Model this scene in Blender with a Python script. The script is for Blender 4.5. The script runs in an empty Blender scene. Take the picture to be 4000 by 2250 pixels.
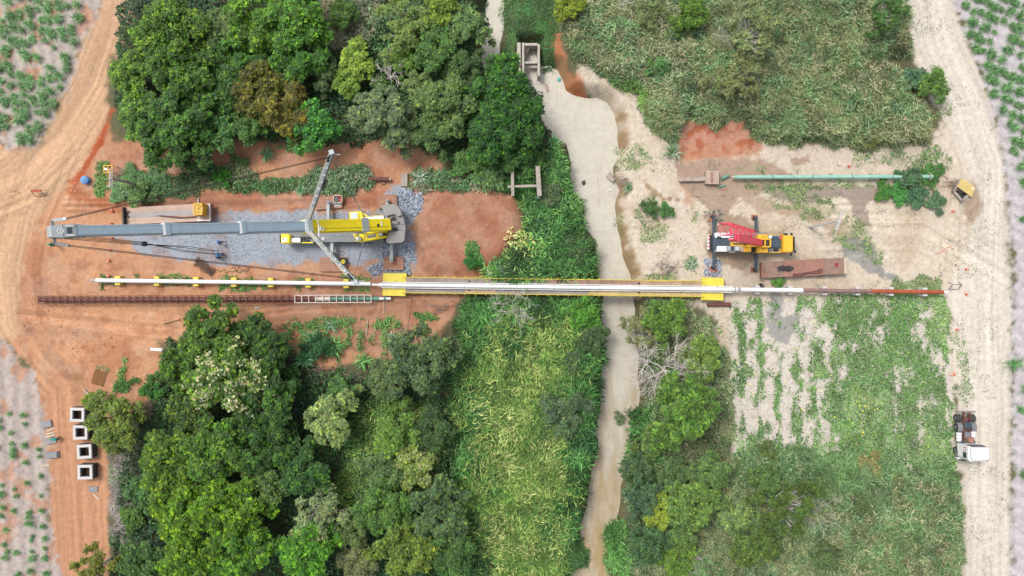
import bpy, bmesh, math, random
import numpy as np
from mathutils import Vector, Matrix

# ------------------------------------------------------------------ camera, sky, sun, exposure
SC = bpy.context.scene
COL = SC.collection
HC, S = 89.0, 30.0            # drone height (m); photograph pixels per metre on the ground
cam_d = bpy.data.cameras.new('camera'); cam = bpy.data.objects.new('camera', cam_d); COL.objects.link(cam)
cam.location = (0, 0, HC); cam.rotation_euler = (0, 0, 0)
cam_d.sensor_width = 36; cam_d.lens = 36 * HC / (4000 / S); cam_d.clip_end = 3000; cam_d.clip_start = 0.5
SC.camera = cam
SUN_EL, SUN_AZ = math.radians(58), math.radians(-50)
wd = bpy.data.worlds.new('World'); SC.world = wd; wd.use_nodes = True
wn = wd.node_tree; bg = wn.nodes['Background']
sky = wn.nodes.new('ShaderNodeTexSky'); sky.sky_type = 'NISHITA'; sky.sun_disc = False
sky.sun_elevation = SUN_EL; sky.sun_rotation = SUN_AZ; sky.dust_density = 4.0; sky.air_density = 1.2; sky.ozone_density = 1.0
hs = wn.nodes.new('ShaderNodeHueSaturation'); hs.inputs['Saturation'].default_value = 0.28
wn.links.new(sky.outputs[0], hs.inputs['Color']); wn.links.new(hs.outputs[0], bg.inputs['Color'])
bg.inputs['Strength'].default_value = 0.135
sun_d = bpy.data.lights.new('sun', 'SUN'); sun = bpy.data.objects.new('sun', sun_d); COL.objects.link(sun)
sun_d.energy = 1.5; sun_d.angle = math.radians(16); sun_d.color = (1.0, 0.965, 0.91)
sdir = Vector((math.sin(SUN_AZ) * math.cos(SUN_EL), math.cos(SUN_AZ) * math.cos(SUN_EL), math.sin(SUN_EL)))
sun.rotation_euler = sdir.to_track_quat('Z', 'Y').to_euler(); sun.location = sdir * 300
vs = SC.view_settings; vs.view_transform = 'Standard'; vs.look = 'None'; vs.gamma = 1.0; vs.use_curve_mapping = False
vs.exposure = 0.74
cy = SC.cycles; cy.max_bounces = 6; cy.diffuse_bounces = 3; cy.glossy_bounces = 2; cy.transmission_bounces = 3; cy.transparent_max_bounces = 4

random.seed(7); RNG = np.random.default_rng(11)
PI = math.pi; R = math.radians

# ------------------------------------------------------------------ helpers
def lin1(c): return c / 12.92 if c <= 0.04045 else ((c + 0.055) / 1.055) ** 2.4
def hx(h, k=0.55):
    "surface colour seen as #hex in the photograph -> base colour"
    h = h.lstrip('#'); return tuple(min(0.85, lin1(int(h[i:i + 2], 16) / 255) * k) for i in (0, 2, 4))
def W(px, py, z=0.0):
    "point of the place that stands at height z and is seen at this spot of the photograph"
    f = (HC - z) / HC / S
    return Vector(((px - 2000) * f, (1125 - py) * f, z))
def WA(poly, z=0.0):
    a = np.array(poly, float); f = (HC - z) / HC / S
    return np.stack([(a[:, 0] - 2000) * f, (1125 - a[:, 1]) * f], 1)

def _hash(ix, iy, s):
    n = (ix * 374761393 + iy * 668265263 + s * 1442695041) & 0xffffffff
    n = ((n ^ (n >> 13)) * 1274126177) & 0xffffffff
    return ((n ^ (n >> 16)) & 0xffffff) / float(0xffffff)
def vnoise(x, y, s=0):
    x0 = np.floor(x); y0 = np.floor(y); fx = x - x0; fy = y - y0
    ix = x0.astype(np.int64); iy = y0.astype(np.int64)
    u = fx * fx * (3 - 2 * fx); v = fy * fy * (3 - 2 * fy)
    a = _hash(ix, iy, s); b = _hash(ix + 1, iy, s); c = _hash(ix, iy + 1, s); d = _hash(ix + 1, iy + 1, s)
    return (a * (1 - u) + b * u) * (1 - v) + (c * (1 - u) + d * u) * v
def fbm(x, y, s=0, o=4):
    r = 0; a = 0.5; t = 0
    for i in range(o):
        r = r + a * vnoise(x, y, s + i * 17); t += a; x = x * 2.03 + 5.1; y = y * 2.03 + 1.7; a *= 0.5
    return r / t
def sstep(a, b, x):
    t = np.clip((x - a) / (b - a), 0, 1); return t * t * (3 - 2 * t)
def sdf(poly, x, y):
    "signed distance to a polygon (negative inside)"
    x = np.asarray(x, float); y = np.asarray(y, float)
    d = np.full(x.shape, 1e9); ins = np.zeros(x.shape, bool); n = len(poly)
    for i in range(n):
        ax, ay = poly[i]; bx, by = poly[(i + 1) % n]
        ex, ey = bx - ax, by - ay; wx, wy = x - ax, y - ay
        t = np.clip((wx * ex + wy * ey) / (ex * ex + ey * ey + 1e-12), 0, 1)
        d = np.minimum(d, (wx - ex * t) ** 2 + (wy - ey * t) ** 2)
        c = ((ay > y) != (by > y))
        ins ^= c & (x < (bx - ax) * (y - ay) / (by - ay + 1e-12) + ax)
    d = np.sqrt(d); return np.where(ins, -d, d)
def sdf_box(poly, x, y, m=6.0):
    p = np.asarray(poly); lo = p.min(0) - m; hi = p.max(0) + m
    out = np.full(x.shape, m)
    k = (x > lo[0]) & (x < hi[0]) & (y > lo[1]) & (y < hi[1])
    if k.any(): out[k] = np.minimum(sdf(p, x[k], y[k]), m)
    return out

# materials --------------------------------------------------------------
MATS = {}
def nd(nt, t, **kw):
    n = nt.nodes.new(t)
    for k, v in kw.items(): setattr(n, k, v)
    return n
def mat(name, color, rough=0.6, metal=0.0, var=0.18, scale=1.2, bump=0.12, bscale=14.0, dirt=None, damt=0.0, use_obj=False, spec=0.4):
    "procedural surface: colour with broad and fine mottling, patches of dirt, fine relief"
    if name in MATS: return MATS[name]
    m = bpy.data.materials.new(name); m.use_nodes = True; nt = m.node_tree; L = nt.links.new
    b = nt.nodes['Principled BSDF']
    tc = nd(nt, 'ShaderNodeTexCoord'); geo = nd(nt, 'ShaderNodeNewGeometry')
    n1 = nd(nt, 'ShaderNodeTexNoise'); n1.inputs['Scale'].default_value = scale; n1.inputs['Detail'].default_value = 6
    n1.inputs['Roughness'].default_value = 0.65
    L(geo.outputs['Position'], n1.inputs['Vector'])
    mr = nd(nt, 'ShaderNodeMapRange'); mr.inputs[1].default_value = 0.3; mr.inputs[2].default_value = 0.7
    mr.inputs[3].default_value = 1 - var; mr.inputs[4].default_value = 1 + var
    L(n1.outputs['Fac'], mr.inputs[0])
    base = nd(nt, 'ShaderNodeRGB'); base.outputs[0].default_value = (*color, 1)
    src = base.outputs[0]
    if use_obj:
        oi = nd(nt, 'ShaderNodeObjectInfo'); src = oi.outputs['Color']
    mx = nd(nt, 'ShaderNodeVectorMath', operation='SCALE'); L(src, mx.inputs[0]); L(mr.outputs[0], mx.inputs['Scale'])
    out = mx.outputs[0]
    if dirt is not None:
        n2 = nd(nt, 'ShaderNodeTexNoise'); n2.inputs['Scale'].default_value = scale * 2.3; n2.inputs['Detail'].default_value = 8
        n2.inputs['Roughness'].default_value = 0.75
        mp = nd(nt, 'ShaderNodeVectorMath', operation='ADD'); mp.inputs[1].default_value = (31.3, 11.7, 5.1)
        L(geo.outputs['Position'], mp.inputs[0]); L(mp.outputs[0], n2.inputs['Vector'])
        r2 = nd(nt, 'ShaderNodeMapRange'); r2.inputs[1].default_value = 0.62 - damt * 0.35; r2.inputs[2].default_value = 0.80 - damt * 0.25
        r2.inputs[3].default_value = 0; r2.inputs[4].default_value = 0.85
        L(n2.outputs['Fac'], r2.inputs[0])
        mm = nd(nt, 'ShaderNodeMix', data_type='RGBA'); L(r2.outputs[0], mm.inputs[0]); L(out, mm.inputs[6]); mm.inputs[7].default_value = (*dirt, 1)
        out = mm.outputs[2]
    L(out, b.inputs['Base Color'])
    b.inputs['Roughness'].default_value = rough; b.inputs['Metallic'].default_value = metal; b.inputs['Specular IOR Level'].default_value = spec
    if bump:
        n3 = nd(nt, 'ShaderNodeTexNoise'); n3.inputs['Scale'].default_value = bscale; n3.inputs['Detail'].default_value = 5
        L(geo.outputs['Position'], n3.inputs['Vector'])
        bp = nd(nt, 'ShaderNodeBump'); bp.inputs['Strength'].default_value = bump; bp.inputs['Distance'].default_value = 0.03
        L(n3.outputs['Fac'], bp.inputs['Height']); L(bp.outputs[0], b.inputs['Normal'])
    MATS[name] = m; return m

def leafmat(name, trans=0.22, rough=0.55, use_obj=True):
    m = bpy.data.materials.new(name); m.use_nodes = True; nt = m.node_tree; L = nt.links.new
    b = nt.nodes['Principled BSDF']; o = nt.nodes['Material Output']
    at = nd(nt, 'ShaderNodeAttribute', attribute_name='Col'); src = at.outputs['Color']
    if use_obj:
        oi = nd(nt, 'ShaderNodeObjectInfo')
        mu = nd(nt, 'ShaderNodeVectorMath', operation='MULTIPLY'); L(at.outputs['Color'], mu.inputs[0]); L(oi.outputs['Color'], mu.inputs[1]); src = mu.outputs[0]
    L(src, b.inputs['Base Color']); b.inputs['Roughness'].default_value = rough; b.inputs['Specular IOR Level'].default_value = 0.3
    t = nd(nt, 'ShaderNodeBsdfTranslucent'); L(src, t.inputs['Color'])
    mx = nd(nt, 'ShaderNodeMixShader'); mx.inputs[0].default_value = trans
    L(b.outputs[0], mx.inputs[1]); L(t.outputs[0], mx.inputs[2]); L(mx.outputs[0], o.inputs['Surface'])
    return m
LEAF = leafmat('foliage', .12); GRASS = leafmat('grass_blades', 0.12, 0.6, False)

# tagging ------------------------------------------------------------------
ORG = {}
def tag(o, label=None, cat=None, group=None, kind=None):
    if label: o['label'] = label
    if cat: o['category'] = cat
    if group: o['group'] = group
    if kind: o['kind'] = kind
    return o
def empty(name, loc, label=None, cat=None, group=None):
    o = bpy.data.objects.new(name, None); COL.objects.link(o); o.location = loc; o.empty_display_size = 0.3
    ORG[o.name] = Vector(loc); tag(o, label, cat, group); return o
def npmesh(name, v, f, cols=None, smooth=False):
    "mesh from numpy arrays; f: (n,3) or (n,4) or list of such arrays"
    me = bpy.data.meshes.new(name)
    fs = f if isinstance(f, list) else [f]
    v = np.asarray(v, np.float32)
    me.vertices.add(len(v)); me.vertices.foreach_set('co', v.ravel())
    loops = np.concatenate([a.ravel() for a in fs]).astype(np.int32)
    tot = np.concatenate([np.full(len(a), a.shape[1], np.int32) for a in fs])
    st = np.concatenate([[0], np.cumsum(tot)[:-1]]).astype(np.int32)
    me.loops.add(len(loops)); me.loops.foreach_set('vertex_index', loops)
    me.polygons.add(len(tot)); me.polygons.foreach_set('loop_start', st); me.polygons.foreach_set('loop_total', tot)
    if smooth: me.polygons.foreach_set('use_smooth', np.ones(len(tot), bool))
    if cols is not None:
        c = np.ones((len(v), 4), np.float32); c[:, :3] = cols
        at = me.attributes.new('Col', 'FLOAT_COLOR', 'POINT'); at.data.foreach_set('color', c.ravel())
    me.update(calc_edges=True); me.validate(); return me
def link(name, me, m=None, parent=None, loc=None):
    o = bpy.data.objects.new(name, me); COL.objects.link(o)
    if m is not None and not me.materials: me.materials.append(m)
    if parent is not None: o.parent = parent
    if loc is not None: o.location = loc
    return o

class MB:
    "collects boxes, bars, tubes and prisms (world coordinates) and links them as ONE mesh object"
    def __init__(s): s.v = []; s.f = []; s.sm = []
    def add(s, vs, fs, sm=False):
        n = len(s.v); s.v += [Vector(p) for p in vs]; s.f += [tuple(i + n for i in f) for f in fs]; s.sm += [sm] * len(fs); return s
    def box(s, c, d, rz=0.0, M=None, bev=0.0):
        c = Vector(c); x, y, z = d[0] / 2, d[1] / 2, d[2] / 2
        M = M or Matrix.Rotation(rz, 3, 'Z')
        if bev <= 0:
            p = [(-x, -y, -z), (x, -y, -z), (x, y, -z), (-x, y, -z), (-x, -y, z), (x, -y, z), (x, y, z), (-x, y, z)]
            return s.add([c + M @ Vector(q) for q in p], [(0, 3, 2, 1), (4, 5, 6, 7), (0, 1, 5, 4), (1, 2, 6, 5), (2, 3, 7, 6), (3, 0, 4, 7)])
        b = min(bev, x * .9, y * .9, z * .9)
        oct_ = lambda q: [(-x + q, -y), (x - q, -y), (x, -y + q), (x, y - q), (x - q, y), (-x + q, y), (-x, y - q), (-x, -y + q)]
        rings = [[(a, e, -z) for a, e in oct_(b)], [(a, e, z - b) for a, e in oct_(b)],
                 [(a * (x - b) / x, e * (y - b) / y, z) for a, e in oct_(b)]]
        vs = [c + M @ Vector(q) for r in rings for q in r]
        fs = [tuple(range(7, -1, -1)), tuple(range(16, 24))]
        for k in range(2):
            for i in range(8): j = (i + 1) % 8; fs.append((k * 8 + i, k * 8 + j, k * 8 + 8 + j, k * 8 + 8 + i))
        return s.add(vs, fs)
    def pbox(s, x0, y0, x1, y1, z0, z1, bev=0.0):
        "box whose top (at z1) is seen in this rectangle of the photograph"
        a = W(x0, y0, z1); b = W(x1, y1, z1)
        return s.box(((a.x + b.x) / 2, (a.y + b.y) / 2, (z0 + z1) / 2), (abs(b.x - a.x), abs(b.y - a.y), z1 - z0), bev=bev)
    def prism(s, pts, z0, z1, inset=0.0):
        "vertical prism over 2D world points"
        pts = [Vector((p[0], p[1])) for p in pts]
        ar = sum(pts[i].x * pts[(i + 1) % len(pts)].y - pts[(i + 1) % len(pts)].x * pts[i].y for i in range(len(pts)))
        if ar < 0: pts = pts[::-1]
        n = len(pts); c = sum(pts, Vector((0, 0))) / n
        vs = [(p.x, p.y, z0) for p in pts] + [(p.x, p.y, z1 - inset) for p in pts]
        fs = [tuple(range(n - 1, -1, -1))] + [(i, (i + 1) % n, n + (i + 1) % n, n + i) for i in range(n)]
        if inset > 0:
            vs += [(*(p + (c - p).normalized() * inset), z1) for p in pts]
            fs += [(n + i, n + (i + 1) % n, 2 * n + (i + 1) % n, 2 * n + i) for i in range(n)] + [tuple(range(2 * n, 3 * n))]
        else: fs.append(tuple(range(n, 2 * n)))
        return s.add(vs, fs)
    def pprism(s, poly, z0, z1, inset=0.0): return s.prism([W(x, y, z1).xy for x, y in poly], z0, z1, inset)
    def tube(s, path, r, n=8, caps=True, sm=True):
        P = [Vector(p) for p in path]; rs = r if isinstance(r, (list, tuple)) else [r] * len(P)
        vs = []; fs = []; u = None
        for i, p in enumerate(P):
            d = (P[min(i + 1, len(P) - 1)] - P[max(i - 1, 0)]).normalized()
            if u is None:
                u = d.orthogonal().normalized()
            u = (u - d * u.dot(d)); u = u.normalized() if u.length > 1e-6 else d.orthogonal().normalized()
            w = d.cross(u)
            for k in range(n):
                a = 2 * PI * k / n; vs.append(p + (u * math.cos(a) + w * math.sin(a)) * rs[i])
        for i in range(len(P) - 1):
            for k in range(n): j = (k + 1) % n; fs.append((i * n + k, i * n + j, (i + 1) * n + j, (i + 1) * n + k))
        s.add(vs, fs, sm)
        if caps:
            m = len(P) - 1
            s.add(vs[:n], [tuple(range(n - 1, -1, -1))]); s.add(vs[m * n:], [tuple(range(n))])
        return s
    def ring(s, c, axis, r1, r2, w, n=20):
        "annular solid (tyre, flange): outer r1, inner r2, width w along axis"
        c = Vector(c); ax = Vector(axis).normalized(); u = ax.orthogonal().normalized(); v = ax.cross(u); vs = []; fs = []
        prof = [(r2, -w / 2), (r1 * .94, -w / 2), (r1, -w * .3), (r1, w * .3), (r1 * .94, w / 2), (r2, w / 2)]
        m = len(prof)
        for k in range(n):
            a = 2 * PI * k / n; d = u * math.cos(a) + v * math.sin(a)
            for (r, h) in prof: vs.append(c + d * r + ax * h)
        for k in range(n):
            k2 = (k + 1) % n
            for i in range(m): j = (i + 1) % m; fs.append((k * m + i, k * m + j, k2 * m + j, k2 * m + i))
        return s.add(vs, fs, True)
    def bar(s, a, b, w, h, up=(0, 0, 1), w2=None, h2=None):
        "square bar from a to b, w across, h along 'up'"
        a = Vector(a); b = Vector(b); d = (b - a).normalized(); up = Vector(up); x = d.cross(up)
        if x.length < 1e-5: x = d.orthogonal()
        x.normalize(); y = x.cross(d).normalized(); w2 = w if w2 is None else w2; h2 = h if h2 is None else h2
        vs = [a + x * sx * w / 2 + y * sy * h / 2 for sx, sy in ((-1, -1), (1, -1), (1, 1), (-1, 1))]
        vs += [b + x * sx * w2 / 2 + y * sy * h2 / 2 for sx, sy in ((-1, -1), (1, -1), (1, 1), (-1, 1))]
        return s.add(vs, [(3, 2, 1, 0), (4, 5, 6, 7), (0, 1, 5, 4), (1, 2, 6, 5), (2, 3, 7, 6), (3, 0, 4, 7)])
    def build(s, name, m, parent=None, loc=None):
        "parent: thing or part; without one the object stands at loc (or its base centre)"
        if parent is not None: o = ORG[parent.name]
        elif loc is not None: o = Vector(loc)
        else:
            mn = [min(p[i] for p in s.v) for i in range(3)]; mxx = [max(p[i] for p in s.v) for i in range(3)]
            o = Vector(((mn[0] + mxx[0]) / 2, (mn[1] + mxx[1]) / 2, mn[2]))
        me = bpy.data.meshes.new(name); me.from_pydata([p - o for p in s.v], [], s.f)
        me.polygons.foreach_set('use_smooth', s.sm); me.update()
        ob = link(name, me, m, parent, None if parent is not None else o)
        ORG[ob.name] = o; return ob
def textobj(name, txt, size, M, m, parent):
    cu = bpy.data.curves.new('t', 'FONT'); cu.body = txt; cu.size = size; cu.align_x = 'CENTER'; cu.align_y = 'CENTER'; cu.extrude = 0.004
    t = bpy.data.objects.new('t', cu); COL.objects.link(t)
    dg = bpy.context.evaluated_depsgraph_get(); me = bpy.data.meshes.new_from_object(t.evaluated_get(dg))
    bpy.data.objects.remove(t); bpy.data.curves.remove(cu)
    me.materials.clear(); me.transform(Matrix.Translation(-ORG[parent.name]) @ M); me.name = name
    o = link(name, me, m, parent); ORG[o.name] = ORG[parent.name]; return o
def copy_tree(o, parent=None):
    c = o.copy(); COL.objects.link(c); c.parent = parent
    for ch in o.children: copy_tree(ch, c)
    return c
# ------------------------------------------------------------------ terrain
RIV_L = [(2080, 200), (2078, 300), (2085, 420), (2120, 470), (2150, 525), (2215, 560), (2225, 600), (2233, 640), (2229, 718), (2249, 761), (2276, 792), (2268, 835),
         (2295, 897), (2322, 932), (2332, 975), (2330, 1029), (2335, 1083), (2361, 1161), (2350, 1223), (2357, 1300), (2361, 1375), (2353, 1437), (2350, 1530),
         (2342, 1612), (2322, 1685), (2338, 1718), (2338, 1765), (2313, 1842), (2299, 1920), (2297, 1978), (2268, 2056), (2268, 2126), (2300, 2160), (2280, 2204),
         (2221, 2250), (2150, 2330), (2050, 2600), (2000, 3200)]
RIV_R = [(2214, 3200), (2314, 2600), (2364, 2400), (2383, 2250), (2402, 2141), (2435, 2072), (2414, 2017), (2426, 1951), (2426, 1897), (2466, 1784), (2470, 1738), (2478, 1685), (2492, 1592),
         (2500, 1534), (2492, 1476), (2496, 1390), (2480, 1320), (2484, 1262), (2480, 1204), (2472, 1160), (2462, 1072), (2431, 1002), (2423, 932), (2412, 893),
         (2402, 812), (2404, 780), (2421, 744), (2408, 718), (2395, 687), (2395, 652), (2405, 625), (2419, 583), (2412, 544), (2412, 497), (2400, 447), (2373, 404),
         (2334, 383), (2287, 383), (2237, 369), (2210, 354), (2204, 326), (2190, 295), (2175, 272), (2120, 262)]
RIVER = WA(RIV_L + RIV_R, -2.0)
CANAL = WA([(1890, -900), (1905, 0), (1880, 80), (1878, 215), (1900, 300), (1990, 380), (2090, 470), (2140, 440), (2080, 330), (1960, 260), (1950, 170), (1967, 110), (1966, 0), (1960, -900)], -2.0)
SLUICE = WA([(2030, 165), (2112, 165), (2112, 330), (2030, 330)], -2.0)
MOUND = WA([(1640, 790), (1760, 740), (1900, 740), (2005, 760), (2035, 850), (2028, 920), (1985, 985), (1900, 1030), (1880, 1060), (1650, 1060)], 0)
SCARP = WA([(2660, 560), (2660, 500), (2700, 472), (2760, 478), (2800, 515), (2840, 482), (2895, 480), (2960, 545), (2985, 590), (2850, 625), (2660, 630)], 0)
def hgt(x, y):
    x = np.asarray(x, float); y = np.asarray(y, float)
    d1 = sdf_box(RIVER, x, y, 9.0); d2 = sdf_box(CANAL, x, y, 9.0); d3 = sdf_box(SLUICE, x, y, 3.0)
    side = x + 0.0 * y > np.interp(y, [-60, -40, -20, 0, 15, 25, 60], [10, 11.5, 13.3, 13, 10, 6, 3])
    wob = (fbm(x * .35, y * .35, 5) - .5)
    wb = np.where(side, 1.7, 1.9) * (1 + .9 * wob)
    z = -2.9 + 2.9 * sstep(-1.0, wb, d1 + wob * .8)
    z = np.minimum(z, -2.9 + 2.9 * sstep(-1.0, 2.0, d2 + wob * .6))
    z = np.minimum(z, -2.6 + 2.6 * sstep(-.5, .8, d3))
    m = sdf_box(MOUND, x, y, 6.0); z = z + 0.8 * sstep(.8, -1.4, m + wob * 1.5)
    z = z + 0.9 * sstep(6, -2, m) * 0
    s = sdf_box(SCARP, x, y, 6.0); z = z - 0.5 * sstep(.3, -1.2, s + wob)
    near = sstep(70, 45, np.abs(x)) * sstep(45, 30, np.abs(y))
    z = z + (fbm(x * .12, y * .12, 9) - .5) * .12 * near + (fbm(x * 1.1, y * 1.1, 21, 3) - .5) * .10
    return z
def gz(x, y): return float(hgt(np.array([x]), np.array([y]))[0])
def WG(px, py, up=0.0):
    p = W(px, py, 0); z = gz(p.x, p.y); p = W(px, py, z); return Vector((p.x, p.y, gz(p.x, p.y) + up))

def axis(lim, fine, far):
    a = np.arange(-lim, lim + 1e-6, fine); ext = []; d = fine * 2; p = lim
    while p < far: p += d; ext.append(p); d *= 1.5
    e = np.array(ext); return np.concatenate([-e[::-1], a, e])
gx = axis(72.0, 0.2, 900); gy = axis(42.0, 0.2, 900)
X, Y = np.meshgrid(gx, gy); Xf = X.ravel(); Yf = Y.ravel(); Zf = hgt(Xf, Yf)

def nz(sc, s, o=4): return fbm(Xf * sc, Yf * sc, s, o)
N1 = nz(.25, 1); N2 = nz(.9, 2); N3 = nz(3.0, 3, 3); N4 = nz(.08, 4)
colr = np.zeros((len(Xf), 3)); zid = np.zeros(len(Xf), np.int8); wet = np.zeros(len(Xf))
def setall(h): colr[:] = hx(h)
def paint(poly, h, feather=.5, warp=1.0, zone=None, amt=1.0, mod=None, wetv=None, z=0):
    p = WA(poly, z); d = sdf_box(p, Xf, Yf, 8.0) + warp * ((N2 - .5) * 1.6 + (N3 - .5) * .7)
    a = sstep(feather, -feather, d) * amt
    if mod is not None: a = a * mod
    c = np.array(hx(h)); colr[:] = colr * (1 - a[:, None]) + c * a[:, None]
    if zone is not None: zid[a > .5] = zone
    if wetv is not None: wet[:] = wet * (1 - a) + wetv * a
    return a
setall('#6c6a4c'); colr[:] *= (.75 + .5 * N2)[:, None]
RED = [(-900, 520), (0, 560), (150, 600), (420, 440), (440, 560), (620, 560), (800, 530), (1000, 560), (1400, 560), (1560, 540), (1720, 620), (1740, 690), (1900, 720), (2000, 740), (2038, 850),
       (2034, 920), (1985, 990), (1895, 1035), (1880, 1100), (1790, 1160), (1760, 1240), (1690, 1330), (1560, 1390), (1250, 1440), (1100, 1330), (620, 1340), (640, 1420), (560, 1600), (350, 1680),
       (430, 1800), (420, 2200), (440, 2500), (200, 2500), (190, 1850), (150, 1600), (130, 1450), (20, 1330), (-900, 1330)]
RED_Y = RED
a = paint(RED, '#daa27a', .5, 1.0, 1); a_red = a
colr[:] = colr * (1 - (a * sstep(.48, .72, N1))[:, None] * .55) + np.array(hx('#bd8468')) * (a * sstep(.48, .72, N1))[:, None] * .55
colr[:] = colr * (1 - (a * sstep(.55, .75, N2))[:, None] * .5) + np.array(hx('#dcb393')) * (a * sstep(.55, .75, N2))[:, None] * .5
paint([(330, 770), (700, 765), (1000, 745), (1500, 745), (1700, 725), (2038, 790), (2038, 960), (1880, 1070), (1650, 1080), (1640, 830), (1300, 800), (1000, 818), (820, 838), (480, 800)], '#b87e62', .7, 1.0)
paint([(1650, 790), (1780, 750), (1980, 770), (2020, 860), (1960, 980), (1800, 1040), (1680, 1040)], '#bb8467', 1.0, 1.6, amt=.8)
paint([(1060, 1070), (1560, 1090), (1700, 1160), (1680, 1330), (1430, 1390), (1120, 1280), (1060, 1200)], '#c28f74', 1.2, 1.2, amt=.7)
paint([(90, 980), (170, 960), (190, 1010), (160, 1130), (90, 1150), (60, 1060)], '#c88a66', .8, 1.4, amt=.9)
paint([(330, 1350), (480, 1320), (560, 1400), (500, 1480), (340, 1420)], '#c68862', .8, 1.4, amt=.8)
paint([(420, 555), (1000, 575), (1500, 560), (1690, 640), (1500, 700), (900, 650), (430, 650)], '#c78f70', 1.0, 1.2, amt=.8)
k = (a_red * sstep(.50, .66, nz(.35, 81, 5)))[:, None] * .45; colr[:] = colr * (1 - k) + np.array(hx('#cfa68e')) * k
k = (a_red * sstep(.56, .7, nz(.7, 82, 5)))[:, None] * .4; colr[:] = colr * (1 - k) + np.array(hx('#a8644a')) * k
# left dirt road
LROAD = [(390, -900), (560, -900), (545, -50), (505, 100), (430, 250), (425, 440), (395, 560), (300, 690), (200, 800), (110, 900), (80, 1100), (70, 1330), (-900, 1330), (-900, 570), (0, 575), (60, 590),
         (150, 560), (220, 420), (260, 320), (310, 160), (370, 60), (400, -50)]
paint(LROAD, '#dfb590', .7, 1.2, 2)
paint([(200, 1480), (330, 1480), (360, 1700), (418, 1850), (420, 2200), (430, 2500), (250, 2500), (205, 2050), (190, 1850), (150, 1620)], '#d49d78', .4, .8, 2)
paint([(436, 415), (447, 430), (402, 565), (322, 690), (284, 730), (276, 712), (330, 640), (385, 540)], '#c4623c', .25, .5)
paint([(275, 715), (335, 760), (520, 800), (480, 830), (330, 800), (250, 760)], '#c1774f', .5, 1.0, amt=.8)
# cane fields
a = paint([(-900, -900), (430, -900), (400, 0), (385, 60), (320, 170), (265, 320), (225, 430), (150, 560), (60, 590), (0, 560), (-900, 560)], '#cabeb4', .5, 1.4, 3)
a2 = paint([(-900, 1330), (20, 1330), (60, 1400), (130, 1450), (165, 1600), (190, 1800), (200, 1900), (188, 2000), (215, 2120), (240, 2200), (200, 2600), (-900, 2600)], '#c8bab1', .4, 1.6, 3)
for aa in (a, a2):
    k = (aa * sstep(.56, .70, nz(.5, 33)))[:, None] * .8; colr[:] = colr * (1 - k) + np.array(hx('#cf9673')) * k
    k = (aa * sstep(.5, .75, nz(2.2, 35)))[:, None] * .45; colr[:] = colr * (1 - k) + np.array(hx('#9d9092')) * k
# gravel
GRAV = [(830, 845), (900, 830), (1180, 824), (1470, 832), (1525, 745), (1560, 727), (1600, 742), (1652, 765), (1645, 805), (1620, 850), (1600, 880), (1612, 960), (1622, 1010), (1600, 1060),
        (1540, 1076), (1460, 1072), (1428, 1052), (1480, 1010), (1400, 1035), (1300, 1028), (1180, 1020), (1150, 1042), (1000, 1030), (870, 1038), (760, 1022), (620, 992), (540, 987), (510, 940),
        (440, 928), (460, 915), (650, 900), (830, 872)]
a = paint(GRAV, '#b2b9c4', .35, .9, 4)
k = (a * sstep(.50, .74, nz(.45, 41)))[:, None] * .6; colr[:] = colr * (1 - k) + np.array(hx('#a98f86')) * k
# right bank sand
SAND = [(2265, 215), (2370, 320), (2480, 370), (2560, 480), (2640, 560), (2700, 620), (3000, 555), (3300, 562), (3600, 552), (3690, 500), (3640, 380), (3560, 200), (3530, 0), (3520, -900), (3690, -900),
        (3720, 0), (3830, 300), (3900, 500), (3930, 700), (3925, 1000), (3950, 1300), (3940, 2600), (3770, 2600), (3760, 1850), (3730, 1500), (3740, 1840), (3500, 1830), (3300, 1800), (2870, 1810),
        (2845, 1600), (2840, 1450), (2800, 1300), (2780, 1230), (2680, 1180), (2470, 1160), (2440, 1060), (2415, 950), (2400, 800), (2410, 700), (2412, 560), (2390, 450), (2320, 380), (2250, 340)]
a = paint(SAND, '#e5d5c0', .5, 1.1, 5)
k = (a * sstep(.52, .72, N1))[:, None] * .5; colr[:] = colr * (1 - k) + np.array(hx('#cdb498')) * k
k = (a * sstep(.55, .8, N2))[:, None] * .35; colr[:] = colr * (1 - k) + np.array(hx('#efe6da')) * k
paint([(2860, 1180), (3700, 1150), (3725, 1500), (3745, 1830), (3500, 1830), (3300, 1800), (2860, 1800), (2840, 1500)], '#e4dace', .6, .8, 6)
paint([(2590, 590), (2760, 620), (3000, 560), (3640, 560), (3640, 650), (3000, 660), (2860, 670), (2640, 680)], '#e2d0c0', .8, 1.0, amt=.7)
rid = np.abs(nz(.55, 71, 3) - .5); k = (a * sstep(.022, .006, rid) * sstep(.42, .55, nz(.11, 72)))[:, None] * .4; colr[:] = colr * (1 - k) + np.array(hx('#b39a7e')) * k
# red scarp and red bank
a = paint([(2652, 560), (2655, 500), (2700, 470), (2760, 475), (2800, 515), (2840, 480), (2900, 475), (2905, 505), (2960, 540), (2985, 590), (2850, 612), (2660, 622)], '#d09a80', .35, .7, 5)
k = (a * sstep(.45, .6, N2))[:, None]; colr[:] = colr * (1 - k * .85) + np.array(hx('#bf6c49')) * k * .85
paint([(2640, 590), (2980, 590), (2880, 640), (2740, 700), (2700, 800), (2670, 800), (2650, 700)], '#c9926f', .6, 1.3, amt=.6)
paint([(2150, 90), (2200, 130), (2212, 250), (2285, 330), (2310, 388), (2240, 372), (2203, 345), (2178, 272), (2160, 200)], '#c8845c', .4, .9, 5)
paint([(2230, 330), (2290, 330), (2320, 385), (2250, 375)], '#bd6a45', .3, .7, amt=.8)
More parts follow.
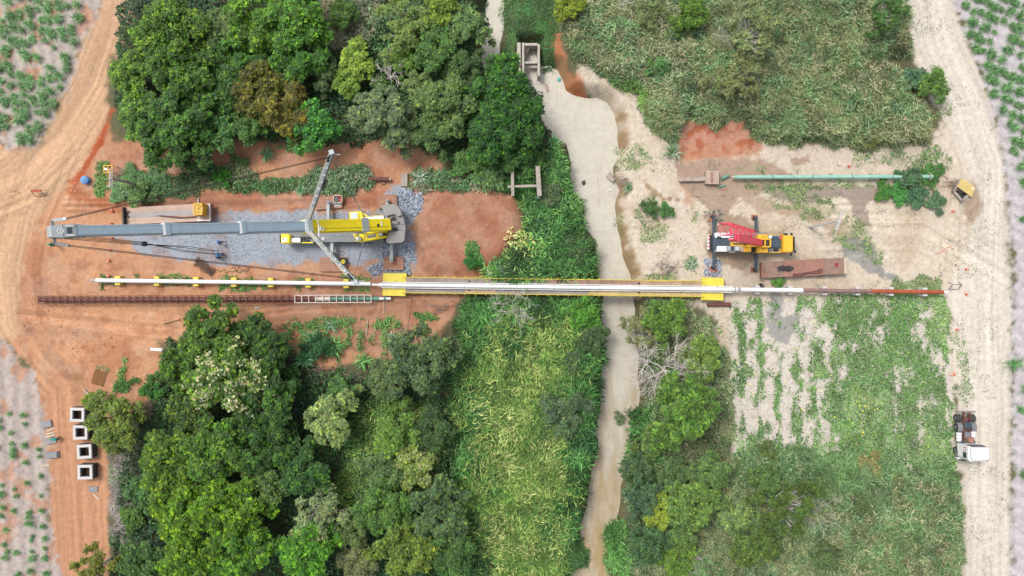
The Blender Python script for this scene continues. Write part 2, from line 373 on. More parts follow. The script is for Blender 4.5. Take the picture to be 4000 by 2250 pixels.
# damp sand, puddles, the truck's shadow stain
for poly, h, w_ in [
    ([(2640, 650), (2760, 620), (2900, 610), (3060, 650), (3110, 700), (3020, 750), (2880, 775), (2850, 830), (2905, 900), (2900, 960), (2905, 1040), (2780, 1015), (2755, 960), (2800, 830), (2720, 780), (2660, 720)], '#b79c86', .55),
    ([(2960, 712), (3100, 735), (3290, 720), (3420, 725), (3450, 790), (3390, 800), (3395, 880), (3350, 885), (3330, 800), (3290, 760), (3200, 790), (3060, 790), (2980, 760)], '#a8988a', .6),
    ([(3290, 935), (3350, 918), (3420, 975), (3450, 1040), (3510, 1078), (3515, 1100), (3400, 1062), (3365, 1030), (3296, 1000)], '#a3a19c', .8),
    ([(3000, 1140), (3050, 1140), (3062, 1240), (3130, 1230), (3140, 1260), (3095, 1300), (3080, 1350), (3000, 1300)], '#aaa6a2', .75),
    ([(2880, 760), (3000, 780), (3290, 860), (3300, 920), (3280, 940), (3120, 850), (2960, 830)], '#c2aa92', .4),
    ([(2760, 840), (2900, 830), (2960, 900), (2960, 1010), (2900, 1060), (2770, 1030)], '#b49a82', .5),
    ([(3800, 670), (3840, 720), (3852, 790), (3840, 830), (3800, 870), (3760, 830), (3780, 770)], '#b89d86', .45),
    ([(3835, 1480), (3862, 1478), (3866, 1590), (3852, 1612), (3825, 1560)], '#cbc0b2', .4),  # shadow stain by the truck, painted as a darker sand colour
    ([(3748, 262), (3785, 248), (3806, 312), (3775, 318)], '#b3a899', .6),
    ([(2400, 880), (2430, 890), (2450, 1000), (2480, 1080), (2450, 1080), (2425, 1000)], '#b3936f', .3),
    ([(3092, 620), (3160, 610), (3180, 640), (3110, 650)], '#b89d87', .5),
    ([(2500, 700), (2560, 740), (2600, 770), (2660, 775), (2660, 790), (2590, 785), (2540, 755)], '#b0906f', .3)]:
    paint(poly, h, .12, .9, None, .92, None, w_)
d1 = sdf_box(RIVER, Xf, Yf, 9.0)
side = Xf > np.interp(Yf, [-60, -40, -20, 0, 15, 25, 60], [10, 11.5, 13.3, 13, 10, 6, 3])
k = (sstep(1.5, .5, d1 + (N2 - .5) * 1.6) * side * (Yf > 1) * sstep(.36, .56, nz(.4, 91)))[:, None] * .9; colr[:] = colr * (1 - k) + np.array(hx('#a98b66')) * k
# right road and far field
RROAD = [(3530, -900), (3690, -900), (3712, 0), (3830, 300), (3915, 600), (3950, 1000), (3945, 2600), (3772, 2600), (3762, 1850), (3735, 1500), (3705, 1150), (3760, 1000), (3840, 800), (3760, 620), (3660, 400), (3565, 200), (3532, 0)]
paint(RROAD, '#ebe0d1', .6, 1.0, 7)
a = paint([(3700, -900), (5200, -900), (5200, 2600), (3952, 2600), (3955, 1300), (3962, 1000), (3930, 700), (3902, 520), (3850, 330), (3790, 180), (3728, 0)], '#d6ced0', .5, 1.3, 8)
k = (a * sstep(.55, .8, nz(2.0, 35)))[:, None] * .5; colr[:] = colr * (1 - k) + np.array(hx('#aea4a8')) * k
m_ = (zid == 3) & (Yf > 0); u_ = Xf * .987 + Yf * .158; colr[m_] *= (1 + .13 * np.sin(u_[m_] * 2 * PI / 1.25 + N2[m_] * 2))[:, None]
m_ = (zid == 3) & (Yf < 0); u_ = Xf * .999 + Yf * .05; colr[m_] *= (1 + .12 * np.sin(u_[m_] * 2 * PI / 1.7 + N2[m_] * 2))[:, None]
m_ = zid == 8; u_ = Xf * .387 + Yf * .922; colr[m_] *= (1 + .10 * np.sin(u_[m_] * 2 * PI / 1.5 + N2[m_] * 2))[:, None]
# wheel tracks: streaks that run along the roads
def tracks(line, halfw, amt, zones, s):
    p = WA(line); best = np.full(len(Xf), 1e9); sd = np.zeros(len(Xf)); al = np.zeros(len(Xf)); acc = 0
    for i in range(len(p) - 1):
        e = p[i + 1] - p[i]; ln = np.hypot(*e); e = e / ln
        wx, wy = Xf - p[i][0], Yf - p[i][1]; t = np.clip(wx * e[0] + wy * e[1], 0, ln)
        dx, dy = wx - e[0] * t, wy - e[1] * t; d = dx * dx + dy * dy; q = d < best
        best[q] = d[q]; sd[q] = (e[0] * wy - e[1] * wx)[q]; al[q] = acc + t[q]; acc += ln
    n = np.clip((fbm(sd * 2.6, al * .06, s, 3) - .5) * 1.5 + .5, 0, 1); m = sstep(halfw, halfw * .6, np.sqrt(best)) * np.isin(zid, zones)
    colr[:] *= (1 + amt * m * (n - .5) * 2)[:, None]
tracks([(480, -200), (440, 100), (360, 330), (240, 520), (60, 690), (-200, 800)], 7, .24, (1, 2), 51)
tracks([(200, 640), (110, 850), (70, 1050), (90, 1250), (180, 1400), (280, 1500), (290, 1700), (310, 1900), (330, 2300)], 5, .22, (1, 2), 52)
tracks([(3620, -200), (3680, 150), (3790, 400), (3870, 650), (3860, 900), (3850, 1200), (3860, 1600), (3860, 2300)], 6, .16, (5, 7), 53)
tracks([(280, 790), (800, 790), (1650, 770)], 1.7, .34, (1,), 54)
tracks([(150, 1230), (700, 1290), (1150, 1230), (1650, 1210)], 3, .24, (1,), 55)
tracks([(3300, 900), (3600, 900), (3850, 1050)], 5, .2, (5, 7), 56)
# turning circle at the right edge
c = W(4010, 1260); rr = np.hypot(Xf - c.x, Yf - c.y); colr[:] *= (1 - .10 * sstep(8, 6.5, rr) * (fbm(rr * 2.2, np.arctan2(Yf - c.y, Xf - c.x) * .6, 57, 3) - .5) * 2)[:, None]
colr[:] *= (.9 + .2 * N3)[:, None]
colr[:] = np.clip(colr, 0, .8)

gm = bpy.data.materials.new('ground_soil'); gm.use_nodes = True
nt = gm.node_tree; L = nt.links.new; b = nt.nodes['Principled BSDF']
at = nd(nt, 'ShaderNodeAttribute', attribute_name='Col'); geo = nd(nt, 'ShaderNodeNewGeometry')
def noise(sc, det=5, ro=.6, vec=None):
    n = nd(nt, 'ShaderNodeTexNoise'); n.inputs['Scale'].default_value = sc; n.inputs['Detail'].default_value = det; n.inputs['Roughness'].default_value = ro
    L(vec or geo.outputs['Position'], n.inputs['Vector']); return n
def rng(src, a0, a1, b0, b1):
    r = nd(nt, 'ShaderNodeMapRange'); r.inputs[1].default_value = a0; r.inputs[2].default_value = a1; r.inputs[3].default_value = b0; r.inputs[4].default_value = b1; L(src, r.inputs[0]); return r.outputs[0]
f1 = rng(noise(1.6, 8, .7).outputs['Fac'], .3, .7, .84, 1.16); f2 = rng(noise(9, 4, .6).outputs['Fac'], .3, .7, .76, 1.2)
vo = nd(nt, 'ShaderNodeTexVoronoi'); vo.inputs['Scale'].default_value = 3.2; L(geo.outputs['Position'], vo.inputs['Vector'])
f3 = rng(vo.outputs['Distance'], 0, .09, 0.72, 1.0)      # scattered small clods
gate = rng(noise(.5, 3).outputs['Fac'], .5, .62, 1, 0)
mg = nd(nt, 'ShaderNodeMix', data_type='FLOAT'); L(gate, mg.inputs[0]); L(f3, mg.inputs[2]); mg.inputs[3].default_value = 1.0
m1 = nd(nt, 'ShaderNodeMath', operation='MULTIPLY'); L(f1, m1.inputs[0]); L(f2, m1.inputs[1])
m2 = nd(nt, 'ShaderNodeMath', operation='MULTIPLY'); L(m1.outputs[0], m2.inputs[0]); L(mg.outputs[0], m2.inputs[1])
sc_ = nd(nt, 'ShaderNodeVectorMath', operation='SCALE'); L(at.outputs['Color'], sc_.inputs[0]); L(m2.outputs[0], sc_.inputs['Scale']); L(sc_.outputs[0], b.inputs['Base Color'])
aw = nd(nt, 'ShaderNodeAttribute', attribute_name='wet'); L(rng(aw.outputs['Fac'], 0, 1, .95, .12), b.inputs['Roughness'])
b.inputs['Specular IOR Level'].default_value = .35
bp = nd(nt, 'ShaderNodeBump'); bp.inputs['Strength'].default_value = .9; bp.inputs['Distance'].default_value = .08
L(noise(5, 8, .7).outputs['Fac'], bp.inputs['Height']); L(bp.outputs[0], b.inputs['Normal'])

nxg, nyg = len(gx), len(gy)
ii, jj = np.meshgrid(np.arange(nxg - 1), np.arange(nyg - 1)); q = (jj * nxg + ii).ravel()
Q = np.stack([q, q + 1, q + nxg + 1, q + nxg], 1)
V = np.stack([Xf, Yf, Zf], 1); fz = zid[Q[:, 0]]
ZN = {0: 'ground', 1: 'red_soil_yard', 2: 'dirt_road', 3: 'cane_field_soil', 4: 'gravel_bed', 5: 'sandy_yard', 6: 'weedy_field_soil', 7: 'sandy_road', 8: 'ash_field_soil'}
for k, nm in ZN.items():
    qq = Q[fz == k]
    if not len(qq): continue
    u, inv = np.unique(qq, return_inverse=True)
    me = npmesh(nm, V[u], inv.reshape(-1, 4), colr[u], True)
    wa = me.attributes.new('wet', 'FLOAT', 'POINT'); wa.data.foreach_set('value', wet[u].astype(np.float32))
    o = link(nm, me, gm); tag(o, kind='structure')

# ------------------------------------------------------------------ river water
wm = bpy.data.materials.new('muddy_water'); wm.use_nodes = True; nt = wm.node_tree; L = nt.links.new; b = nt.nodes['Principled BSDF']
geo = nd(nt, 'ShaderNodeNewGeometry')
mps = nd(nt, 'ShaderNodeMapping'); mps.inputs['Scale'].default_value = (1.6, .35, 1); L(geo.outputs['Position'], mps.inputs[0])
cr = nd(nt, 'ShaderNodeMix', data_type='RGBA'); cr.inputs[6].default_value = (*hx('#bea478'), 1); cr.inputs[7].default_value = (*hx('#dfd7c6'), 1)
spy = nd(nt, 'ShaderNodeSeparateXYZ'); L(geo.outputs['Position'], spy.inputs[0])
gy_ = rng(spy.outputs['Y'], -34, -2, -.25, .65)
adn = nd(nt, 'ShaderNodeMath', operation='ADD'); L(rng(noise(.35, 5, .6, mps.outputs[0]).outputs['Fac'], .36, .64, .1, .9), adn.inputs[0]); L(gy_, adn.inputs[1]); adn.use_clamp = True
L(adn.outputs[0], cr.inputs[0])
fm = nd(nt, 'ShaderNodeVectorMath', operation='SCALE'); L(cr.outputs[2], fm.inputs[0]); L(rng(noise(1.3, 7, .7).outputs['Fac'], .3, .7, .9, 1.1), fm.inputs['Scale']); L(fm.outputs[0], b.inputs['Base Color'])
b.inputs['Roughness'].default_value = .1; b.inputs['Specular IOR Level'].default_value = .5
mpn = nd(nt, 'ShaderNodeMapping'); mpn.inputs['Scale'].default_value = (1.0, 2.2, 1); L(geo.outputs['Position'], mpn.inputs[0])
bp = nd(nt, 'ShaderNodeBump'); bp.inputs['Strength'].default_value = .6; bp.inputs['Distance'].default_value = .09
L(noise(3.5, 4, .6, mpn.outputs[0]).outputs['Fac'], bp.inputs['Height']); L(bp.outputs[0], b.inputs['Normal'])
def water(name, poly, grow, z):
    p = np.array(poly); n = len(p)
    t = np.roll(p, -1, 0) - np.roll(p, 1, 0); t = t / np.linalg.norm(t, axis=1)[:, None]; nr = np.stack([t[:, 1], -t[:, 0]], 1)
    if sdf(p, np.array([p[2][0] + nr[2][0] * .05]), np.array([p[2][1] + nr[2][1] * .05]))[0] < 0: nr = -nr
    p = p + nr * grow
    bm = bmesh.new(); f = bm.faces.new([bm.verts.new((x, y, z)) for x, y in p]); bmesh.ops.triangulate(bm, faces=[f]); bmesh.ops.recalc_face_normals(bm, faces=bm.faces[:])
    if sum(f.normal.z for f in bm.faces) < 0: bmesh.ops.reverse_faces(bm, faces=bm.faces[:])
    me = bpy.data.meshes.new(name); bm.to_mesh(me); bm.free(); return tag(link(name, me, wm), kind='structure')
water('river', RIVER, 1.2, -2.0); water('canal', CANAL, .9, -1.99); water('sluice_water', SLUICE, .1, -1.97)
# ------------------------------------------------------------------ vegetation: masses nobody could count
KL = 0.95      # leaves hang in each other's shade, so their own colour is lighter than the mass looks
def pal(*hs, k=KL): return np.array([hx(h, k) for h in hs])
def sample(poly, dens, z=0.0, rng_=RNG, keep=None, shrink=0.0, ragged=2.6):
    p = WA(poly, z); lo = p.min(0); hi = p.max(0); n = int(dens * (hi[0] - lo[0]) * (hi[1] - lo[1]))
    x = rng_.uniform(lo[0], hi[0], n); y = rng_.uniform(lo[1], hi[1], n)
    d = sdf(p, x, y) + (fbm(x * .6, y * .6, 77, 4) - .5) * ragged + shrink; k = d < 0
    x, y, d = x[k], y[k], d[k]
    if keep is not None: q = keep(x, y, d); x, y, d = x[q], y[q], d[q]
    return x, y, d
def blade_geo(base, az, ln, w, rise, droop, nseg=2):
    "arched blades: base (N,3); az heading; rise = height gained; tip falls by droop"
    N = len(base); dx = np.cos(az); dy = np.sin(az); px = -dy; py = dx
    if nseg == 1:
        v = np.zeros((N, 3, 3)); v[:, 0] = base; v[:, 1] = base; v[:, 2] = base
        v[:, 0, 0] += px * w; v[:, 0, 1] += py * w; v[:, 1, 0] -= px * w; v[:, 1, 1] -= py * w
        v[:, 2, 0] += dx * ln; v[:, 2, 1] += dy * ln; v[:, 2, 2] += rise - droop
        return v.reshape(-1, 3), [np.arange(N * 3).reshape(N, 3)], 3
    v = np.zeros((N, 5, 3)); v[:] = base[:, None, :]
    for s_, i in ((1, 0), (-1, 1)):
        v[:, i, 0] += s_ * px * w * .6; v[:, i, 1] += s_ * py * w * .6
        v[:, i + 2, 0] += dx * ln * .5 + s_ * px * w; v[:, i + 2, 1] += dy * ln * .5 + s_ * py * w; v[:, i + 2, 2] += rise
    v[:, 4, 0] += dx * ln; v[:, 4, 1] += dy * ln; v[:, 4, 2] += rise - droop
    o = (np.arange(N) * 5)[:, None]
    return v.reshape(-1, 3), [o + np.array([[0, 2, 3, 1]]), o + np.array([[2, 4, 3]])], 5
def join(parts):
    vs, fs, cs, off = [], {}, [], 0
    for v, f, c in parts:
        for a in f: fs.setdefault(a.shape[1], []).append(a + off)
        vs.append(v); cs.append(c); off += len(v)
    return np.concatenate(vs), [np.concatenate(q) for q in fs.values()], np.concatenate(cs)
def stuff(name, parts, label, cat):
    v, f, c = join(parts); o = link(name, npmesh(name, v, f, c), GRASS); tag(o, label, cat, None, 'stuff'); return o
def pick(palette, x, y, scale, seed, jitter=.25):
    "palette colour by patches, with blade to blade variation"
    n = len(palette); t = np.clip(fbm(x * scale, y * scale, seed, 3) * 1.9 - .45 + RNG.normal(0, jitter, len(x)) * .5, 0, .999) * n
    c = palette[t.astype(int)]; return c * (RNG.uniform(.45, 1.5, len(x)) ** 1.15 * (.45 + 1.1 * fbm(x * .5, y * .5, seed + 31, 3)))[:, None]
def mass(poly, dens, ln, w, palette, hump=1.0, hs=.45, rise=.5, droop=.3, nseg=2, seed=1, az0=None, azs=9, keep=None, psc=.25, z=0.6, zoff=0.0, shrink=0.0):
    x, y, d = sample(poly, dens, z, keep=keep, shrink=shrink); N = len(x)
    if N == 0: return (np.zeros((0, 3)), [np.zeros((0, 3), int)], np.zeros((0, 3)))
    hm = hump * (.25 + .9 * fbm(x * hs, y * hs, seed + 3, 3)) * sstep(.1, -1.2, d)
    zb = np.maximum(hgt(x, y), -2.05) + hm * RNG.uniform(.45, 1.0, N) + zoff
    az = RNG.uniform(0, 2 * PI, N) if az0 is None else az0 + RNG.normal(0, azs, N) + (fbm(x * .3, y * .3, seed + 9, 2) - .5) * 2.5
    l = ln * RNG.uniform(.55, 1.35, N); ww = w * RNG.uniform(.6, 1.4, N)
    v, f, m = blade_geo(np.stack([x, y, zb], 1), az, l, ww, rise * RNG.uniform(.5, 1.4, N), droop * RNG.uniform(.3, 1.5, N), nseg)
    return v, f, np.repeat(pick(palette, x, y, psc, seed), m, 0)
def leafbits(poly, dens, size, palette, hump=1.0, hs=.5, seed=1, keep=None, z=0.8, zlo=.3, psc=.25):
    "broad leaves lying at all angles"
    x, y, d = sample(poly, dens, z, keep=keep); N = len(x)
    if N == 0: return (np.zeros((0, 3)), [np.zeros((0, 4), int)], np.zeros((0, 3)))
    hm = hump * (.15 + 1.0 * fbm(x * hs, y * hs, seed + 3, 3)) * sstep(.2, -1.5, d)
    zb = np.maximum(hgt(x, y), -2.05) + hm * RNG.uniform(zlo, 1.0, N) + .04
    az = RNG.uniform(0, 2 * PI, N); s = size * RNG.uniform(.6, 1.4, N); til = RNG.normal(0, .35, N); rol = RNG.normal(0, .35, N)
    dx, dy = np.cos(az), np.sin(az); v = np.zeros((N, 4, 3)); v[:] = np.stack([x, y, zb], 1)[:, None, :]
    v[:, 1, 0] += (dx * .5 - dy * .32) * s; v[:, 1, 1] += (dy * .5 + dx * .32) * s; v[:, 1, 2] += (til * .5 + rol * .32) * s
    v[:, 2, 0] += dx * s; v[:, 2, 1] += dy * s; v[:, 2, 2] += til * s
    v[:, 3, 0] += (dx * .5 + dy * .32) * s; v[:, 3, 1] += (dy * .5 - dx * .32) * s; v[:, 3, 2] += (til * .5 - rol * .32) * s
    f = (np.arange(N) * 4)[:, None] + np.array([[0, 1, 2, 3]])
    return v.reshape(-1, 3), [f], np.repeat(pick(palette, x, y, psc, seed), 4, 0)

G_REED = pal('#2c4f22', '#3a662e', '#487a38', '#5a8a46', '#365e32'); G_LIME = pal('#5c8038', '#749042', '#4a7434', '#889a50', '#62823c')
G_PLUME = pal('#b0b46c', '#a2ae60', '#98a85c', '#bcba80', '#a89c68'); G_DRY = pal('#828a60', '#727f54', '#96946c', '#607248', '#a49e7c', '#54643e')
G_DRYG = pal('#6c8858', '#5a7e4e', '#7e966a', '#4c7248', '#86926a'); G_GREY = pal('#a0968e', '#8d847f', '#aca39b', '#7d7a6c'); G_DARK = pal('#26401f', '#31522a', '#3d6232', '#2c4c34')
G_MID = pal('#3f6d30', '#4d7d3a', '#5b8a44', '#6a9650'); G_WEED = pal('#547a3e', '#608446', '#6e9050', '#48703c', '#7c985c'); G_BLUE = pal('#3f6d48', '#4d7d54', '#5a8a60', '#3d6a44')

REED_N = [(1995, 640), (2040, 590), (2110, 600), (2180, 560), (2222, 600), (2240, 640), (2232, 720), (2252, 765), (2282, 795), (2272, 835), (2300, 900), (2328, 940), (2338, 990), (2338, 1080),
          (2345, 1120), (1890, 1120), (1890, 1050), (1960, 1005), (2015, 960), (2040, 900), (2040, 840), (2015, 780), (1985, 740), (1970, 690)]
stuff('reed_bed', [mass(REED_N, 60, 1.1, .052, G_REED, 2.1, .7, .5, .4, seed=101, shrink=.6), mass(REED_N, 16, 1.0, .06, pal('#6f9c4c', '#7faa5a'), 1.6, .5, .5, .4, seed=103),
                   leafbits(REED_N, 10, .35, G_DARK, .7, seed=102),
                   mass([(2000, 900), (2120, 860), (2180, 960), (2120, 1080), (1960, 1060)], 9, .6, .07, G_PLUME, 1.7, .5, .35, .2, seed=104)],
      'dense dark green reeds on the left bank just above the yellow bridge', 'reeds')
REED_S = [(1800, 1150), (2368, 1150), (2358, 1225), (2364, 1300), (2368, 1380), (2360, 1440), (2356, 1530), (2350, 1610), (2330, 1690), (2342, 1730), (2342, 1770), (2318, 1845), (2303, 1925), (2300, 1980),
          (2272, 2060), (2260, 2110), (2240, 2180), (2215, 2260), (2150, 2400), (1600, 2400), (1640, 2250), (1740, 2100), (1770, 1900), (1760, 1700), (1730, 1560), (1760, 1400), (1780, 1260)]
PLU = WA([(1810, 1310), (2000, 1260), (2120, 1200), (2250, 1300), (2260, 1500), (2230, 1640), (2250, 1800), (2200, 2000), (2150, 2260), (2100, 2400), (1880, 2400), (1900, 2100), (1850, 1950), (1790, 1700), (1780, 1480)], 1.5)
inpl = lambda x, y, d: (sdf(PLU, x, y) + (fbm(x * .22, y * .22, 88) - .5) * 16 < RNG.normal(0, 1.6, len(x)))
outpl = lambda x, y, d: ~inpl(x, y, d)
stuff('reed_bed', [mass(REED_S, 60, 1.1, .05, G_REED, 2.0, .6, .5, .4, shrink=.6, seed=111, keep=outpl), mass(REED_S, 70, 1.0, .038, G_LIME, 2.3, .6, .5, .35, shrink=.6, seed=112, keep=inpl),
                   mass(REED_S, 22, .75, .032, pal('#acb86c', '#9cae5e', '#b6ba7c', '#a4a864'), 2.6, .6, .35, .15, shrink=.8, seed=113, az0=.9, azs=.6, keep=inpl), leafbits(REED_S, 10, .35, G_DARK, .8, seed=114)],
      'yellow-green reeds with pale plumes on the left bank below the bridge', 'reeds')
# dry scrub of the right bank
SCR_N = [(2180, -180), (3545, -180), (3550, 100), (3555, 210), (3470, 240), (3540, 290), (3560, 360), (3610, 400), (3640, 430), (3620, 560), (3400, 575), (3150, 560), (3000, 560), (2960, 530), (2905, 480),
         (2850, 470), (2800, 505), (2760, 470), (2690, 465), (2645, 510), (2640, 600), (2600, 560), (2520, 430), (2490, 360), (2400, 330), (2330, 280), (2290, 240), (2240, 230), (2190, 100)]
stuff('dry_scrub', [mass(SCR_N, 95, .6, .04, G_DRY, 2.6, .8, .25, .18, 1, seed=121, psc=.3), mass(SCR_N, 42, .7, .055, G_DRYG, 2.6, .8, .3, .25, 1, seed=122, psc=.2),
                    leafbits(SCR_N, 9, .28, G_DARK, .8, seed=123), mass(SCR_N, 16, .5, .03, G_GREY, 1.7, .5, .3, .1, 1, seed=124, keep=lambda x, y, d: fbm(x * .18, y * .18, 5) > .55),  # low dark leaves: shade of the gaps put into leaf colour
                    mass([(2330, 230), (2480, 210), (2600, 330), (2600, 480), (2500, 400), (2400, 330)], 55, .7, .05, pal('#6f9a44', '#7fa552', '#5d8c40'), 1.5, .5, .4, .3, seed=125)],
      'olive and straw coloured scrub covering the top right bank', 'scrub')
SCR_S = [(2840, 1770), (2960, 1740), (3100, 1760), (3300, 1770), (3500, 1800), (3700, 1815), (3752, 1870), (3768, 1960), (3770, 2080), (3775, 2400), (2420, 2400), (2430, 2260), (2500, 2150), (2620, 2080), (2700, 1990), (2800, 1900), (2860, 1830)]
stuff('dry_scrub', [leafbits([(2430, 2060), (2700, 1960), (2900, 1840), (3060, 1860), (3120, 2000), (3080, 2200), (2800, 2400), (2420, 2400)], 50, .24, pal('#4c6c42', '#5a7a4e', '#688660', '#426038'), 2.0, .7, seed=137), mass(SCR_S, 85, .6, .042, G_DRYG, 2.4, .75, .25, .18, 1, seed=131, psc=.25), mass(SCR_S, 55, .6, .042, G_DRY, 2.5, .75, .25, .18, 1, seed=132, psc=.25, keep=lambda x, y, d: (y < W(0, 1960).y + fbm(x * .2, y * .2, 7) * 6)),
                    leafbits(SCR_S, 9, .28, G_DARK, .8, seed=133), mass([(2960, 1790), (3300, 1790), (3600, 1830), (3500, 1900), (3060, 1890)], 26, .6, .045, G_MID, 1.6, .7, .3, .3, seed=134)],  # dark low leaves again colour in the shade between clumps
      'grey-green scrub covering the bottom right bank beside the sandy road', 'scrub')
SCR_M = [(2515, 1180), (2580, 1170), (2760, 1230), (2840, 1400), (2880, 1560), (2860, 1700), (2880, 1830), (2760, 2050), (2700, 2260), (2410, 2260), (2430, 2140), (2465, 2080), (2450, 1960), (2480, 1850), (2505, 1740), (2525, 1560), (2530, 1380)]
stuff('bank_undergrowth', [leafbits(SCR_M, 55, .24, pal('#6a8454', '#5a7848', '#7c8f66', '#4c6a40'), 1.5, .7, seed=141), mass(SCR_M, 60, .4, .03, pal('#8f8f6c', '#7a8458', '#a09878', '#6a7c50'), 1.3, .5, .25, .15, 1, seed=142, keep=lambda x, y, d: x > W(2600, 0).x + RNG.normal(0, 1.5, len(x))),
                           mass([(2470, 1620), (2560, 1580), (2600, 1800), (2520, 1900), (2450, 1840)], 45, .9, .06, G_REED, 1.3, .5, .5, .4, seed=143),
                           mass([(2370, 2080), (2450, 2040), (2480, 2260), (2360, 2260)], 45, .8, .06, G_MID, 1.2, .5, .5, .4, seed=144)],
      'mixed grey-green undergrowth along the right bank below the bridge', 'undergrowth')
# undergrowth beneath the groves
GR_N = [(470, -180), (1905, -180), (1880, 60), (1870, 220), (2000, 250), (2100, 340), (2130, 480), (2190, 560), (2110, 620), (2000, 650), (1900, 690), (1760, 620), (1600, 540), (1300, 550), (900, 540), (600, 560), (470, 480), (440, 250)]
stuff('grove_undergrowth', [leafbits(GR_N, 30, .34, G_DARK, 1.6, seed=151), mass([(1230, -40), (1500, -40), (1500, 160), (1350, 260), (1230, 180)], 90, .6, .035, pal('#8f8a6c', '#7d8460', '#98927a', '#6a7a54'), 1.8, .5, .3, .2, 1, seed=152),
                            leafbits([(1400, 0), (1880, 0), (1860, 220), (2060, 330), (2100, 560), (1900, 620), (1700, 480), (1450, 420)], 35, .28, pal('#476b38', '#55784a', '#3a5a30', '#668658'), 2.2, seed=153)],
      'dark leafy undergrowth beneath the top left grove', 'undergrowth')
GR_S = [(660, 1330), (1080, 1300), (1150, 1420), (1420, 1460), (1700, 1320), (1790, 1380), (1760, 1600), (1790, 1900), (1760, 2100), (1640, 2400), (420, 2400), (430, 2100), (440, 1900), (480, 1720), (600, 1600)]
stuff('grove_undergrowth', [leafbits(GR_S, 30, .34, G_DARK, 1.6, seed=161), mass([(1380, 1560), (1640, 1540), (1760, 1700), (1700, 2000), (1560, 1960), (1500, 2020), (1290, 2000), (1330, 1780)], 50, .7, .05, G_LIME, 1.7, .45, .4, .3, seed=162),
                            leafbits([(1400, 1700), (1780, 1650), (1790, 2000), (1640, 2300), (1250, 2300), (1350, 1950)], 35, .28, pal('#476b38', '#55784a', '#3a5a30', '#668658'), 2.2, seed=163)],
      'dark leafy undergrowth beneath the bottom left grove', 'undergrowth')
# other grass masses
stuff('bank_grass', [mass([(1965, -60), (2185, -60), (2190, 100), (2150, 160), (2165, 250), (2125, 262), (2112, 165), (2030, 158), (1990, 220), (1940, 240), (1968, 120)], 90, .35, .03, pal('#3a6a34', '#477a3c', '#2f5a30', '#5a8a4a'), .35, .8, .2, .1, 1, seed=171)],
      'short dark grass between the canal and the concrete sluice', 'grass')
PIPEG = [(445, 690), (520, 650), (620, 680), (760, 660), (900, 640), (1000, 690), (1120, 700), (1250, 660), (1400, 660), (1460, 690), (1465, 720), (1400, 745), (1250, 760), (1150, 735), (1000, 750), (800, 750), (640, 770), (480, 780), (440, 740)]
stuff('bank_grass', [mass([(2215, 2090), (2262, 2100), (2305, 2158), (2285, 2205), (2225, 2255), (2190, 2200)], 120, .4, .04, pal('#35582e', '#436a38', '#4f7842'), .5, .8, .25, .1, 1, seed=173, z=-1, zoff=.1, shrink=-.6)], 'dark grassy spit at the left river edge near the bottom', 'grass')
stuff('grass_strip', [mass(PIPEG, 60, .5, .045, pal('#44703c', '#547e48', '#366034', '#6a8a54', '#7c8a60'), .8, .6, .35, .3, seed=181), mass(PIPEG, 30, .5, .02, G_GREY, .6, .5, .3, .1, 1, seed=182, keep=lambda x, y, d: fbm(x * .35, y * .35, 6) > .52),
                      mass([(1200, 650), (1440, 655), (1465, 720), (1400, 750), (1220, 755), (1170, 700)], 40, .7, .05, pal('#6a8460', '#5c7c54', '#7c8a6c', '#4f7048'), 1.0, .6, .45, .4, seed=183)],
      'rank grass and dry stalks over the old buried pipe above the trailer', 'grass')
stuff('grass_strip', [mass([(1600, 660), (1760, 660), (1900, 690), (1980, 700), (1960, 740), (1760, 745), (1600, 730)], 45, .8, .05, pal('#557e4c', '#6c8a60', '#44703f', '#8c9070'), .8, .6, .4, .4, seed=185)],
      'long bleached grass beside the red mound behind the crane', 'grass')
GARD = [(1090, 1270), (1180, 1240), (1560, 1250), (1570, 1290), (1545, 1320), (1570, 1400), (1500, 1400), (1400, 1420), (1100, 1400)]
gk = lambda x, y, d: ((np.sin((x + .3 * fbm(x, y, 3)) * 4.1) > .15) & (fbm(x * .6, y * .6, 19) > .42)) | ((y > W(0, 1285).y) & (fbm(x * .6, y * .6, 23) > .45))
stuff('garden_rows', [mass(GARD, 38, .5, .045, G_MID, .5, .8, .35, .3, seed=191, keep=gk), leafbits(GARD, 14, .22, G_BLUE, .4, seed=192, keep=gk)],
      'rows of green garden plants on red soil below the framed pipe', 'plants')
PL = [(375, 1084), (1440, 1098), (1440, 1128), (375, 1114)]
stuff('creeping_plants', [leafbits([(x, y + (-14 if i < 2 else 12)) for i, (x, y) in enumerate(PL)], 70, .2, G_MID, .3, seed=195, keep=lambda x, y, d: fbm(x * .3, y * .3, 8) > .47)], 'low leafy creepers growing under the left white pipe', 'plants')
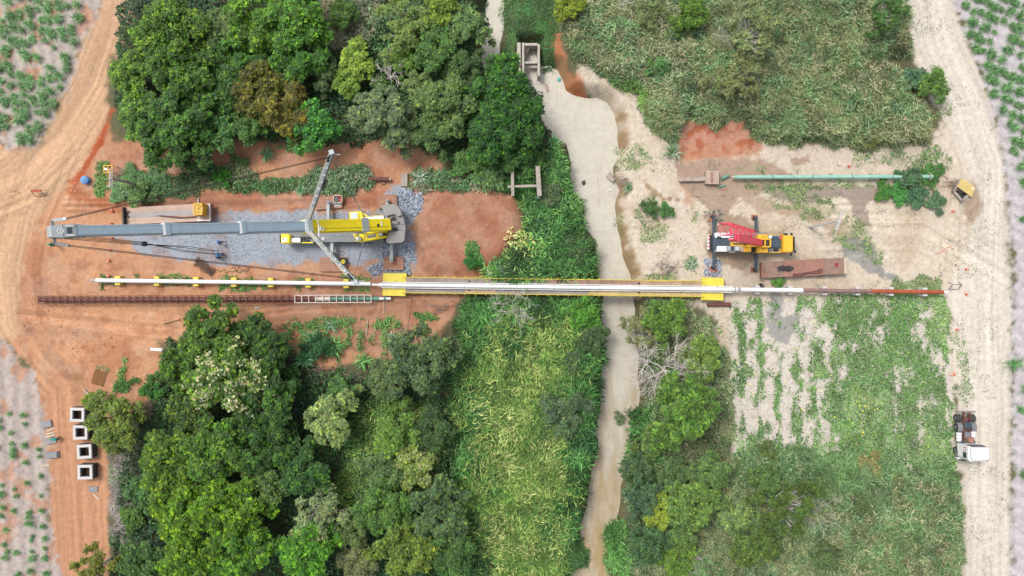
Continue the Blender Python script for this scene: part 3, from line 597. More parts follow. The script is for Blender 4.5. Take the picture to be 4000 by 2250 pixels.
# weedy field
def wk(x, y, d):
    r = sstep(.2, .95, np.sin(x * 2.6 + np.sin(y * .12) * .6 + (fbm(x * .45, y * .45, 14, 4) - .5) * 4.5)) * .20 - .09; g = fbm(x * .9, y * .55, 12, 5); e = (1.25 * sstep(W(3120, 0).x, W(3400, 0).x, x) + .6 * sstep(W(0, 1640).y, W(0, 1790).y, y)) * .17 - sstep(W(2950, 0).x, W(2860, 0).x, x) * .05
    return g + r * np.clip(1 - e * 4.5, 0, 1) + e * 1.05 + RNG.normal(0, .075, len(x)) > .56
WEED = [(2860, 1180), (3690, 1120), (3700, 1250), (3690, 1330), (3720, 1500), (3740, 1840), (3500, 1840), (3300, 1810), (2870, 1810), (2840, 1600), (2840, 1480), (2790, 1300)]
stuff('field_weeds', [leafbits(WEED, 95, .2, G_WEED, .3, .9, seed=201, keep=wk, z=.1, psc=.2), mass(WEED, 60, .32, .02, pal('#6f9a58', '#83a86a', '#5a8a50', '#93ac78'), .2, .9, .22, .1, 1, seed=202, keep=wk, z=.1),
                      leafbits([(3300, 1500), (3450, 1500), (3420, 1760), (3280, 1720)], 5, .2, pal('#d8cf2e', '#c9c83a'), .35, seed=203, z=.1), leafbits(WEED, .5, .18, pal('#d4cf40', '#bfc84a'), .3, seed=204, z=.1)],
      'low green weeds in ragged rows on the pale field below the right pipe', 'weeds')
YARDP = [([(2480, 790), (2540, 760), (2570, 850), (2540, 880), (2480, 850)], 1.3), ([(2500, 870), (2600, 860), (2640, 880), (2560, 960), (2500, 940)], 1), ([(2410, 830), (2440, 820), (2450, 900), (2430, 930)], 1.2), ([(2420, 560), (2500, 560), (2560, 640), (2500, 660), (2400, 670)], 1.2),
         ([(2980, 760), (3080, 730), (3280, 800), (3270, 850), (3200, 860), (3020, 830)], 1.4), ([(2910, 710), (3200, 712), (3420, 700), (3420, 720), (3200, 735), (2920, 740)], 1.4), ([(3250, 850), (3330, 840), (3400, 900), (3450, 980), (3430, 1040), (3360, 1000), (3270, 940)], 1.5),
         ([(2650, 1000), (2720, 1000), (2730, 1080), (2690, 1060)], 1.2), ([(2700, 840), (2720, 820), (2740, 850), (2700, 870)], 1), ([(3320, 610), (3440, 560), (3560, 600), (3680, 580), (3720, 640), (3640, 680), (3480, 640), (3340, 650)], 1.4), ([(3490, 1085), (3600, 1070), (3690, 1095), (3690, 1140), (3470, 1140)], 2.2),
         ([(3640, 250), (3700, 270), (3680, 380), (3640, 340)], 1.5), ([(3660, 410), (3720, 400), (3720, 460), (3640, 470)], .9), ([(3700, 1220), (3760, 1270), (3790, 1400), (3820, 1540), (3780, 1600), (3740, 1480), (3720, 1330)], .8), ([(2620, 1080), (2760, 1180), (2700, 1220), (2480, 1170), (2470, 1090), (2520, 1060)], 1.2), ([(2880, 650), (2990, 660), (2990, 680), (2880, 680)], 1)]
stuff('yard_weeds', [leafbits(SAND, 14, .13, pal('#6a7f58', '#7f8c68', '#56704a', '#98987c'), .15, .9, seed=300, z=.1, keep=lambda x, y, d: fbm(x * .5, y * .5, 44, 5) + RNG.normal(0, .04, len(x)) > .61)] + [leafbits(p, 45 * k, .18, pal('#5f8048', '#7a9458', '#4f7440', '#8c9a68'), .3, .9, seed=211 + i, z=.1, keep=lambda x, y, d: fbm(x * .8, y * .8, 31) > .46) for i, (p, k) in enumerate(YARDP)] +
      [mass(p, 30 * k, .3, .02, pal('#8c9a6c', '#a09c7c', '#6f8c58'), .25, .9, .2, .1, 1, seed=231 + i, z=.1) for i, (p, k) in enumerate(YARDP)], 'scattered weeds and tufts over the sandy right yard', 'weeds')
DG = [(412, 1760), (520, 1780), (560, 1900), (540, 2000), (560, 2180), (450, 2210), (425, 2100), (415, 1950)]
stuff('dry_grass', [mass(DG, 110, .5, .02, G_GREY, .8, .6, .3, .1, 1, seed=251), mass(DG, 20, .5, .04, G_MID, .8, .6, .3, .2, seed=252, keep=lambda x, y, d: fbm(x * .4, y * .4, 3) > .55)], 'bleached dry grass along the dirt road by the concrete frames', 'grass')
stuff('dry_grass', [mass([(3530, 60), (3560, 60), (3560, 200), (3520, 180), (3480, 120), (3450, 20), (3520, 0)], 90, .45, .02, G_GREY, .8, .6, .3, .1, 1, seed=253), mass([(3560, 370), (3620, 390), (3640, 470), (3600, 540), (3570, 460)], 100, .45, .02, G_GREY, .9, .6, .3, .1, 1, seed=254)],
      'grey withered brush at the edge of the sandy road, top right', 'grass')
RP = [(452, 1440), (480, 1400), (490, 1440), (490, 1480), (545, 1470), (540, 1500), (480, 1510), (440, 1545), (420, 1520), (440, 1490)]
stuff('creeping_plants', [mass(RP, 90, .4, .04, G_MID, .5, .8, .3, .2, seed=255), leafbits([(360, 1425), (420, 1430), (420, 1460), (370, 1450)], 50, .15, G_DRYG, .2, seed=256)], 'green creepers forking over red soil by the brown rebar mat', 'plants')
for i, (p, lb) in enumerate([([(360, 650), (400, 630), (420, 650), (425, 740), (375, 770), (355, 730)], 'dense green weed bank beside the round blue tank'), ([(800, 655), (880, 640), (910, 670), (870, 690), (810, 690)], 'patch of bright grass above the old buried pipe'),
                             ([(1060, 570), (1120, 560), (1200, 590), (1120, 600)], 'tuft patch on red soil at the grove edge'), ([(900, 590), (970, 620), (975, 650), (930, 640)], 'creeping weeds on red soil below the dark grove'),
                             ([(1820, 960), (1870, 940), (1890, 1010), (1880, 1060), (1850, 1060)], 'leafy vine clump on the lower edge of the red mound'), ([(1610, 1220), (1720, 1230), (1720, 1260), (1620, 1250)], 'pair of leafy weeds on red soil below the bridge end')]):
    stuff('weed_patch', [leafbits(p, 80, .2, G_MID, .5, .8, seed=260 + i, z=.1), mass(p, 30, .4, .04, G_MID, .4, .8, .3, .2, seed=270 + i, z=.1)], lb, 'weeds')

# ------------------------------------------------------------------ cane clumps, one object each
def clump_mesh(name, seed, n, ln, w, pale, rad=.35):
    g = np.random.default_rng(seed); az = g.uniform(0, 2 * PI, n); r = g.uniform(0, rad, n); th = g.uniform(0, 2 * PI, n)
    base = np.stack([r * np.cos(th), r * np.sin(th) * 1.3, g.uniform(0, .15, n)], 1); l = ln * g.uniform(.5, 1.25, n)
    v, f, m = blade_geo(base, az, l, w * g.uniform(.7, 1.3, n), ln * g.uniform(.4, 1.0, n), ln * g.uniform(.1, .55, n))
    c = pale[g.integers(0, len(pale), n)] * g.uniform(.75, 1.25, n)[:, None]
    return npmesh(name, v, f, np.repeat(c, m, 0))
CANE = [clump_mesh('cane_clump', 300 + i, 64, .95, .04, pal('#4f7c46', '#669058', '#3d6838', '#86a474', '#58844a')) for i in range(5)]
ORD = 'first second third fourth fifth sixth seventh eighth ninth tenth eleventh twelfth thirteenth fourteenth fifteenth sixteenth seventeenth eighteenth nineteenth twentieth'.split() + ['%dth' % i for i in range(21, 60)]
def clumps(poly, origin, along, across, sx, sy, prob, smin, smax, label, group, color=(1, 1, 1), jit=.35, mask=None, rev=False, fromleft=False):
    p = WA(poly); al = np.array(along) / np.hypot(*along); ac = np.array(across) / np.hypot(*across); o0 = W(*origin); out = 0
    rows = []
    for i in range(-30, 31):
        row = []
        for j in range(60, -61, -1):
            q = np.array([o0.x, o0.y]) + ac * (i * sx + random.gauss(0, jit * .35)) + al * (j * sy + random.gauss(0, jit))
            if abs(q[0]) > 70 or abs(q[1]) > 40 or random.random() > prob: continue
            if sdf(p, q[:1], q[1:])[0] > 0: continue
            if mask and random.random() > mask(q[0], q[1]): continue
            row.append(q)
        if fromleft: row = row[::-1]
        if row: rows.append(row)
    if rev: rows = rows[::-1]
    for ri, row in enumerate(rows):
        for ci, q in enumerate(row):
            o = link('cane_clump', random.choice(CANE), LEAF, None, (q[0], q[1], gz(q[0], q[1]) - .02)); s = random.uniform(smin, smax)
            o.scale = (s, s * random.uniform(.9, 1.3), s * random.uniform(.8, 1.1)); o.rotation_euler = (0, 0, random.uniform(0, 6.28)); t = random.uniform(.95, 1.35)
            o.color = (color[0] * t, color[1] * t, color[2] * t, 1); tag(o, label % (ORD[ci], ORD[ri]), 'cane plant', group); out += 1
    return out
n1 = clumps([(-60, -60), (345, -60), (320, 100), (250, 330), (200, 440), (140, 550), (50, 570), (-60, 540)], (150, 250), (.16, -1), (1, .16), 1.25, .72, .85, .5, .9,
            'cane clump, %s from top in %s row from dirt road, top left field', 'cane clumps of the top left field', mask=lambda x, y: .6 + .4 * float(fbm(np.array([x * .2]), np.array([y * .2]), 61)[0] > .42), rev=True)
n2 = clumps([(-60, 1600), (130, 1620), (175, 1800), (190, 1980), (200, 2120), (200, 2290), (-60, 2290)], (60, 1900), (.05, -1), (1, .05), 1.7, 1.2, .65, .35, .7,
            'small cane clump, %s from top in %s row from road, bottom left field', 'cane clumps of the bottom left field', rev=True)
n3 = clumps([(3760, -60), (4060, -60), (4060, 900), (3985, 900), (3960, 640), (3940, 560), (3900, 420), (3830, 280), (3740, 40)], (3950, 300), (1, -.42), (.42, 1), 1.5, .75, .8, .5, .9,
            'cane clump, %s from road in %s slanting row from top, right field', 'cane clumps of the top right field', fromleft=True, rev=True)
n4 = clumps([(3945, 1380), (4060, 1380), (4060, 2290), (3970, 2290), (3965, 1700)], (3990, 1600), (1, -.42), (.42, 1), 2.6, 1.6, .5, .6, 1.1,
            'small cane tuft, %s from road in %s slanting row, bottom right edge', 'cane tufts of the bottom right edge', fromleft=True, rev=True)
print('clumps', n1, n2, n3, n4)
# grass tussocks standing alone
TUSS = [clump_mesh('grass_tussock', 340 + i, 70, 1.05, .04, pal('#4f8a4c', '#6a9c60', '#3d7440', '#8fae84', '#5f9050'), .22) for i in range(3)]
for px, py, s, h, lb in [(1298, 1275, 1.0, '#6a9460', 'pale spiky grass tussock at the left end of the garden rows'), (1315, 1350, 1.5, '#5f9a48', 'largest bright grass tussock in the garden rows'), (1540, 1325, 1.1, '#7a9c70', 'pale grass tussock at the right end of the garden rows'),
                        (1425, 1410, 1.35, '#5f9a48', 'grass tussock just below the garden rows'), (1215, 1320, 1.1, '#55904a', 'narrow grass tussock beside the first garden row'), (1200, 1400, 1.6, '#4a8044', 'wide dark grass tussock beside the dead branches'), (1220, 1385, 1.2, '#4a8a4a', 'dark grass tussock overlapping the wide one by the dead branches'),
                        (1640, 700, 1.2, '#86a07c', 'silvery grass tussock beside the pale concrete slab'), (1180, 745, .9, '#5f8f58', 'grass tussock at the edge of the red track above the crane'), (1350, 1705, 1.5, '#4d9448', 'round bright grass tussock in the bottom left grove'),
                        (1045, 605, 1.1, '#4f7f4c', 'spiky tussock at the lower grove edge over red soil'), (2070, 500, 1.2, '#5f9a50', 'long bladed tussock hanging over the river below the dark grove'), (2160, 560, 1.1, '#62a055', 'tussock at the river edge where the reeds begin'),
                        (2700, 1030, .9, '#7d9a6c', 'grass tuft on sand left of the blue rubble pad'), (2620, 600, 1.3, '#748c60', 'grey-green tussock below the red scarp on the right bank'), (2450, 735, .9, '#70905c', 'tuft beside the wet river edge, right bank')]:
    p = WG(px, py); o = link('grass_tussock', random.choice(TUSS), LEAF, None, p); c = np.array(hx(h, 1.0)) / np.array(hx('#5f9050', 1.0)); o.color = (*c, 1)
    o.scale = (s, s, s * .9); o.rotation_euler = (0, 0, random.uniform(0, 6)); tag(o, lb, 'grass tussock')
# ------------------------------------------------------------------ trees
def crown_mesh(name, seed, Rr, Hh, nl, lobe, ros, lpr, ll, lw, young=.12, yc=(1.5, 1.35, .9), up=.78, gap=.0):
    "crown of leaf rosettes spread over many lobes; unit radius Rr, height Hh, base at z=0"
    g = np.random.default_rng(seed); C = []; tries = 0
    while len(C) < nl and tries < 4000:
        tries += 1; r = Rr * math.sqrt(g.uniform(0, 1)) * .86; th = g.uniform(0, 2 * PI); irr = 1 + .2 * math.sin(2 * th + seed) + .22 * math.sin(3 * th + seed) + .16 * math.sin(5 * th + seed * 2)
        r *= irr; z = Hh * (.30 + .62 * math.sqrt(max(0, 1 - (r / (Rr * 1.25)) ** 2)) * g.uniform(.5, 1.1))
        p = np.array([r * math.cos(th), r * math.sin(th), z])
        if all(np.hypot(*(p[:2] - q[:2])) > lobe * Rr * .62 for q, _ in C) or tries > 2500: C.append((p, lobe * Rr * g.uniform(.7, 1.25)))
    P, D, T = [], [], []
    for p, rl in C:
        n = int(ros * (rl / (lobe * Rr)) ** 2); d = g.normal(0, 1, (n, 3)); d[:, 2] = np.abs(d[:, 2]) * 1.1 - .35; d /= np.linalg.norm(d, axis=1)[:, None]
        rad = rl * (g.uniform(.15, 1.25, n) ** .75) * (1 + .25 * (fbm(d[:, 0] * 3 + p[0], d[:, 1] * 3 + p[1], seed) - .5) * 2)
        P.append(p + d * rad[:, None] * np.array([1, 1, .8])); D.append(d); T.append(np.full(n, g.uniform(.82, 1.18)))
    P = np.concatenate(P); D = np.concatenate(D); T = np.concatenate(T); n = len(P)
    if gap > 0: k = fbm(P[:, 0] * 1.1, P[:, 1] * 1.1, seed + 5, 2) > gap; P, D, T = P[k], D[k], T[k]; n = len(P)
    tone = T * g.uniform(.5, 1.55, n); isy = g.uniform(0, 1, n) < young
    cols = np.repeat(tone[:, None], 3, 1); cols[isy] *= np.array(yc); cols[:, 0] *= g.uniform(.85, 1.2, n); cols[:, 2] *= g.uniform(.8, 1.25, n)
    ax = D * (1 - up) + np.array([0, 0, up]); ax /= np.linalg.norm(ax, axis=1)[:, None]
    h = np.where(np.abs(ax[:, 2:3]) < .9, np.array([[0, 0, 1.]]), np.array([[1., 0, 0]])); u = np.cross(ax, h); u /= np.linalg.norm(u, axis=1)[:, None]; w = np.cross(ax, u)
    N = n * lpr; rep = lambda a: np.repeat(a, lpr, 0); ang = (np.tile(np.arange(lpr), n) * 2 * PI / lpr) + g.normal(0, .45, N)
    ux, wx, axx = rep(u), rep(w), rep(ax); dirv = ux * np.cos(ang)[:, None] + wx * np.sin(ang)[:, None]; lift = g.normal(.25, .3, N)
    dirv = dirv + axx * lift[:, None]; dirv /= np.linalg.norm(dirv, axis=1)[:, None]
    sidev = np.cross(axx, dirv); sidev /= (np.linalg.norm(sidev, axis=1)[:, None] + 1e-9)
    l = (ll * g.uniform(.65, 1.3, N))[:, None]; b = rep(P) + g.normal(0, ll * .12, (N, 3)); v = np.zeros((N, 4, 3))
    v[:, 0] = b; v[:, 1] = b + dirv * l * .5 + sidev * lw * l / ll + axx * l * .06; v[:, 2] = b + dirv * l - axx * l * .12; v[:, 3] = b + dirv * l * .5 - sidev * lw * l / ll + axx * l * .06
    f = (np.arange(N) * 4)[:, None] + np.array([[0, 1, 2, 3]])
    return npmesh(name, v.reshape(-1, 3), f, np.repeat(rep(cols), 4, 0)), [(c[0], c[1]) for c in C]
BARK = mat('bark', hx('#8a7f74', .6), .9, var=.3, scale=3, bump=.4); BARKW = mat('pale_bark', hx('#d4ccc4', .72), .85, var=.2, scale=4, bump=.3)
def trunk_mesh(name, C, seed, Rr, k=1.0, n=6):
    g = random.Random(seed); mb = MB(); h0 = 2.0 if Rr > 3 else .35; k = k if Rr > 3 else .4; C = [(p * np.array([.8, .8, .8]), r * .7) for p, r in C]
    mb.tube([(0, 0, -1.0), (g.uniform(-.1, .1), g.uniform(-.1, .1), .8), (g.uniform(-.2, .2), g.uniform(-.2, .2), h0)], [.26 * k, .2 * k, .15 * k], n)
    top = Vector((0, 0, h0 * .8))
    for p, rl in C:
        p = Vector(p); p.z += h0 * 0 + 0
        mid = top.lerp(p, .5) + Vector((g.uniform(-.4, .4), g.uniform(-.4, .4), g.uniform(-.4, .1)))
        mb.tube([(0, 0, h0 * g.uniform(.6, .95)), mid, p], [.09 * k, .06 * k, .025 * k], 5)
        for q in range(3):
            e = p + Vector((g.gauss(0, 1), g.gauss(0, 1), abs(g.gauss(0, .7)))).normalized() * rl * .85
            mb.tube([mid.lerp(p, .6), e], [.035 * k, .012 * k], 4, False)
    me = bpy.data.meshes.new(name); me.from_pydata(mb.v, [], mb.f); me.polygons.foreach_set('use_smooth', [True] * len(mb.f)); me.update(); return me
PROT = {}
def proto(kind, i, **kw):
    cm, C = crown_mesh('crown', **kw); C2 = [(c[0] , c[1]) for c in C]
    PROT.setdefault(kind, []).append((cm, trunk_mesh('trunk', C2, kw['seed'], kw['Rr'])))
# A: glossy broadleaf with rosettes; B: fine-leaved grey-green; C: open crown with limbs showing; D: low shrub
for i in range(3): proto('A', i, seed=400 + i, Rr=4.4, Hh=6.2, nl=46, lobe=.19, ros=60, lpr=8, ll=.31, lw=.066, young=.24, yc=(2.7, 2.2, .9))
for i in range(3): proto('B', i, seed=420 + i, Rr=4.0, Hh=5.6, nl=48, lobe=.18, ros=66, lpr=6, ll=.25, lw=.06, young=.2, yc=(1.9, 1.75, 1.1))
for i in range(2): proto('C', i, seed=440 + i, Rr=4.0, Hh=5.4, nl=34, lobe=.17, ros=42, lpr=6, ll=.28, lw=.065, young=.15, yc=(1.3, 1.2, .9), gap=.36)
for i in range(3): proto('D', i, seed=460 + i, Rr=2.0, Hh=2.3, nl=20, lobe=.27, ros=36, lpr=7, ll=.26, lw=.065, young=.15, yc=(1.4, 1.3, .9))
KT = 0.64
def tree(fx, fy, fr, kind, h, label, cat='tree', group=None, name=None, hs=1.0, i=None):
    px, py = fx * 4000 / 2576, fy * 4000 / 2576; r = fr * 4000 / 2576 / S
    Rr = {'A': 4.4, 'B': 4.0, 'C': 4.0, 'D': 2.0}[kind]; Hh = {'A': 6.2, 'B': 5.6, 'C': 5.4, 'D': 2.3}[kind]
    zm = (Hh * .75) * min(1.6, max(.5, r / Rr)) * hs; s = r * (HC - zm) / HC / Rr; sz = s * hs; lift = {'A': 2.6, 'B': 2.0, 'C': 2.0, 'D': .25}[kind] * min(1.15, s) * hs
    q = W(px, py, zm + lift * .8); z0 = max(gz(q.x, q.y), -1.9)
    n = random.randrange(len(PROT[kind])) if i is None else i; cm, tm = PROT[kind][n]
    t = empty(name or ('shrub' if kind == 'D' else 'broadleaf_tree' if kind == 'A' else 'tree'), (q.x, q.y, z0), label, cat, group); rz = random.uniform(0, 6.28); t.rotation_euler = (0, 0, rz)
    c = link('crown', cm, LEAF, t, (0, 0, lift * .55)); c.scale = (s, s, sz); col = np.array(hx(h, KT)) * (np.array([1.1, 1.0, .82]) if kind != 'A' else np.array([.98, .9, .95])) * random.uniform(.88, 1.1) * (1.1 if (px > 2440 and py > 1150) or kind == 'D' else 1.0); c.color = (*col, 1)
    k = link('trunk', tm, BARKW if kind == 'C' else BARK, t, (0, 0, lift * .55)); k.scale = (s, s, sz); return t
TREES = [
 # top left grove
 (418, 62, 92, 'A', '#4f7d1c', 'bright green broadleaf tree at the top of the grove nearest the dirt road'), (322, 182, 62, 'A', '#5a8a2a', 'lime green tree bulging over the dirt road, leftmost of the top grove'),
 (440, 165, 88, 'A', '#44741c', 'deep green rosette-leaved tree inside the left of the top grove'), (345, 285, 62, 'A', '#568532', 'mid green tree at the left flank of the top grove above the red ridge'),
 (450, 280, 82, 'A', '#3f6f26', 'dark leafy tree in the left centre of the top grove'), (540, 78, 66, 'B', '#5a7a48', 'grey-green tree between two bright ones near the top edge'),
 (590, 130, 70, 'A', '#3f7322', 'deep green tree left of the olive-brown one'), (628, 30, 80, 'A', '#5b9226', 'brightest green tree at the top edge of the grove'), (738, 40, 84, 'A', '#4f8a24', 'vivid green tree at the top edge beside the dry grass gap'),
 (745, 128, 72, 'A', '#427a24', 'green tree with hanging branches beside the dark gap'), (640, 215, 70, 'A', '#5a651a', 'olive-brown leaved tree in the middle of the top grove', 'i1'), (705, 265, 72, 'A', '#666c1e', 'yellow-olive tree with rusty leaves and pale limbs showing'),
 (545, 225, 66, 'A', '#3d6c2a', 'dark green tree left of the olive tree'), (400, 352, 72, 'A', '#3a6a20', 'dark green tree at the lower left corner of the top grove'), (480, 372, 58, 'A', '#36641f', 'dark tree hanging over the red soil above the buried pipe'),
 (540, 320, 56, 'B', '#4f8348', 'teal green tree at the lower edge of the top grove'), (615, 315, 54, 'B', '#4d7d3a', 'mid green tree at the grove edge below the olive tree'), (782, 315, 62, 'A', '#3f8634', 'rounded emerald tree at the lower edge of the top grove'),
 (893, 150, 50, 'B', '#84ac48', 'palest yellow-green tree in the top grove'), (868, 205, 40, 'B', '#78a344', 'small pale green tree touching the palest one from below'), (955, 285, 80, 'B', '#5f7a5c', 'grey-teal rounded tree at the grove edge above the crane', 'i0'),
 (1010, 320, 52, 'B', '#67835c', 'grey-green tree with a yellowish patch beside the grey-teal one'), (1130, 255, 80, 'B', '#5d8048', 'broad grey-green tree with yellow tips near the river'), (1085, 330, 58, 'B', '#4f7442', 'mid green tree over the red soil behind the crane'),
 (1260, 215, 84, 'A', '#356e22', 'large dark green tree beside the sluice'), (1300, 300, 78, 'A', '#2f671f', 'dark green tree overhanging the river below the sluice'), (1240, 335, 74, 'A', '#2c6020', 'dark green tree behind the river edge tree'), (1290, 385, 50, 'B', '#3d6a30', 'dull green tree at the bottom of the dark riverside clump'),
 (1172, 60, 56, 'B', '#5a8050', 'grey-green tree leaning over the upper canal'), (1008, 52, 72, 'C', '#7a9c54', 'light green open tree with silvery twigs at the top edge'), (1105, 20, 58, 'B', '#6a8a34', 'yellowish tree at the top edge near the canal'),
 (1095, 120, 58, 'B', '#4f7c40', 'green tree in the middle of the thicket left of the canal'), (1015, 150, 40, 'B', '#5f8c38', 'small bright tree beside the white dead tree'), (1045, 210, 40, 'B', '#71925c', 'small pale tree right of the white dead tree'), (955, 215, 34, 'B', '#4a7430', 'small green tree below the dry gap'),
 (805, 172, 46, 'B', '#57754e', 'dull grey-green tree right of the olive tree'), (1170, 165, 50, 'B', '#486f3c', 'green tree left of the riverside dark clump'), (860, 30, 40, 'B', '#4d7a30', 'half hidden green tree at the top edge by the dry grass'), (1200, 400, 42, 'D', '#54803f', 'green bush at the end of the red soil above the concrete frame'),
 (1240, 440, 40, 'D', '#5f8a58', 'pale bush beside the concrete frame'), (1330, 420, 42, 'D', '#3f6d34', 'dark bush above the concrete frame'), (1160, 420, 30, 'D', '#4f7f44', 'small bush at the edge of the red soil above the slab'), (1432, 8, 42, 'B', '#809c30', 'lime yellow tree at the top edge right of the canal'),
 # bottom left grove
 (515, 852, 84, 'A', '#4a7424', 'top green tree of the bottom left grove beside the red yard'), (448, 930, 58, 'A', '#44701f', 'green tree at the left edge of the flowering group'), (560, 955, 96, 'A', '#54802e', 'tall tree covered in cream blossom, bottom left grove', 'i2'), (655, 885, 70, 'A', '#365f22', 'dark green tree beside the garden rows'),
 (655, 1000, 84, 'A', '#3a6524', 'dark green tree right of the blossoming tree'), (470, 1050, 60, 'A', '#4a6e2a', 'green tree below the blossoming tree'), (278, 1064, 76, 'B', '#64803a', 'olive green tree spreading over the white concrete frames'), (222, 1010, 18, 'D', '#6f9028', 'small yellow-green sapling above the topmost concrete frame'),
 (415, 1165, 82, 'A', '#557f22', 'yellow-green tree right of the concrete frames'), (525, 1140, 86, 'A', '#4a7a26', 'bright green tree in the left centre of the bottom grove'), (640, 1130, 76, 'A', '#3a6826', 'dark tree in the middle of the bottom grove'), (450, 1300, 88, 'A', '#5a8a18', 'brilliant lime tree in the lower left of the bottom grove'),
 (560, 1280, 86, 'A', '#548418', 'lime green tree right of the brilliant one'), (655, 1240, 64, 'B', '#577a44', 'grey-green tree with bare twigs in the bottom grove'), (470, 1410, 78, 'A', '#5a8c1c', 'lime tree at the bottom edge, left of its twin'), (590, 1400, 80, 'A', '#4c8022', 'green tree at the bottom edge right of the lime tree'),
 (765, 1402, 78, 'A', '#4f8f28', 'bright green tree at the bottom edge with a dark hollow'), (795, 1300, 74, 'C', '#7a9468', 'silvery tree with white limbs showing, bottom grove'), (828, 1055, 70, 'B', '#7b9a64', 'pale grey-green rounded tree below the dead branches'), (860, 1000, 46, 'B', '#4a7a44', 'mid green tree between the pale tree and the dead branches'),
 (1050, 915, 92, 'B', '#52724e', 'broad grey-green tree beside the plumed reeds'), (975, 950, 56, 'B', '#5a7850', 'grey-green tree left of the broad one'), (755, 1190, 70, 'A', '#38682c', 'dark green tree left of the yellow grass gap'), (690, 1090, 52, 'A', '#2f5824', 'very dark tree deep in the bottom grove'),
 (1000, 1090, 66, 'B', '#5f8a3e', 'green tree with lime tips below the broad grey tree'), (1085, 1090, 56, 'B', '#44683e', 'dark bush-like tree at the edge of the plumed reeds'), (1045, 1180, 62, 'B', '#75934c', 'tree speckled with cream flowers at the reed edge', 'i2'), (965, 1185, 58, 'B', '#5a7c50', 'dull green tree left of the speckled one'),
 (965, 1285, 74, 'B', '#52803c', 'green tree in the lower middle of the thicket'), (1095, 1290, 82, 'B', '#54764e', 'wide grey-green tree at the lower reed edge'), (1010, 1390, 82, 'B', '#6a8a3e', 'yellow-tipped tree at the bottom edge near the reeds'), (1130, 1385, 66, 'B', '#466f3c', 'dark green tree at the bottom edge against the reeds'),
 (880, 1340, 56, 'B', '#5a7446', 'brownish green tree at the bottom of the thicket'), (900, 1420, 50, 'B', '#6a7a58', 'grey-brown tree at the bottom edge'), (350, 1415, 60, 'B', '#4a7440', 'dark green tree at the lower left road end'), (225, 1440, 62, 'C', '#6a7a2c', 'thin rusty-leaved tree hanging over the dirt road at the bottom'),
 (385, 975, 30, 'D', '#3f7a34', 'bright bush left of the blossoming tree'), (360, 1240, 44, 'D', '#4a7a44', 'leafy shrub beside the dry grass at the dirt road'), (330, 1300, 30, 'D', '#55803a', 'small shrub in the dry roadside grass'), (800, 870, 34, 'D', '#2f6038', 'dark blue-green shrub left of the garden rows'),
 (600, 868, 62, 'A', '#3a6422', 'dark green tree behind the blossoming one, facing the framed pipe'), (720, 960, 40, 'B', '#33602c', 'dark tree beside the brown pile of dead branches'),
 # left bank shrubs
 (1425, 1045, 56, 'D', '#4d6c4e', 'grey-green bush among plumed reeds near the river'), (1463, 790, 42, 'D', '#4f8a30', 'bright green bush at the river edge just below the bridge'), (1492, 850, 40, 'D', '#45643f', 'dull dark bush at the river edge below the bright one'), (1440, 905, 34, 'D', '#4d6c48', 'small grey bush in the reeds below the bridge'),
 (1455, 628, 36, 'D', '#42603c', 'dark bush in the reeds above the bridge'), (1380, 495, 36, 'D', '#567050', 'grey bush beside the right post of the concrete frame'), (1310, 455, 34, 'D', '#3d7434', 'green bush inside the concrete frame'),
 # right bank, lower
 (1680, 812, 58, 'B', '#567f38', 'green tree nearest the bridge on the right bank'), (1618, 835, 52, 'C', '#82906a', 'sparse twiggy tree leaning over the river, right bank'), (1768, 900, 56, 'B', '#688a48', 'light green tree right of the dead tree'), (1728, 1035, 92, 'B', '#55803c', 'largest green tree on the lower right bank'),
 (1612, 1190, 46, 'B', '#456448', 'dark teal tree at the river edge, upper of the right bank row'), (1618, 1262, 50, 'B', '#466a50', 'teal tree overhanging the river, lower right bank'), (1662, 1290, 46, 'B', '#86a444', 'brilliant lime tree on the lower right bank'), (1640, 1372, 54, 'B', '#3f6344', 'darkest teal tree at the bottom of the right bank'),
 (1745, 1270, 66, 'B', '#5f8448', 'mid green tree right of the lime tree'), (1790, 1190, 52, 'B', '#577a4c', 'grey-green tree below the bare sand gap'), (1566, 1060, 14, 'D', '#6a8462', 'small grey bush at the water edge, lower right bank'), (1700, 1400, 54, 'D', '#628a3e', 'green bush at the bottom edge, right bank'), (1980, 1290, 84, 'C', '#4f6c34', 'dark tree with bleached twigs in the lower right scrub'),
 (1720, 1340, 52, 'B', '#587c4a', 'grey-green tree beside the darkest teal tree'), (1900, 1380, 60, 'B', '#54723e', 'dark tree at the bottom edge of the lower right scrub'), (1850, 1300, 50, 'B', '#6a8a5c', 'grey-green tree inside the lower right scrub'), (1640, 1110, 40, 'D', '#5d7c44', 'bush between the largest tree and the river'),
 (1930, 1215, 44, 'B', '#52764a', 'dark green tree at the upper edge of the lower right scrub'), (2080, 1400, 40, 'D', '#5a7650', 'wide dark bush at the bottom edge of the lower right scrub'), (1700, 1195, 40, 'B', '#547650', 'grey-green tree left of the bare sand gap'), (2060, 1250, 34, 'D', '#5c7a50', 'grey-green bush right of the bleached twigs'),
 # right bank, upper
 (1740, 30, 50, 'B', '#567f34', 'green tree at the top edge of the upper right scrub'), (1640, 30, 40, 'C', '#7a9464', 'twiggy pale tree at the top edge, right of the canal'), (1900, 70, 74, 'C', '#7d9468', 'sparse silvery tree in the upper right scrub'), (1860, 190, 60, 'C', '#7a8c60', 'sparse twiggy tree in the middle of the upper scrub'),
 (1655, 165, 34, 'D', '#4f8048', 'dark green bush in the upper right scrub'), (2240, 25, 50, 'C', '#4f7c44', 'dark thin tree at the top edge of the upper right scrub'), (2305, 195, 26, 'D', '#5a866c', 'blue-green bush by the sandy road'), (2350, 215, 36, 'D', '#5a8444', 'bright green bush bulging onto the sandy road'), (2255, 300, 26, 'D', '#4a8040', 'green bush at the lower right of the upper scrub'),
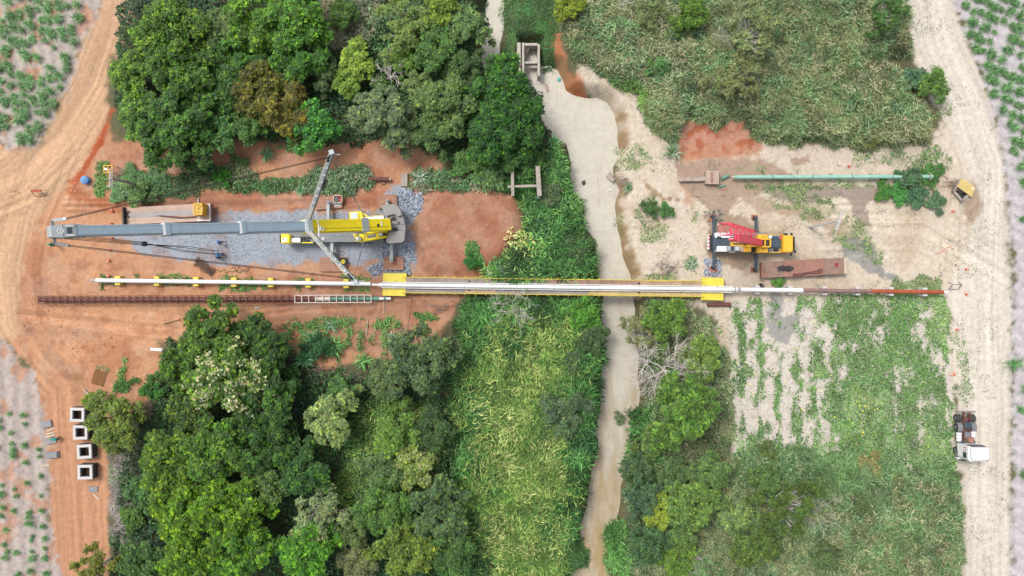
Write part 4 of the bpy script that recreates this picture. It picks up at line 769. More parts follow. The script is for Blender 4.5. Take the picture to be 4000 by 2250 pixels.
 (2292, 447, 30, 'D', '#4f7458', 'grey-blue bush at the end of the green pipe'), (2340, 442, 30, 'D', '#4a7c40', 'bright green bush above the concrete pit'), (2262, 488, 28, 'D', '#4a8c4a', 'feathery green bush below the green pipe end'), (2305, 496, 27, 'D', '#48745a', 'blue-green bush left of the concrete pit'), (2352, 508, 25, 'D', '#52785c', 'blue-green bush touching the concrete pit'), (2228, 478, 24, 'D', '#4a7f3c', 'low bush along the underside of the green pipe'),
 (1638, 522, 20, 'D', '#4a7040', 'leafy clump of round bushes on sand near the river'), (1676, 530, 18, 'D', '#4a8048', 'small bush on sand right of the round clump'), (1962, 712, 14, 'D', '#5a9040', 'bright bush under the white end of the right pipe'),
 # yard bushes, left
 (362, 478, 30, 'D', '#5a7f4c', 'olive bush under the left power pole'), (330, 440, 24, 'D', '#4f7f44', 'small bush left of the power pole'), (392, 452, 26, 'D', '#4a7548', 'green bush right of the power pole'), (300, 480, 26, 'D', '#5a8a5c', 'blue-green bush below the power pole'), (345, 490, 30, 'D', '#628a50', 'yellowish bush overhanging the red track'),
 (1188, 660, 18, 'D', '#2f7434', 'small dark bush on the red mound edge'), (560, 520 - 75, 20, 'D', '#3f8a2c', 'bright tuft bush on the old pipe strip')]
for t in TREES:
    kw = {}
    if len(t) > 6: kw['i'] = int(t[6][1:])
    if 'power pole' in t[5] or 'pit' in t[5] or 'green pipe' in t[5]: kw['hs'] = .8 if 'end of the green pipe' in t[5] else .45
    o = tree(*t[:6], cat='shrub' if t[3] == 'D' else 'tree', **kw)
    if 'cream blossom' in t[5] or 'cream flowers' in t[5]:
        s0 = o.children[0]; g = np.random.default_rng(500); big = 'blossom' in t[5]
        bm_, _ = crown_mesh('blossom', 402 if big else 422, 4.4 if big else 4.0, 6.2 if big else 5.6, 46 if big else 48, .19 if big else .18, 44 if big else 12, 6, .17, .06, young=.3, yc=(1.1, 1.1, 1.1), gap=.44 if big else .5)
        bl = link('blossom', bm_, LEAF, o, s0.location); bl.scale = s0.scale * 1.04; bl.color = (*hx('#c8cc94', .58), 1)
g_ = random.Random(77); SB = []
def scrub(poly, n, zone):
    p = WA(poly, 1.0); k = 0; names = []
    while k < n:
        px, py = g_.uniform(min(q[0] for q in poly), max(q[0] for q in poly)), g_.uniform(min(q[1] for q in poly), max(q[1] for q in poly)); w = W(px, py, 1)
        if sdf(p, np.array([w.x]), np.array([w.y]))[0] > -1.2 or any((px - a) ** 2 + (py - b) ** 2 < 90 ** 2 for a, b in SB): k += .02; continue
        SB.append((px, py)); names.append((px, py)); k += 1
    names.sort(key=lambda q: q[0]); i = 0
    for px, py in names:
        h = g_.choice(('#6a7c4a', '#7a8458', '#5c7444', '#848a60', '#557040', '#6f8458')); sz = g_.uniform(16, 34); tone = {'#6a7c4a': 'olive', '#7a8458': 'straw-olive', '#5c7444': 'dull green', '#848a60': 'pale olive', '#557040': 'dark green', '#6f8458': 'grey-green'}[h]
        tree(px * .644, py * .644, sz, 'D', h, '%s %s bush in the %s, %s from the left' % ('large' if sz > 25 else 'small', tone, zone, ORD[i]), 'shrub', 'bushes of the ' + zone, hs=.7); i += 1
scrub(SCR_N, 30, 'upper right scrub'); scrub([q for q in SCR_S if q[1] < 2300], 20, 'lower right scrub')
# dead trees -----------------------------------------------------------------
def dead_tree(px, py, h, r, seed, label, depth=4, thick=.12, tilt=(0, 0)):
    g = random.Random(seed); p = WG(px, py); mb = MB()
    def br(a, d, l, th, k):
        pts = [a]; q = a.copy(); dd = d.copy(); rs = [th]
        for i in range(3):
            dd = (dd + Vector((g.gauss(0, .22), g.gauss(0, .22), g.gauss(0, .12)))).normalized(); q = q + dd * l / 3; pts.append(q.copy()); rs.append(th * (1 - .17 * (i + 1)))
        mb.tube(pts, rs, 5 if k > 1 else 4, False)
        if k == 0: return
        for j in range(4):
            s = g.choice(pts[1:]); e = (dd + Vector((g.gauss(0, .75), g.gauss(0, .75), g.gauss(0, .3)))).normalized(); br(s, e, l * g.uniform(.55, .8), th * .55, k - 1)
    br(p + Vector((0, 0, -.2)), Vector((tilt[0], tilt[1], .9)).normalized(), h * .4, thick, 0)
    for j in range(5):
        a = j * 1.257 + g.uniform(-.3, .3); br(p + Vector((0, 0, h * .3)), Vector((math.cos(a) + tilt[0], math.sin(a) + tilt[1], .7)).normalized(), r * .6, thick * .7, depth - 1)
    o = mb.build('dead_tree', BARKW, None, p); tag(o, label, 'dead tree'); return o
dead_tree(2582, 1440, 5.5, 5.0, 3, 'bleached dead tree with tangled bare branches, lower right bank', 5, .2)
dead_tree(1535, 320, 6, 2.6, 5, 'white bare forked tree in the top grove', 3, .14)
dead_tree(2000, 1195, 2.5, 3.2, 8, 'grey bare branches beside the bridge over the reeds', 4, .09)
dead_tree(3170, 1990, 3, 4.0, 9, 'bleached bare twigs in the lower right scrub', 4, .07)
dead_tree(2850, 190, 3, 3.4, 13, 'dry silver twigs in the middle of the upper right scrub', 4, .06)
dead_tree(2450, 30, 3.5, 2.8, 15, 'white bare branches at the top edge right of the canal', 3, .1)
dead_tree(1950, 1090, 1.5, 2.4, 16, 'pale fallen branches on the reed edge left of the bridge', 3, .07)
dead_tree(2690, 2190, 2.5, 2.4, 17, 'pale dry twigs at the bottom edge of the right bank', 4, .06)
# ------------------------------------------------------------------ materials of made things
YEL = mat('yellow_paint', hx('#fbe21c', .8), .45, var=.08, dirt=hx('#a88c40'), damt=.05); YEL2 = mat('yellow_bridge_paint', hx('#f5e04e', .62), .55, var=.1, dirt=hx('#c0a468'), damt=.3); ORY = mat('orange_yellow_paint', hx('#f4bc3a', .72), .5, var=.1, dirt=hx('#8a6a3c'), damt=.1)
GREY = mat('grey_boom_paint', hx('#98acba', .78), .45, var=.08, dirt=hx('#c4ccd0'), damt=.12); GREYD = mat('grey_steel', hx('#8e9094', .55), .6, var=.12, dirt=hx('#6a5a4c'), damt=.15); GREYL = mat('pale_grey_paint', hx('#b4bcbe', .6), .5, var=.1, dirt=hx('#e4e6e4'), damt=.2)
CWT = mat('counterweight_grey', hx('#a6a3a0', .58), .75, var=.1, dirt=hx('#6f6a64'), damt=.15); BLK = mat('black_steel', (.02, .02, .022), .55, var=.2); RUB = mat('tyre_rubber', (.035, .035, .036), .85, var=.2, dirt=hx('#8a7a6a'), damt=.2)
WHT = mat('white_paint', hx('#f8f8f8', .66), .4, var=.05, scale=.8, dirt=hx('#c4bcb0'), damt=.12, bump=.03); WHT2 = mat('white_lime', hx('#e2dfdd', .56), .7, var=.06); GLS = mat('cab_glass', (.03, .04, .045), .08, var=.05, bump=0, spec=.8); GLSL = mat('roof_glass', hx('#d4dde0', .6), .1, var=.1, bump=0, spec=.8)
RUST = mat('rusty_brown_pipe', hx('#6e443e', .7), .7, var=.25, scale=2, dirt=hx('#8a5a48'), damt=.3); RUSTO = mat('orange_rust_pipe', hx('#b55a38', .62), .75, var=.2, scale=1.5, dirt=hx('#8a4a34'), damt=.3); GRN = mat('pale_green_pipe', hx('#a3d4c0', .6), .5, var=.1, dirt=hx('#6f9a86'), damt=.25); GRN2 = mat('green_pipe_coat', hx('#6fa090', .58), .55, var=.15, dirt=hx('#4f7a6c'), damt=.2)
CON = mat('weathered_concrete', hx('#b8aca0', .58), .9, var=.2, dirt=hx('#7f7668'), damt=.25); CONW = mat('pinkish_concrete', hx('#c6b0a2', .58), .9, var=.15, dirt=hx('#9a8474'), damt=.25); SLAB = mat('grey_slab', hx('#9c9da2', .55), .9, var=.15, dirt=hx('#c8c4c0'), damt=.3); TIM = mat('timber', hx('#c0917a', .58), .85, var=.2, scale=2, dirt=hx('#7a5442'), damt=.25)
TIMP = mat('pale_plank', hx('#d8c6b0', .58), .85, var=.15); LOG = mat('peeled_log', hx('#c69a72', .58), .85, var=.2); DKB = mat('dark_blue_steel', hx('#4a5a68', .55), .5, var=.15, dirt=hx('#8a8078'), damt=.1); RED = mat('crane_red_paint', hx('#ea4460', .85), .45, var=.08, dirt=hx('#a83848'), damt=.05)
ORG_ = mat('safety_orange', hx('#f06a3c', .65), .6, var=.08); BED = mat('bed_steel', hx('#d4b6a2', .56), .7, var=.12, scale=.9, dirt=hx('#a08070'), damt=.2); BEDG = mat('bed_steel_bare', hx('#b4acaa', .55), .6, var=.12, scale=.9, dirt=hx('#98847a'), damt=.2); BEDR = mat('rusted_plate', hx('#b08070', .56), .75, var=.15, scale=.9, dirt=hx('#8a6052'), damt=.25)
BEDW = mat('worn_bed_boards', hx('#a88a7a', .55), .85, var=.2, scale=1.6, dirt=hx('#7a6458'), damt=.35); WIRE = mat('wire_rope', hx('#4a3a36', .5), .7, var=.2); CABL = mat('power_cable', hx('#c8c0b4', .5), .6, var=.1); BLU = mat('blue_plastic', hx('#4f8fd8', .62), .45, var=.08); REDM = mat('red_marking', hx('#d0303c', .6), .5, var=.05); INK = mat('dark_lettering', hx('#3c3440', .5), .6, var=.05)
DECK = mat('walkway_plate', (1, 1, 1), .65, var=.12, scale=1.4, use_obj=True, dirt=hx('#a08878'), damt=.12); TARP = mat('black_tarp', (.03, .03, .033), .4, var=.3); STRW = mat('strut_bare', hx('#b9b5aa', .58), .6, var=.12, dirt=hx('#eeeeea'), damt=.25); STRG = mat('strut_grey', hx('#8b9a9c', .58), .5, var=.1, dirt=hx('#c8ccca'), damt=.15)
TERR = mat('terracotta_timber', hx('#b9775a', .6), .85, var=.15)
def T(*a): return Vector(a)

# ------------------------------------------------------------------ bridge with its pipe
def BC(px, off=0.0): return (px, 1113 + (px - 1574) * .0132 + off)         # bridge centre line in the photograph
br = empty('pipe_bridge', W(2160, 1121, 0), 'long yellow-edged footbridge carrying the white pipe across the river', 'bridge')
ZD = 1.0
for e, nm in (((1497, 1067), (1588, 1067), (1584, 1157), (1494, 1155)), 'l'), (((2741, 1085), (2828, 1086), (2826, 1174), (2738, 1172)), 'r'):
    MB().pprism(e, ZD - .25, ZD, .02).build('end_plate', YEL2, br)
    x0, x1 = e[0][0] + 8, e[1][0] - 8; MB().pprism([(x0, e[0][1] + 8), (x1, e[1][1] + 8), (x1, e[2][1] - 8), (x0, e[3][1] - 8)], -1.2, ZD - .25).build('abutment', CON, br)
for s in (-1, 1):
    a = W(*BC(1560, s * 22), ZD - .6); b_ = W(*BC(2760, s * 22), ZD - .6); MB().bar(a, b_, .3, 1.1).build('girder', YEL2, br)
    a = W(*BC(1574, s * 30), ZD + .0); b_ = W(*BC(2745, s * 30.5), ZD); MB().bar(a + T(0, 0, -.05), b_ + T(0, 0, -.05), .09, .24).build('edge_beam', YEL2, br)
pm = None; n = 29
for s in (-1, 1):
    for i in range(n):
        x0 = 1576 + (2742 - 1576) * i / n; x1 = x0 + (2742 - 1576) / n - 1.2; xm = (x0 + x1) / 2
        c = W(*BC(xm, s * 20.5), ZD); ln = (x1 - x0) / S * (HC - ZD) / HC
        if pm is None: pm = MB().box((0, 0, -.03), (ln, 16.5 / S, .05), bev=.01); me = bpy.data.meshes.new('deck_panel'); me.from_pydata(pm.v, [], pm.f); pm = me
        o = link('deck_panel', pm, DECK, br, c - ORG[br.name] + T(0, 0, random.uniform(-.008, .012))); o.rotation_euler = (random.uniform(-.008, .008), 0, -.0132)
        u = i / n
        h = ('#b4a49c' if u < .45 else '#bc9484' if u < .78 else '#d2b08c') if s < 0 else ('#aca09c' if u < .2 else '#cdb08c' if u < .3 else '#aaa09c' if u < .6 else '#e2c489')
        t = random.uniform(.9, 1.1); o.color = (*[q * t for q in hx(h, .58)], 1)
for s in (-1, 1):
    for px in (1834, 2496): MB().box(W(*BC(px, s * 17.5), ZD + .02), (.26, .22, .03), -.0132).build('dark_opening', BLK, br)  # black squares painted for the shade inside openings in the deck
for s in (-1, 1):
    for k, zz in ((0, 2.0), (1, 1.5)):
        pts = [W(*BC(1576 + (2742 - 1576) * i / 29, s * 29.5), ZD) + T(0, random.gauss(0, .025) * (k == 0), zz - ZD) for i in range(30)]
        MB().tube(pts, .03 if k == 0 else .02, 6).build('handrail' if k == 0 else 'midrail', YEL2, br)
    for i in range(30):
        p = W(*BC(1576 + (2742 - 1576) * i / 29, s * 30.5), ZD); o = MB().bar(p + T(0, 0, -.2), p + T(0, -s * .06, 1.02), .05, .05).bar(p + T(0, 0, -.1), p + T(0, -s * .2, -.1), .07, .07).build('railing_post', YEL2, br)
pp = empty('white_pipe', W(2160, 1121, 0), 'white pipe running along the bridge and turning rusty brown at its right end', 'pipe')
def pc(px, z=1.45): p = W(px, 1112.5 + (px - 1480) * .0130, z); return p
MB().tube([pc(1480), pc(2868)], .25, 20).build('pipe_body', WHT, pp); MB().tube([pc(1453), pc(1481)], .15, 14).build('pipe_spigot', WHT, pp)
MB().tube([pc(2868), pc(2893)], .19, 16).build('coupling_neck', GREYL, pp); MB().tube([pc(2874), pc(2880)], .3, 16).build('coupling_flange', WHT, pp)
MB().tube([pc(2893), pc(3135)], .28, 20).build('pipe_body', WHT, pp); MB().tube([pc(3132, 1.4), pc(3400, 1.3)], .25, 18).build('brown_pipe_section', mat('mauve_brown_pipe', hx('#9a7c78', .58), .7, var=.18, scale=1.2, dirt=hx('#a8644c'), damt=.3), pp)
MB().tube([pc(3400, 1.3), pc(3684, 1.2)], .255, 18).build('rust_pipe_section', RUSTO, pp); MB().tube([pc(3684, 1.2), pc(3701, 1.2)], .14, 14).build('end_cap', WHT, pp)
for s in (-1, 1): MB().bar(pc(1490) + T(0, s * .36, -.14), pc(2862) + T(0, s * .36, -.14), .09, .16).build('side_channel', WHT, pp)
for i in range(30):
    p = pc(1500 + i * 46.5); MB().box(p + T(0, 0, -.28), (.12, .95, .2)).build('pipe_saddle', GREYD, pp)
for px in range(1640, 2860, 175): MB().ring(pc(px), (1, -.013, 0), .256, .24, .05, 20).build('weld_joint', GREYL, pp)
# left white pipe on yellow supports
lp = empty('white_pipe', W(900, 1102, 0), 'long white pipe resting on seven yellow supports in the red yard', 'pipe')
def lc(px, z=1.0): return W(px, 1095 + (px - 377) * .0131, z)
MB().tube([lc(377), lc(1446)], .27, 20).build('pipe_body', WHT, lp); MB().tube([lc(352), lc(378)], .145, 14).build('pipe_spigot', GREYL, lp); MB().ring(lc(1447), (1, -.013, 0), .29, .2, .1).build('pipe_collar', WHT, lp)
for px in range(500, 1440, 178): MB().ring(lc(px), (1, -.013, 0), .276, .25, .05, 20).build('weld_joint', GREYL, lp)
names = ['first from the left', 'second from the left', 'third from the left', 'fourth from the left', 'fifth from the left', 'sixth from the left, under the crane strut', 'last, nearest the bridge']
def support(px, c, m, lab, grp, w=.68, d=1.2, h=.72, pb=.73):
    z = gz(c.x, c.y); t = empty('pipe_support', (c.x, c.y, z), lab, 'pipe support', grp)
    MB().box((c.x, c.y, z + .1), (w * 1.02, d * 1.0, .22), bev=.03).build('base', m, t)
    for s in (-1, 1): MB().box((c.x, c.y + s * d * .36, z + h / 2 + .1), (w, d * .27, h), bev=.03).build('cheek', m, t)
    MB().box((c.x, c.y, (z + .2 + pb + .01) / 2), (w * .7, d * .46, pb + .01 - z - .2)).build('saddle', m, t)
for px, nm in zip((455, 608, 762, 910, 1054, 1201, 1350), names): support(px, lc(px), YEL2, 'yellow pipe support under the left white pipe, ' + nm, 'yellow pipe supports')
names = ['beside the rusty flatbed end', 'under the end of the white section', 'under the mauve section', 'middle of the brown section', 'at the start of the orange rust', 'nearest the pipe end cap']
for px, nm in zip((2958, 3088, 3221, 3351, 3481, 3612), names): support(px, pc(px, 1.0), WHT2, 'white pipe support of the right pipe, ' + nm, 'white pipe supports', .6, 1.12, 1.05, (1.17 if px < 3130 else 1.1 if px < 3300 else .98))
# framed brown pipe
fp = empty('framed_pipe', W(800, 1168, 0), 'dark brown pipe inside a ladder-like frame, white framed and green at its right end', 'pipe')
def fc(px, off=0, z=1.0): return W(px, 1171.5 - (px - 149) * .0038 + off, z)
MB().tube([fc(152, 0, .55), fc(1232, 0, .55)], .29, 16).build('brown_pipe_section', RUST, fp); MB().tube([fc(1232, 0, .55), fc(1287, 0, .55)], .28, 16).build('white_pipe_section', mat('cream_pipe', hx('#eadfcd', .6), .6, var=.1), fp)
MB().tube([fc(1287, 0, .55), fc(1481, 0, .55)], .27, 16).build('green_pipe_section', GRN2, fp); MB().tube([fc(1481, 0, .55), fc(1527, 0, .55)], .19, 14).build('white_pipe_end', WHT, fp); MB().tube([fc(1499, 0, .55), fc(1508, 0, .55)], .27, 14).build('green_collar', GRN2, fp)
FRB = mat('brown_frame', hx('#7a4a40', .6), .75, var=.2); FRW = mat('white_frame', hx('#efe6de', .6), .6, var=.1, dirt=hx('#a8806c'), damt=.2)
for s in (-1, 1):
    MB().bar(fc(149, s * 14.5), fc(1150, s * 14.5), .08, .1).build('frame_rail', FRB, fp); MB().bar(fc(1150, s * 14.5), fc(1450, s * 14.5), .09, .1).build('frame_rail', FRW, fp)
for i in range(49):
    px = 149 + i * 27.1; m = FRB if px < 1148 else FRW
    MB().bar(fc(px, -14.5, 1.02), fc(px, 14.5, 1.02), .09, .06).bar(fc(px, -14.5, 0), fc(px, -14.5, 1.0), .07, .07, (1, 0, 0)).bar(fc(px, 14.5, 0), fc(px, 14.5, 1.0), .07, .07, (1, 0, 0)).build('frame_rung', m, fp)
# green pipe, right
gp = empty('green_pipe', W(3250, 690, 0), 'pale green pipe with dark collars lying on the right yard', 'pipe')
MB().tube([W(2868, 692, .8), W(3642, 690, .8)], .255, 20).build('pipe_body', GRN, gp); MB().tube([W(2858, 692, .8), W(2869, 692, .8)], .16, 12).build('pipe_spigot', TIMP, gp)
for px in (3016, 3172, 3328, 3485): MB().ring(W(px, 691, .8), (1, 0, 0), .28, .24, .08).build('pipe_collar', mat('collar_dark', hx('#5f7a70', .5), .6), gp)
MB().ring(W(3632, 690, .8), (1, .0, .25), .52, .36, .16, 24).build('end_flange', CON, gp)
for px in (3092, 3247, 3402): MB().box(W(px, 691, .3), (.22, .95, .5)).build('pipe_bracket', GREYL, gp)
for (x0, y0, x1, y1, r, lb) in ((2818, 700, 2846, 686, .2, 'short green pipe offcut left of the green pipe'), (2804, 732, 2834, 724, .12, 'thin green pipe offcut lying on timbers')):
    a = WG(x0, y0, r); b_ = WG(x1, y1, r); tag(MB().tube([a, b_], r, 14).ring(a, b_ - a, r * 1.15, r * .8, .06, 14).build('pipe_offcut', GRN2), lb, 'pipe')
a = WG(2762, 1190, .28); b_ = WG(2850, 1189, .28); tag(MB().tube([a, b_], .26, 18).ring(a, (1, 0, 0), .28, .2, .06).ring(b_, (1, 0, 0), .28, .2, .06).build('pipe_offcut', RUST), 'short brown pipe lying below the right end of the bridge', 'pipe')
op = empty('old_brown_pipe', WG(1460, 700), 'old brown pipe end with a pale plug emerging from the grass behind the crane', 'pipe')
MB().tube([W(1380, 697, .5), W(1519, 700, .5)], .27, 16).build('pipe_body', RUST, op); MB().tube([W(1519, 700, .5), W(1527, 700, .5)], .16, 12).build('end_plug', TIMP, op); MB().ring(W(1457, 699, .5), (1, 0, 0), .3, .26, .1).build('pipe_collar', RUST, op); MB().box(WG(1498, 714, .1), (.5, .4, .3)).build('pipe_block', BEDR, op)
tag(MB().prism([p.xy for p in (W(1566, 677, .4), W(1592, 677, .4), W(1591, 728, .4), W(1566, 727, .4))], -.1, .4, .02).box(W(1579, 702, .42), (.08, 1.3, .03)).build('concrete_slab', CON), 'pale concrete slab with a crack beside the gravel behind the crane', 'slab')
b0 = empty('concrete_block', WG(2783, 692), 'square pinkish concrete block left of the green pipe', 'block'); MB().pprism([(2758, 666), (2810, 667), (2809, 720), (2757, 718)], -.1, .8, .03).build('cap', CONW, b0); MB().pbox(2776, 672, 2786, 714, .8, .83).build('stain_strip', BEDR, b0)
ob = empty('culvert_wall', WG(2700, 696), 'broken low concrete wall overgrown with grass left of the concrete block', 'wall'); MB().bar(W(2652, 702, .3), W(2755, 700, .3), .5, .5).build('wall_body', CON, ob)
for px in (2660, 2690, 2720): MB().box(W(px, 701, .58), (.5, .44, .06), .1).build('coping_stone', CONW, ob)
# ------------------------------------------------------------------ large telescopic crane
cr = empty('mobile_crane', W(1330, 907, 0), 'large yellow telescopic crane with raised grey boom and spread support struts', 'crane')
MB().pbox(1112, 868, 1500, 946, .75, 1.65, .05).build('carrier_deck', GREYD, cr)
MB().pbox(1500, 880, 1520, 935, .8, 1.5).build('carrier_tail', BLK, cr)
for i, px in enumerate((1135, 1190, 1245, 1330, 1385, 1440)):
    for s in (-1, 1):
        c = W(px, 907, .62) + T(0, s * 1.18, 0); w = MB().ring(c, (0, 1, 0), .62, .3, .45).build('wheel', RUB, cr); MB().tube([c + T(0, -.16, 0), c + T(0, .16, 0)], .31, 14).build('rim', YEL, w)
dc = MB().pbox(1097, 914, 1131, 950, .9, 2.6, .12).build('driver_cab', YEL, cr); MB().pbox(1100, 929, 1121, 945, 2.6, 2.64, .02).build('roof_hatch', WHT, dc); MB().tube([W(1106, 934, 2.64), W(1106, 934, 2.7)], .12, 12).build('roof_vent', GREYL, dc)
c = W(1097, 932, 1.9); MB().box(c + T(-.02, 0, 0), (.06, .95, .7)).build('windscreen', GLS, dc)
MB().pbox(1132, 930, 1173, 947, 1.5, 2.1, .05).build('engine_cover', WHT, cr)
mb = MB()
for i in range(9): mb.box(W(1177 + (i % 5) * 9, 928 + (i // 5) * 11, 1.75), (.22, .26, random.uniform(.15, .45)), random.uniform(0, 1))
mb.build('machinery', BLK, cr); MB().pbox(1131, 946, 1222, 949.5, 1.4, 1.75).build('side_skirt', YEL, cr); MB().tube([W(1128, 872, 1.9), W(1132, 867, 1.9), W(1170, 866, 1.9), W(1178, 870, 1.9)], .06, 6).build('guard_rail', YEL, cr)
mb = MB()
for x, y in ((1256, 861), (1258, 928)):
    for i in range(4): mb.box(W(x + i * 2.8, y + 4, 1.72), (.05, .4, .08))
mb.build('deck_steps', WHT, cr)
mb = MB()
for i in range(13): mb.box(W(1300 + i * 4.6, 918, 1.7), (.06, .32, .08))
mb.build('deck_grille', GREYL, cr)
# outriggers and their floats
for (x0, y0, x1, y1, jx, jy) in ((1275, 786, 1287, 868, 1281, 792), (1506, 779, 1518, 870, 1512, 786), (1290, 945, 1302, 1024, 1297, 1018), (1522, 940, 1535, 1024, 1528, 1016)):
    o = MB().pbox(x0, y0, x1, y1, .75, 1.25, .03).build('outrigger_beam', GREYL, cr)
    p = W(jx, jy, 1.2); MB().tube([T(p.x, p.y, .3), T(p.x, p.y, 1.35)], .16, 12).build('jack', GREYD, o); MB().tube([T(p.x, p.y, .26), T(p.x, p.y, .36)], .38, 14).build('float_plate', GREYD, o)
# superstructure
sp = MB().pprism([(1416, 860), (1508, 855), (1516, 903), (1426, 914)], 1.8, 3.0, .05).build('superstructure', YEL, cr)
MB().tube([W(1425, 890, 1.6), W(1425, 890, 1.85)], 1.1, 20).build('slewing_ring', GREYD, cr)
MB().pprism([(1418, 850), (1498, 841), (1500, 855), (1418, 862)], 2.4, 3.3, .03).build('side_panel', WHT, sp); 
MB().pprism([(1378, 914), (1396, 944), (1412, 944), (1510, 926), (1514, 904), (1430, 914)], 1.75, 2.7, .04).build('engine_house', YEL, sp)
MB().pprism([(1434, 920), (1467, 914), (1469, 925), (1436, 931)], 2.7, 2.74).build('engine_grille', GREYD, sp); MB().pprism([(1478, 913), (1509, 908), (1510, 920), (1480, 925)], 2.7, 2.75).build('engine_bay', BLK, sp)
MB().box(W(1484, 916, 2.85), (.3, .3, .2), .2).box(W(1491, 915, 2.85), (.2, .35, .2), .2).build('engine_parts', WHT, sp); MB().tube([W(1399, 933, 2.75), W(1404, 932, 2.95)], .3, 10).build('exhaust_wrap', WHT, sp)
mb = MB()
for i in range(6): mb.tube([W(1384 + i * 3, 918 + i * 4, 2.72), W(1400 + i * 4, 915 + i * 4.5, 2.8)], .04, 5)
mb.build('hoses', BLK, sp)
oc = MB().pprism([(1362, 829), (1401, 824), (1404, 858), (1366, 864)], 1.5, 3.3, .12).build('operator_cab', YEL, cr); MB().pprism([(1369, 832), (1396, 828), (1398, 852), (1371, 857)], 3.3, 3.33).build('roof_window', GLSL, oc); MB().pprism([(1359, 833), (1365, 832), (1369, 858), (1363, 859)], 1.9, 3.0).build('front_window', GLS, oc)
MB().pprism([(1403, 824), (1414, 826), (1418, 858), (1406, 860)], 1.6, 3.25, .04).build('cab_frame', YEL, oc); MB().bar(W(1414, 832, 3), W(1440, 848, 3), .12, .12).build('cab_brace', YEL, oc)
mb = MB()
for a_, b_ in (((1420, 846), (1498, 840)), ((1386, 940), (1410, 946)), ((1410, 946), (1508, 928))):
    p, q = W(*a_, 3.4), W(*b_, 3.4); mb.tube([p, q], .025, 5)
    for k in range(5): r_ = p.lerp(q, k / 4); mb.tube([r_ - T(0, 0, .8), r_], .02, 4)
mb.build('hand_rail', YEL, cr); mb = MB(); rh = random.Random(6)
for k in range(7): mb.tube([W(1430 + 10 * k, 865 + rh.uniform(0, 8), 3.1), W(1440 + 9 * k, 885 + rh.uniform(0, 8), 3.15), W(1436 + 11 * k, 905 - rh.uniform(0, 6), 3.05)], .035, 5)
mb.build('hydraulic_hoses', BLK, cr)
# winch
MB().tube([W(1495, 862, 3.5), W(1495, 891, 3.5)], .42, 18).build('winch_drum', BLK, cr); mb = MB()
for a_, b_ in (((1478, 858), (1510, 856)), ((1480, 896), (1514, 892)), ((1478, 858), (1480, 896)), ((1510, 856), (1514, 898)), ((1470, 858), (1472, 900))): mb.bar(W(*a_, 3.55), W(*b_, 3.55), .12, .14)
mb.build('winch_frame', YEL, cr)
for i in range(7): MB().bar(W(1482 + i * 4.6, 893, 3.4), W(1483 + i * 4.6, 902, 3.4), .07, .06).build('frame_slat', YEL, cr)
MB().pprism([(1510, 856), (1524, 858), (1527, 900), (1517, 904)], 1.8, 3.2).build('rear_gap_shade', BLK, cr)  # black block puts the shade of the open gap into colour
# counterweight
OUT = [(1486, 803), (1542, 795.5), (1560, 811), (1573, 842), (1583, 881), (1585, 902), (1579, 941), (1570, 948), (1513, 951), (1507, 939), (1519, 902), (1523, 874), (1512, 848)]
for k, (a_, b_) in enumerate(((1.55, 1.98), (2.0, 2.43), (2.45, 2.9))): MB().pprism([(x + (2.9 - b_) * -14 * 0, y) for x, y in OUT], a_, b_, .03).build('counterweight_slab', CWT, cr)
MB().pprism([(1486, 803), (1542, 795.5), (1559, 811), (1567, 828), (1569, 840), (1556, 846), (1540, 836), (1509, 844)], 2.9, 3.3, .04).build('counterweight_slab', CWT, cr); MB().pprism([(1521, 908), (1583, 898), (1580, 938), (1570, 947), (1513, 951), (1508, 939)], 2.9, 3.25, .04).build('counterweight_slab', CWT, cr)
for a_, b_ in (((1524, 858), (1538, 853)), ((1530, 895), (1546, 895))):
    h = MB().tube([W(*a_, 3.1), W(*b_, 3.15)], .1, 8).build('lifting_arm', BLK, cr); p = W(*b_, 3.15); MB().ring(p, (0, 0, 1), .22, .1, .14, 14).build('lifting_eye', BLK, h)
MB().pprism([(1553, 866), (1561, 866), (1561, 878), (1554, 877)], 2.9, 2.96).build('latch', BLK, cr); MB().bar(W(1525, 878, 2.92), W(1582, 876, 2.92), .03, .05).build('slab_seam', BLK, cr)
# boom -------------------------------------------------------------------
B0 = T(-15.8, 7.8, 4.0); B1 = T(-39.5, 4.95, 29.0); bd = (B1 - B0).normalized(); BLn = (B1 - B0).length; lat = T(0, 0, 1).cross(bd).normalized(); bn = bd.cross(lat)
bn = bn if bn.z > 0 else -bn
def BP(t, u=0.0, v=0.0): return B0.lerp(B1, t) + lat * u + bn * v
def bsec(t0, t1, w, h, m, nm, ch=.2):
    mb = MB(); pr = [(-w / 2, h / 2 - ch * .4), (-w / 2 + ch * .5, h / 2), (w / 2 - ch * .5, h / 2), (w / 2, h / 2 - ch * .4), (w / 2, -h / 2 + ch), (w / 2 - ch, -h / 2), (-w / 2 + ch, -h / 2), (-w / 2, -h / 2 + ch)]
    vs = [BP(t0, a, b) for a, b in pr] + [BP(t1, a, b) for a, b in pr]; mb.add(vs, [tuple(range(7, -1, -1)), tuple(range(8, 16))] + [(i, (i + 1) % 8, 8 + (i + 1) % 8, 8 + i) for i in range(8)]); return mb.build(nm, m, cr)
bb = bsec(-.01, .318, 1.42, 1.5, YEL, 'base_boom'); ts = [(.30, .534, 1.14, 1.25), (.52, .752, 1.06, 1.14), (.74, .98, .98, 1.04)]
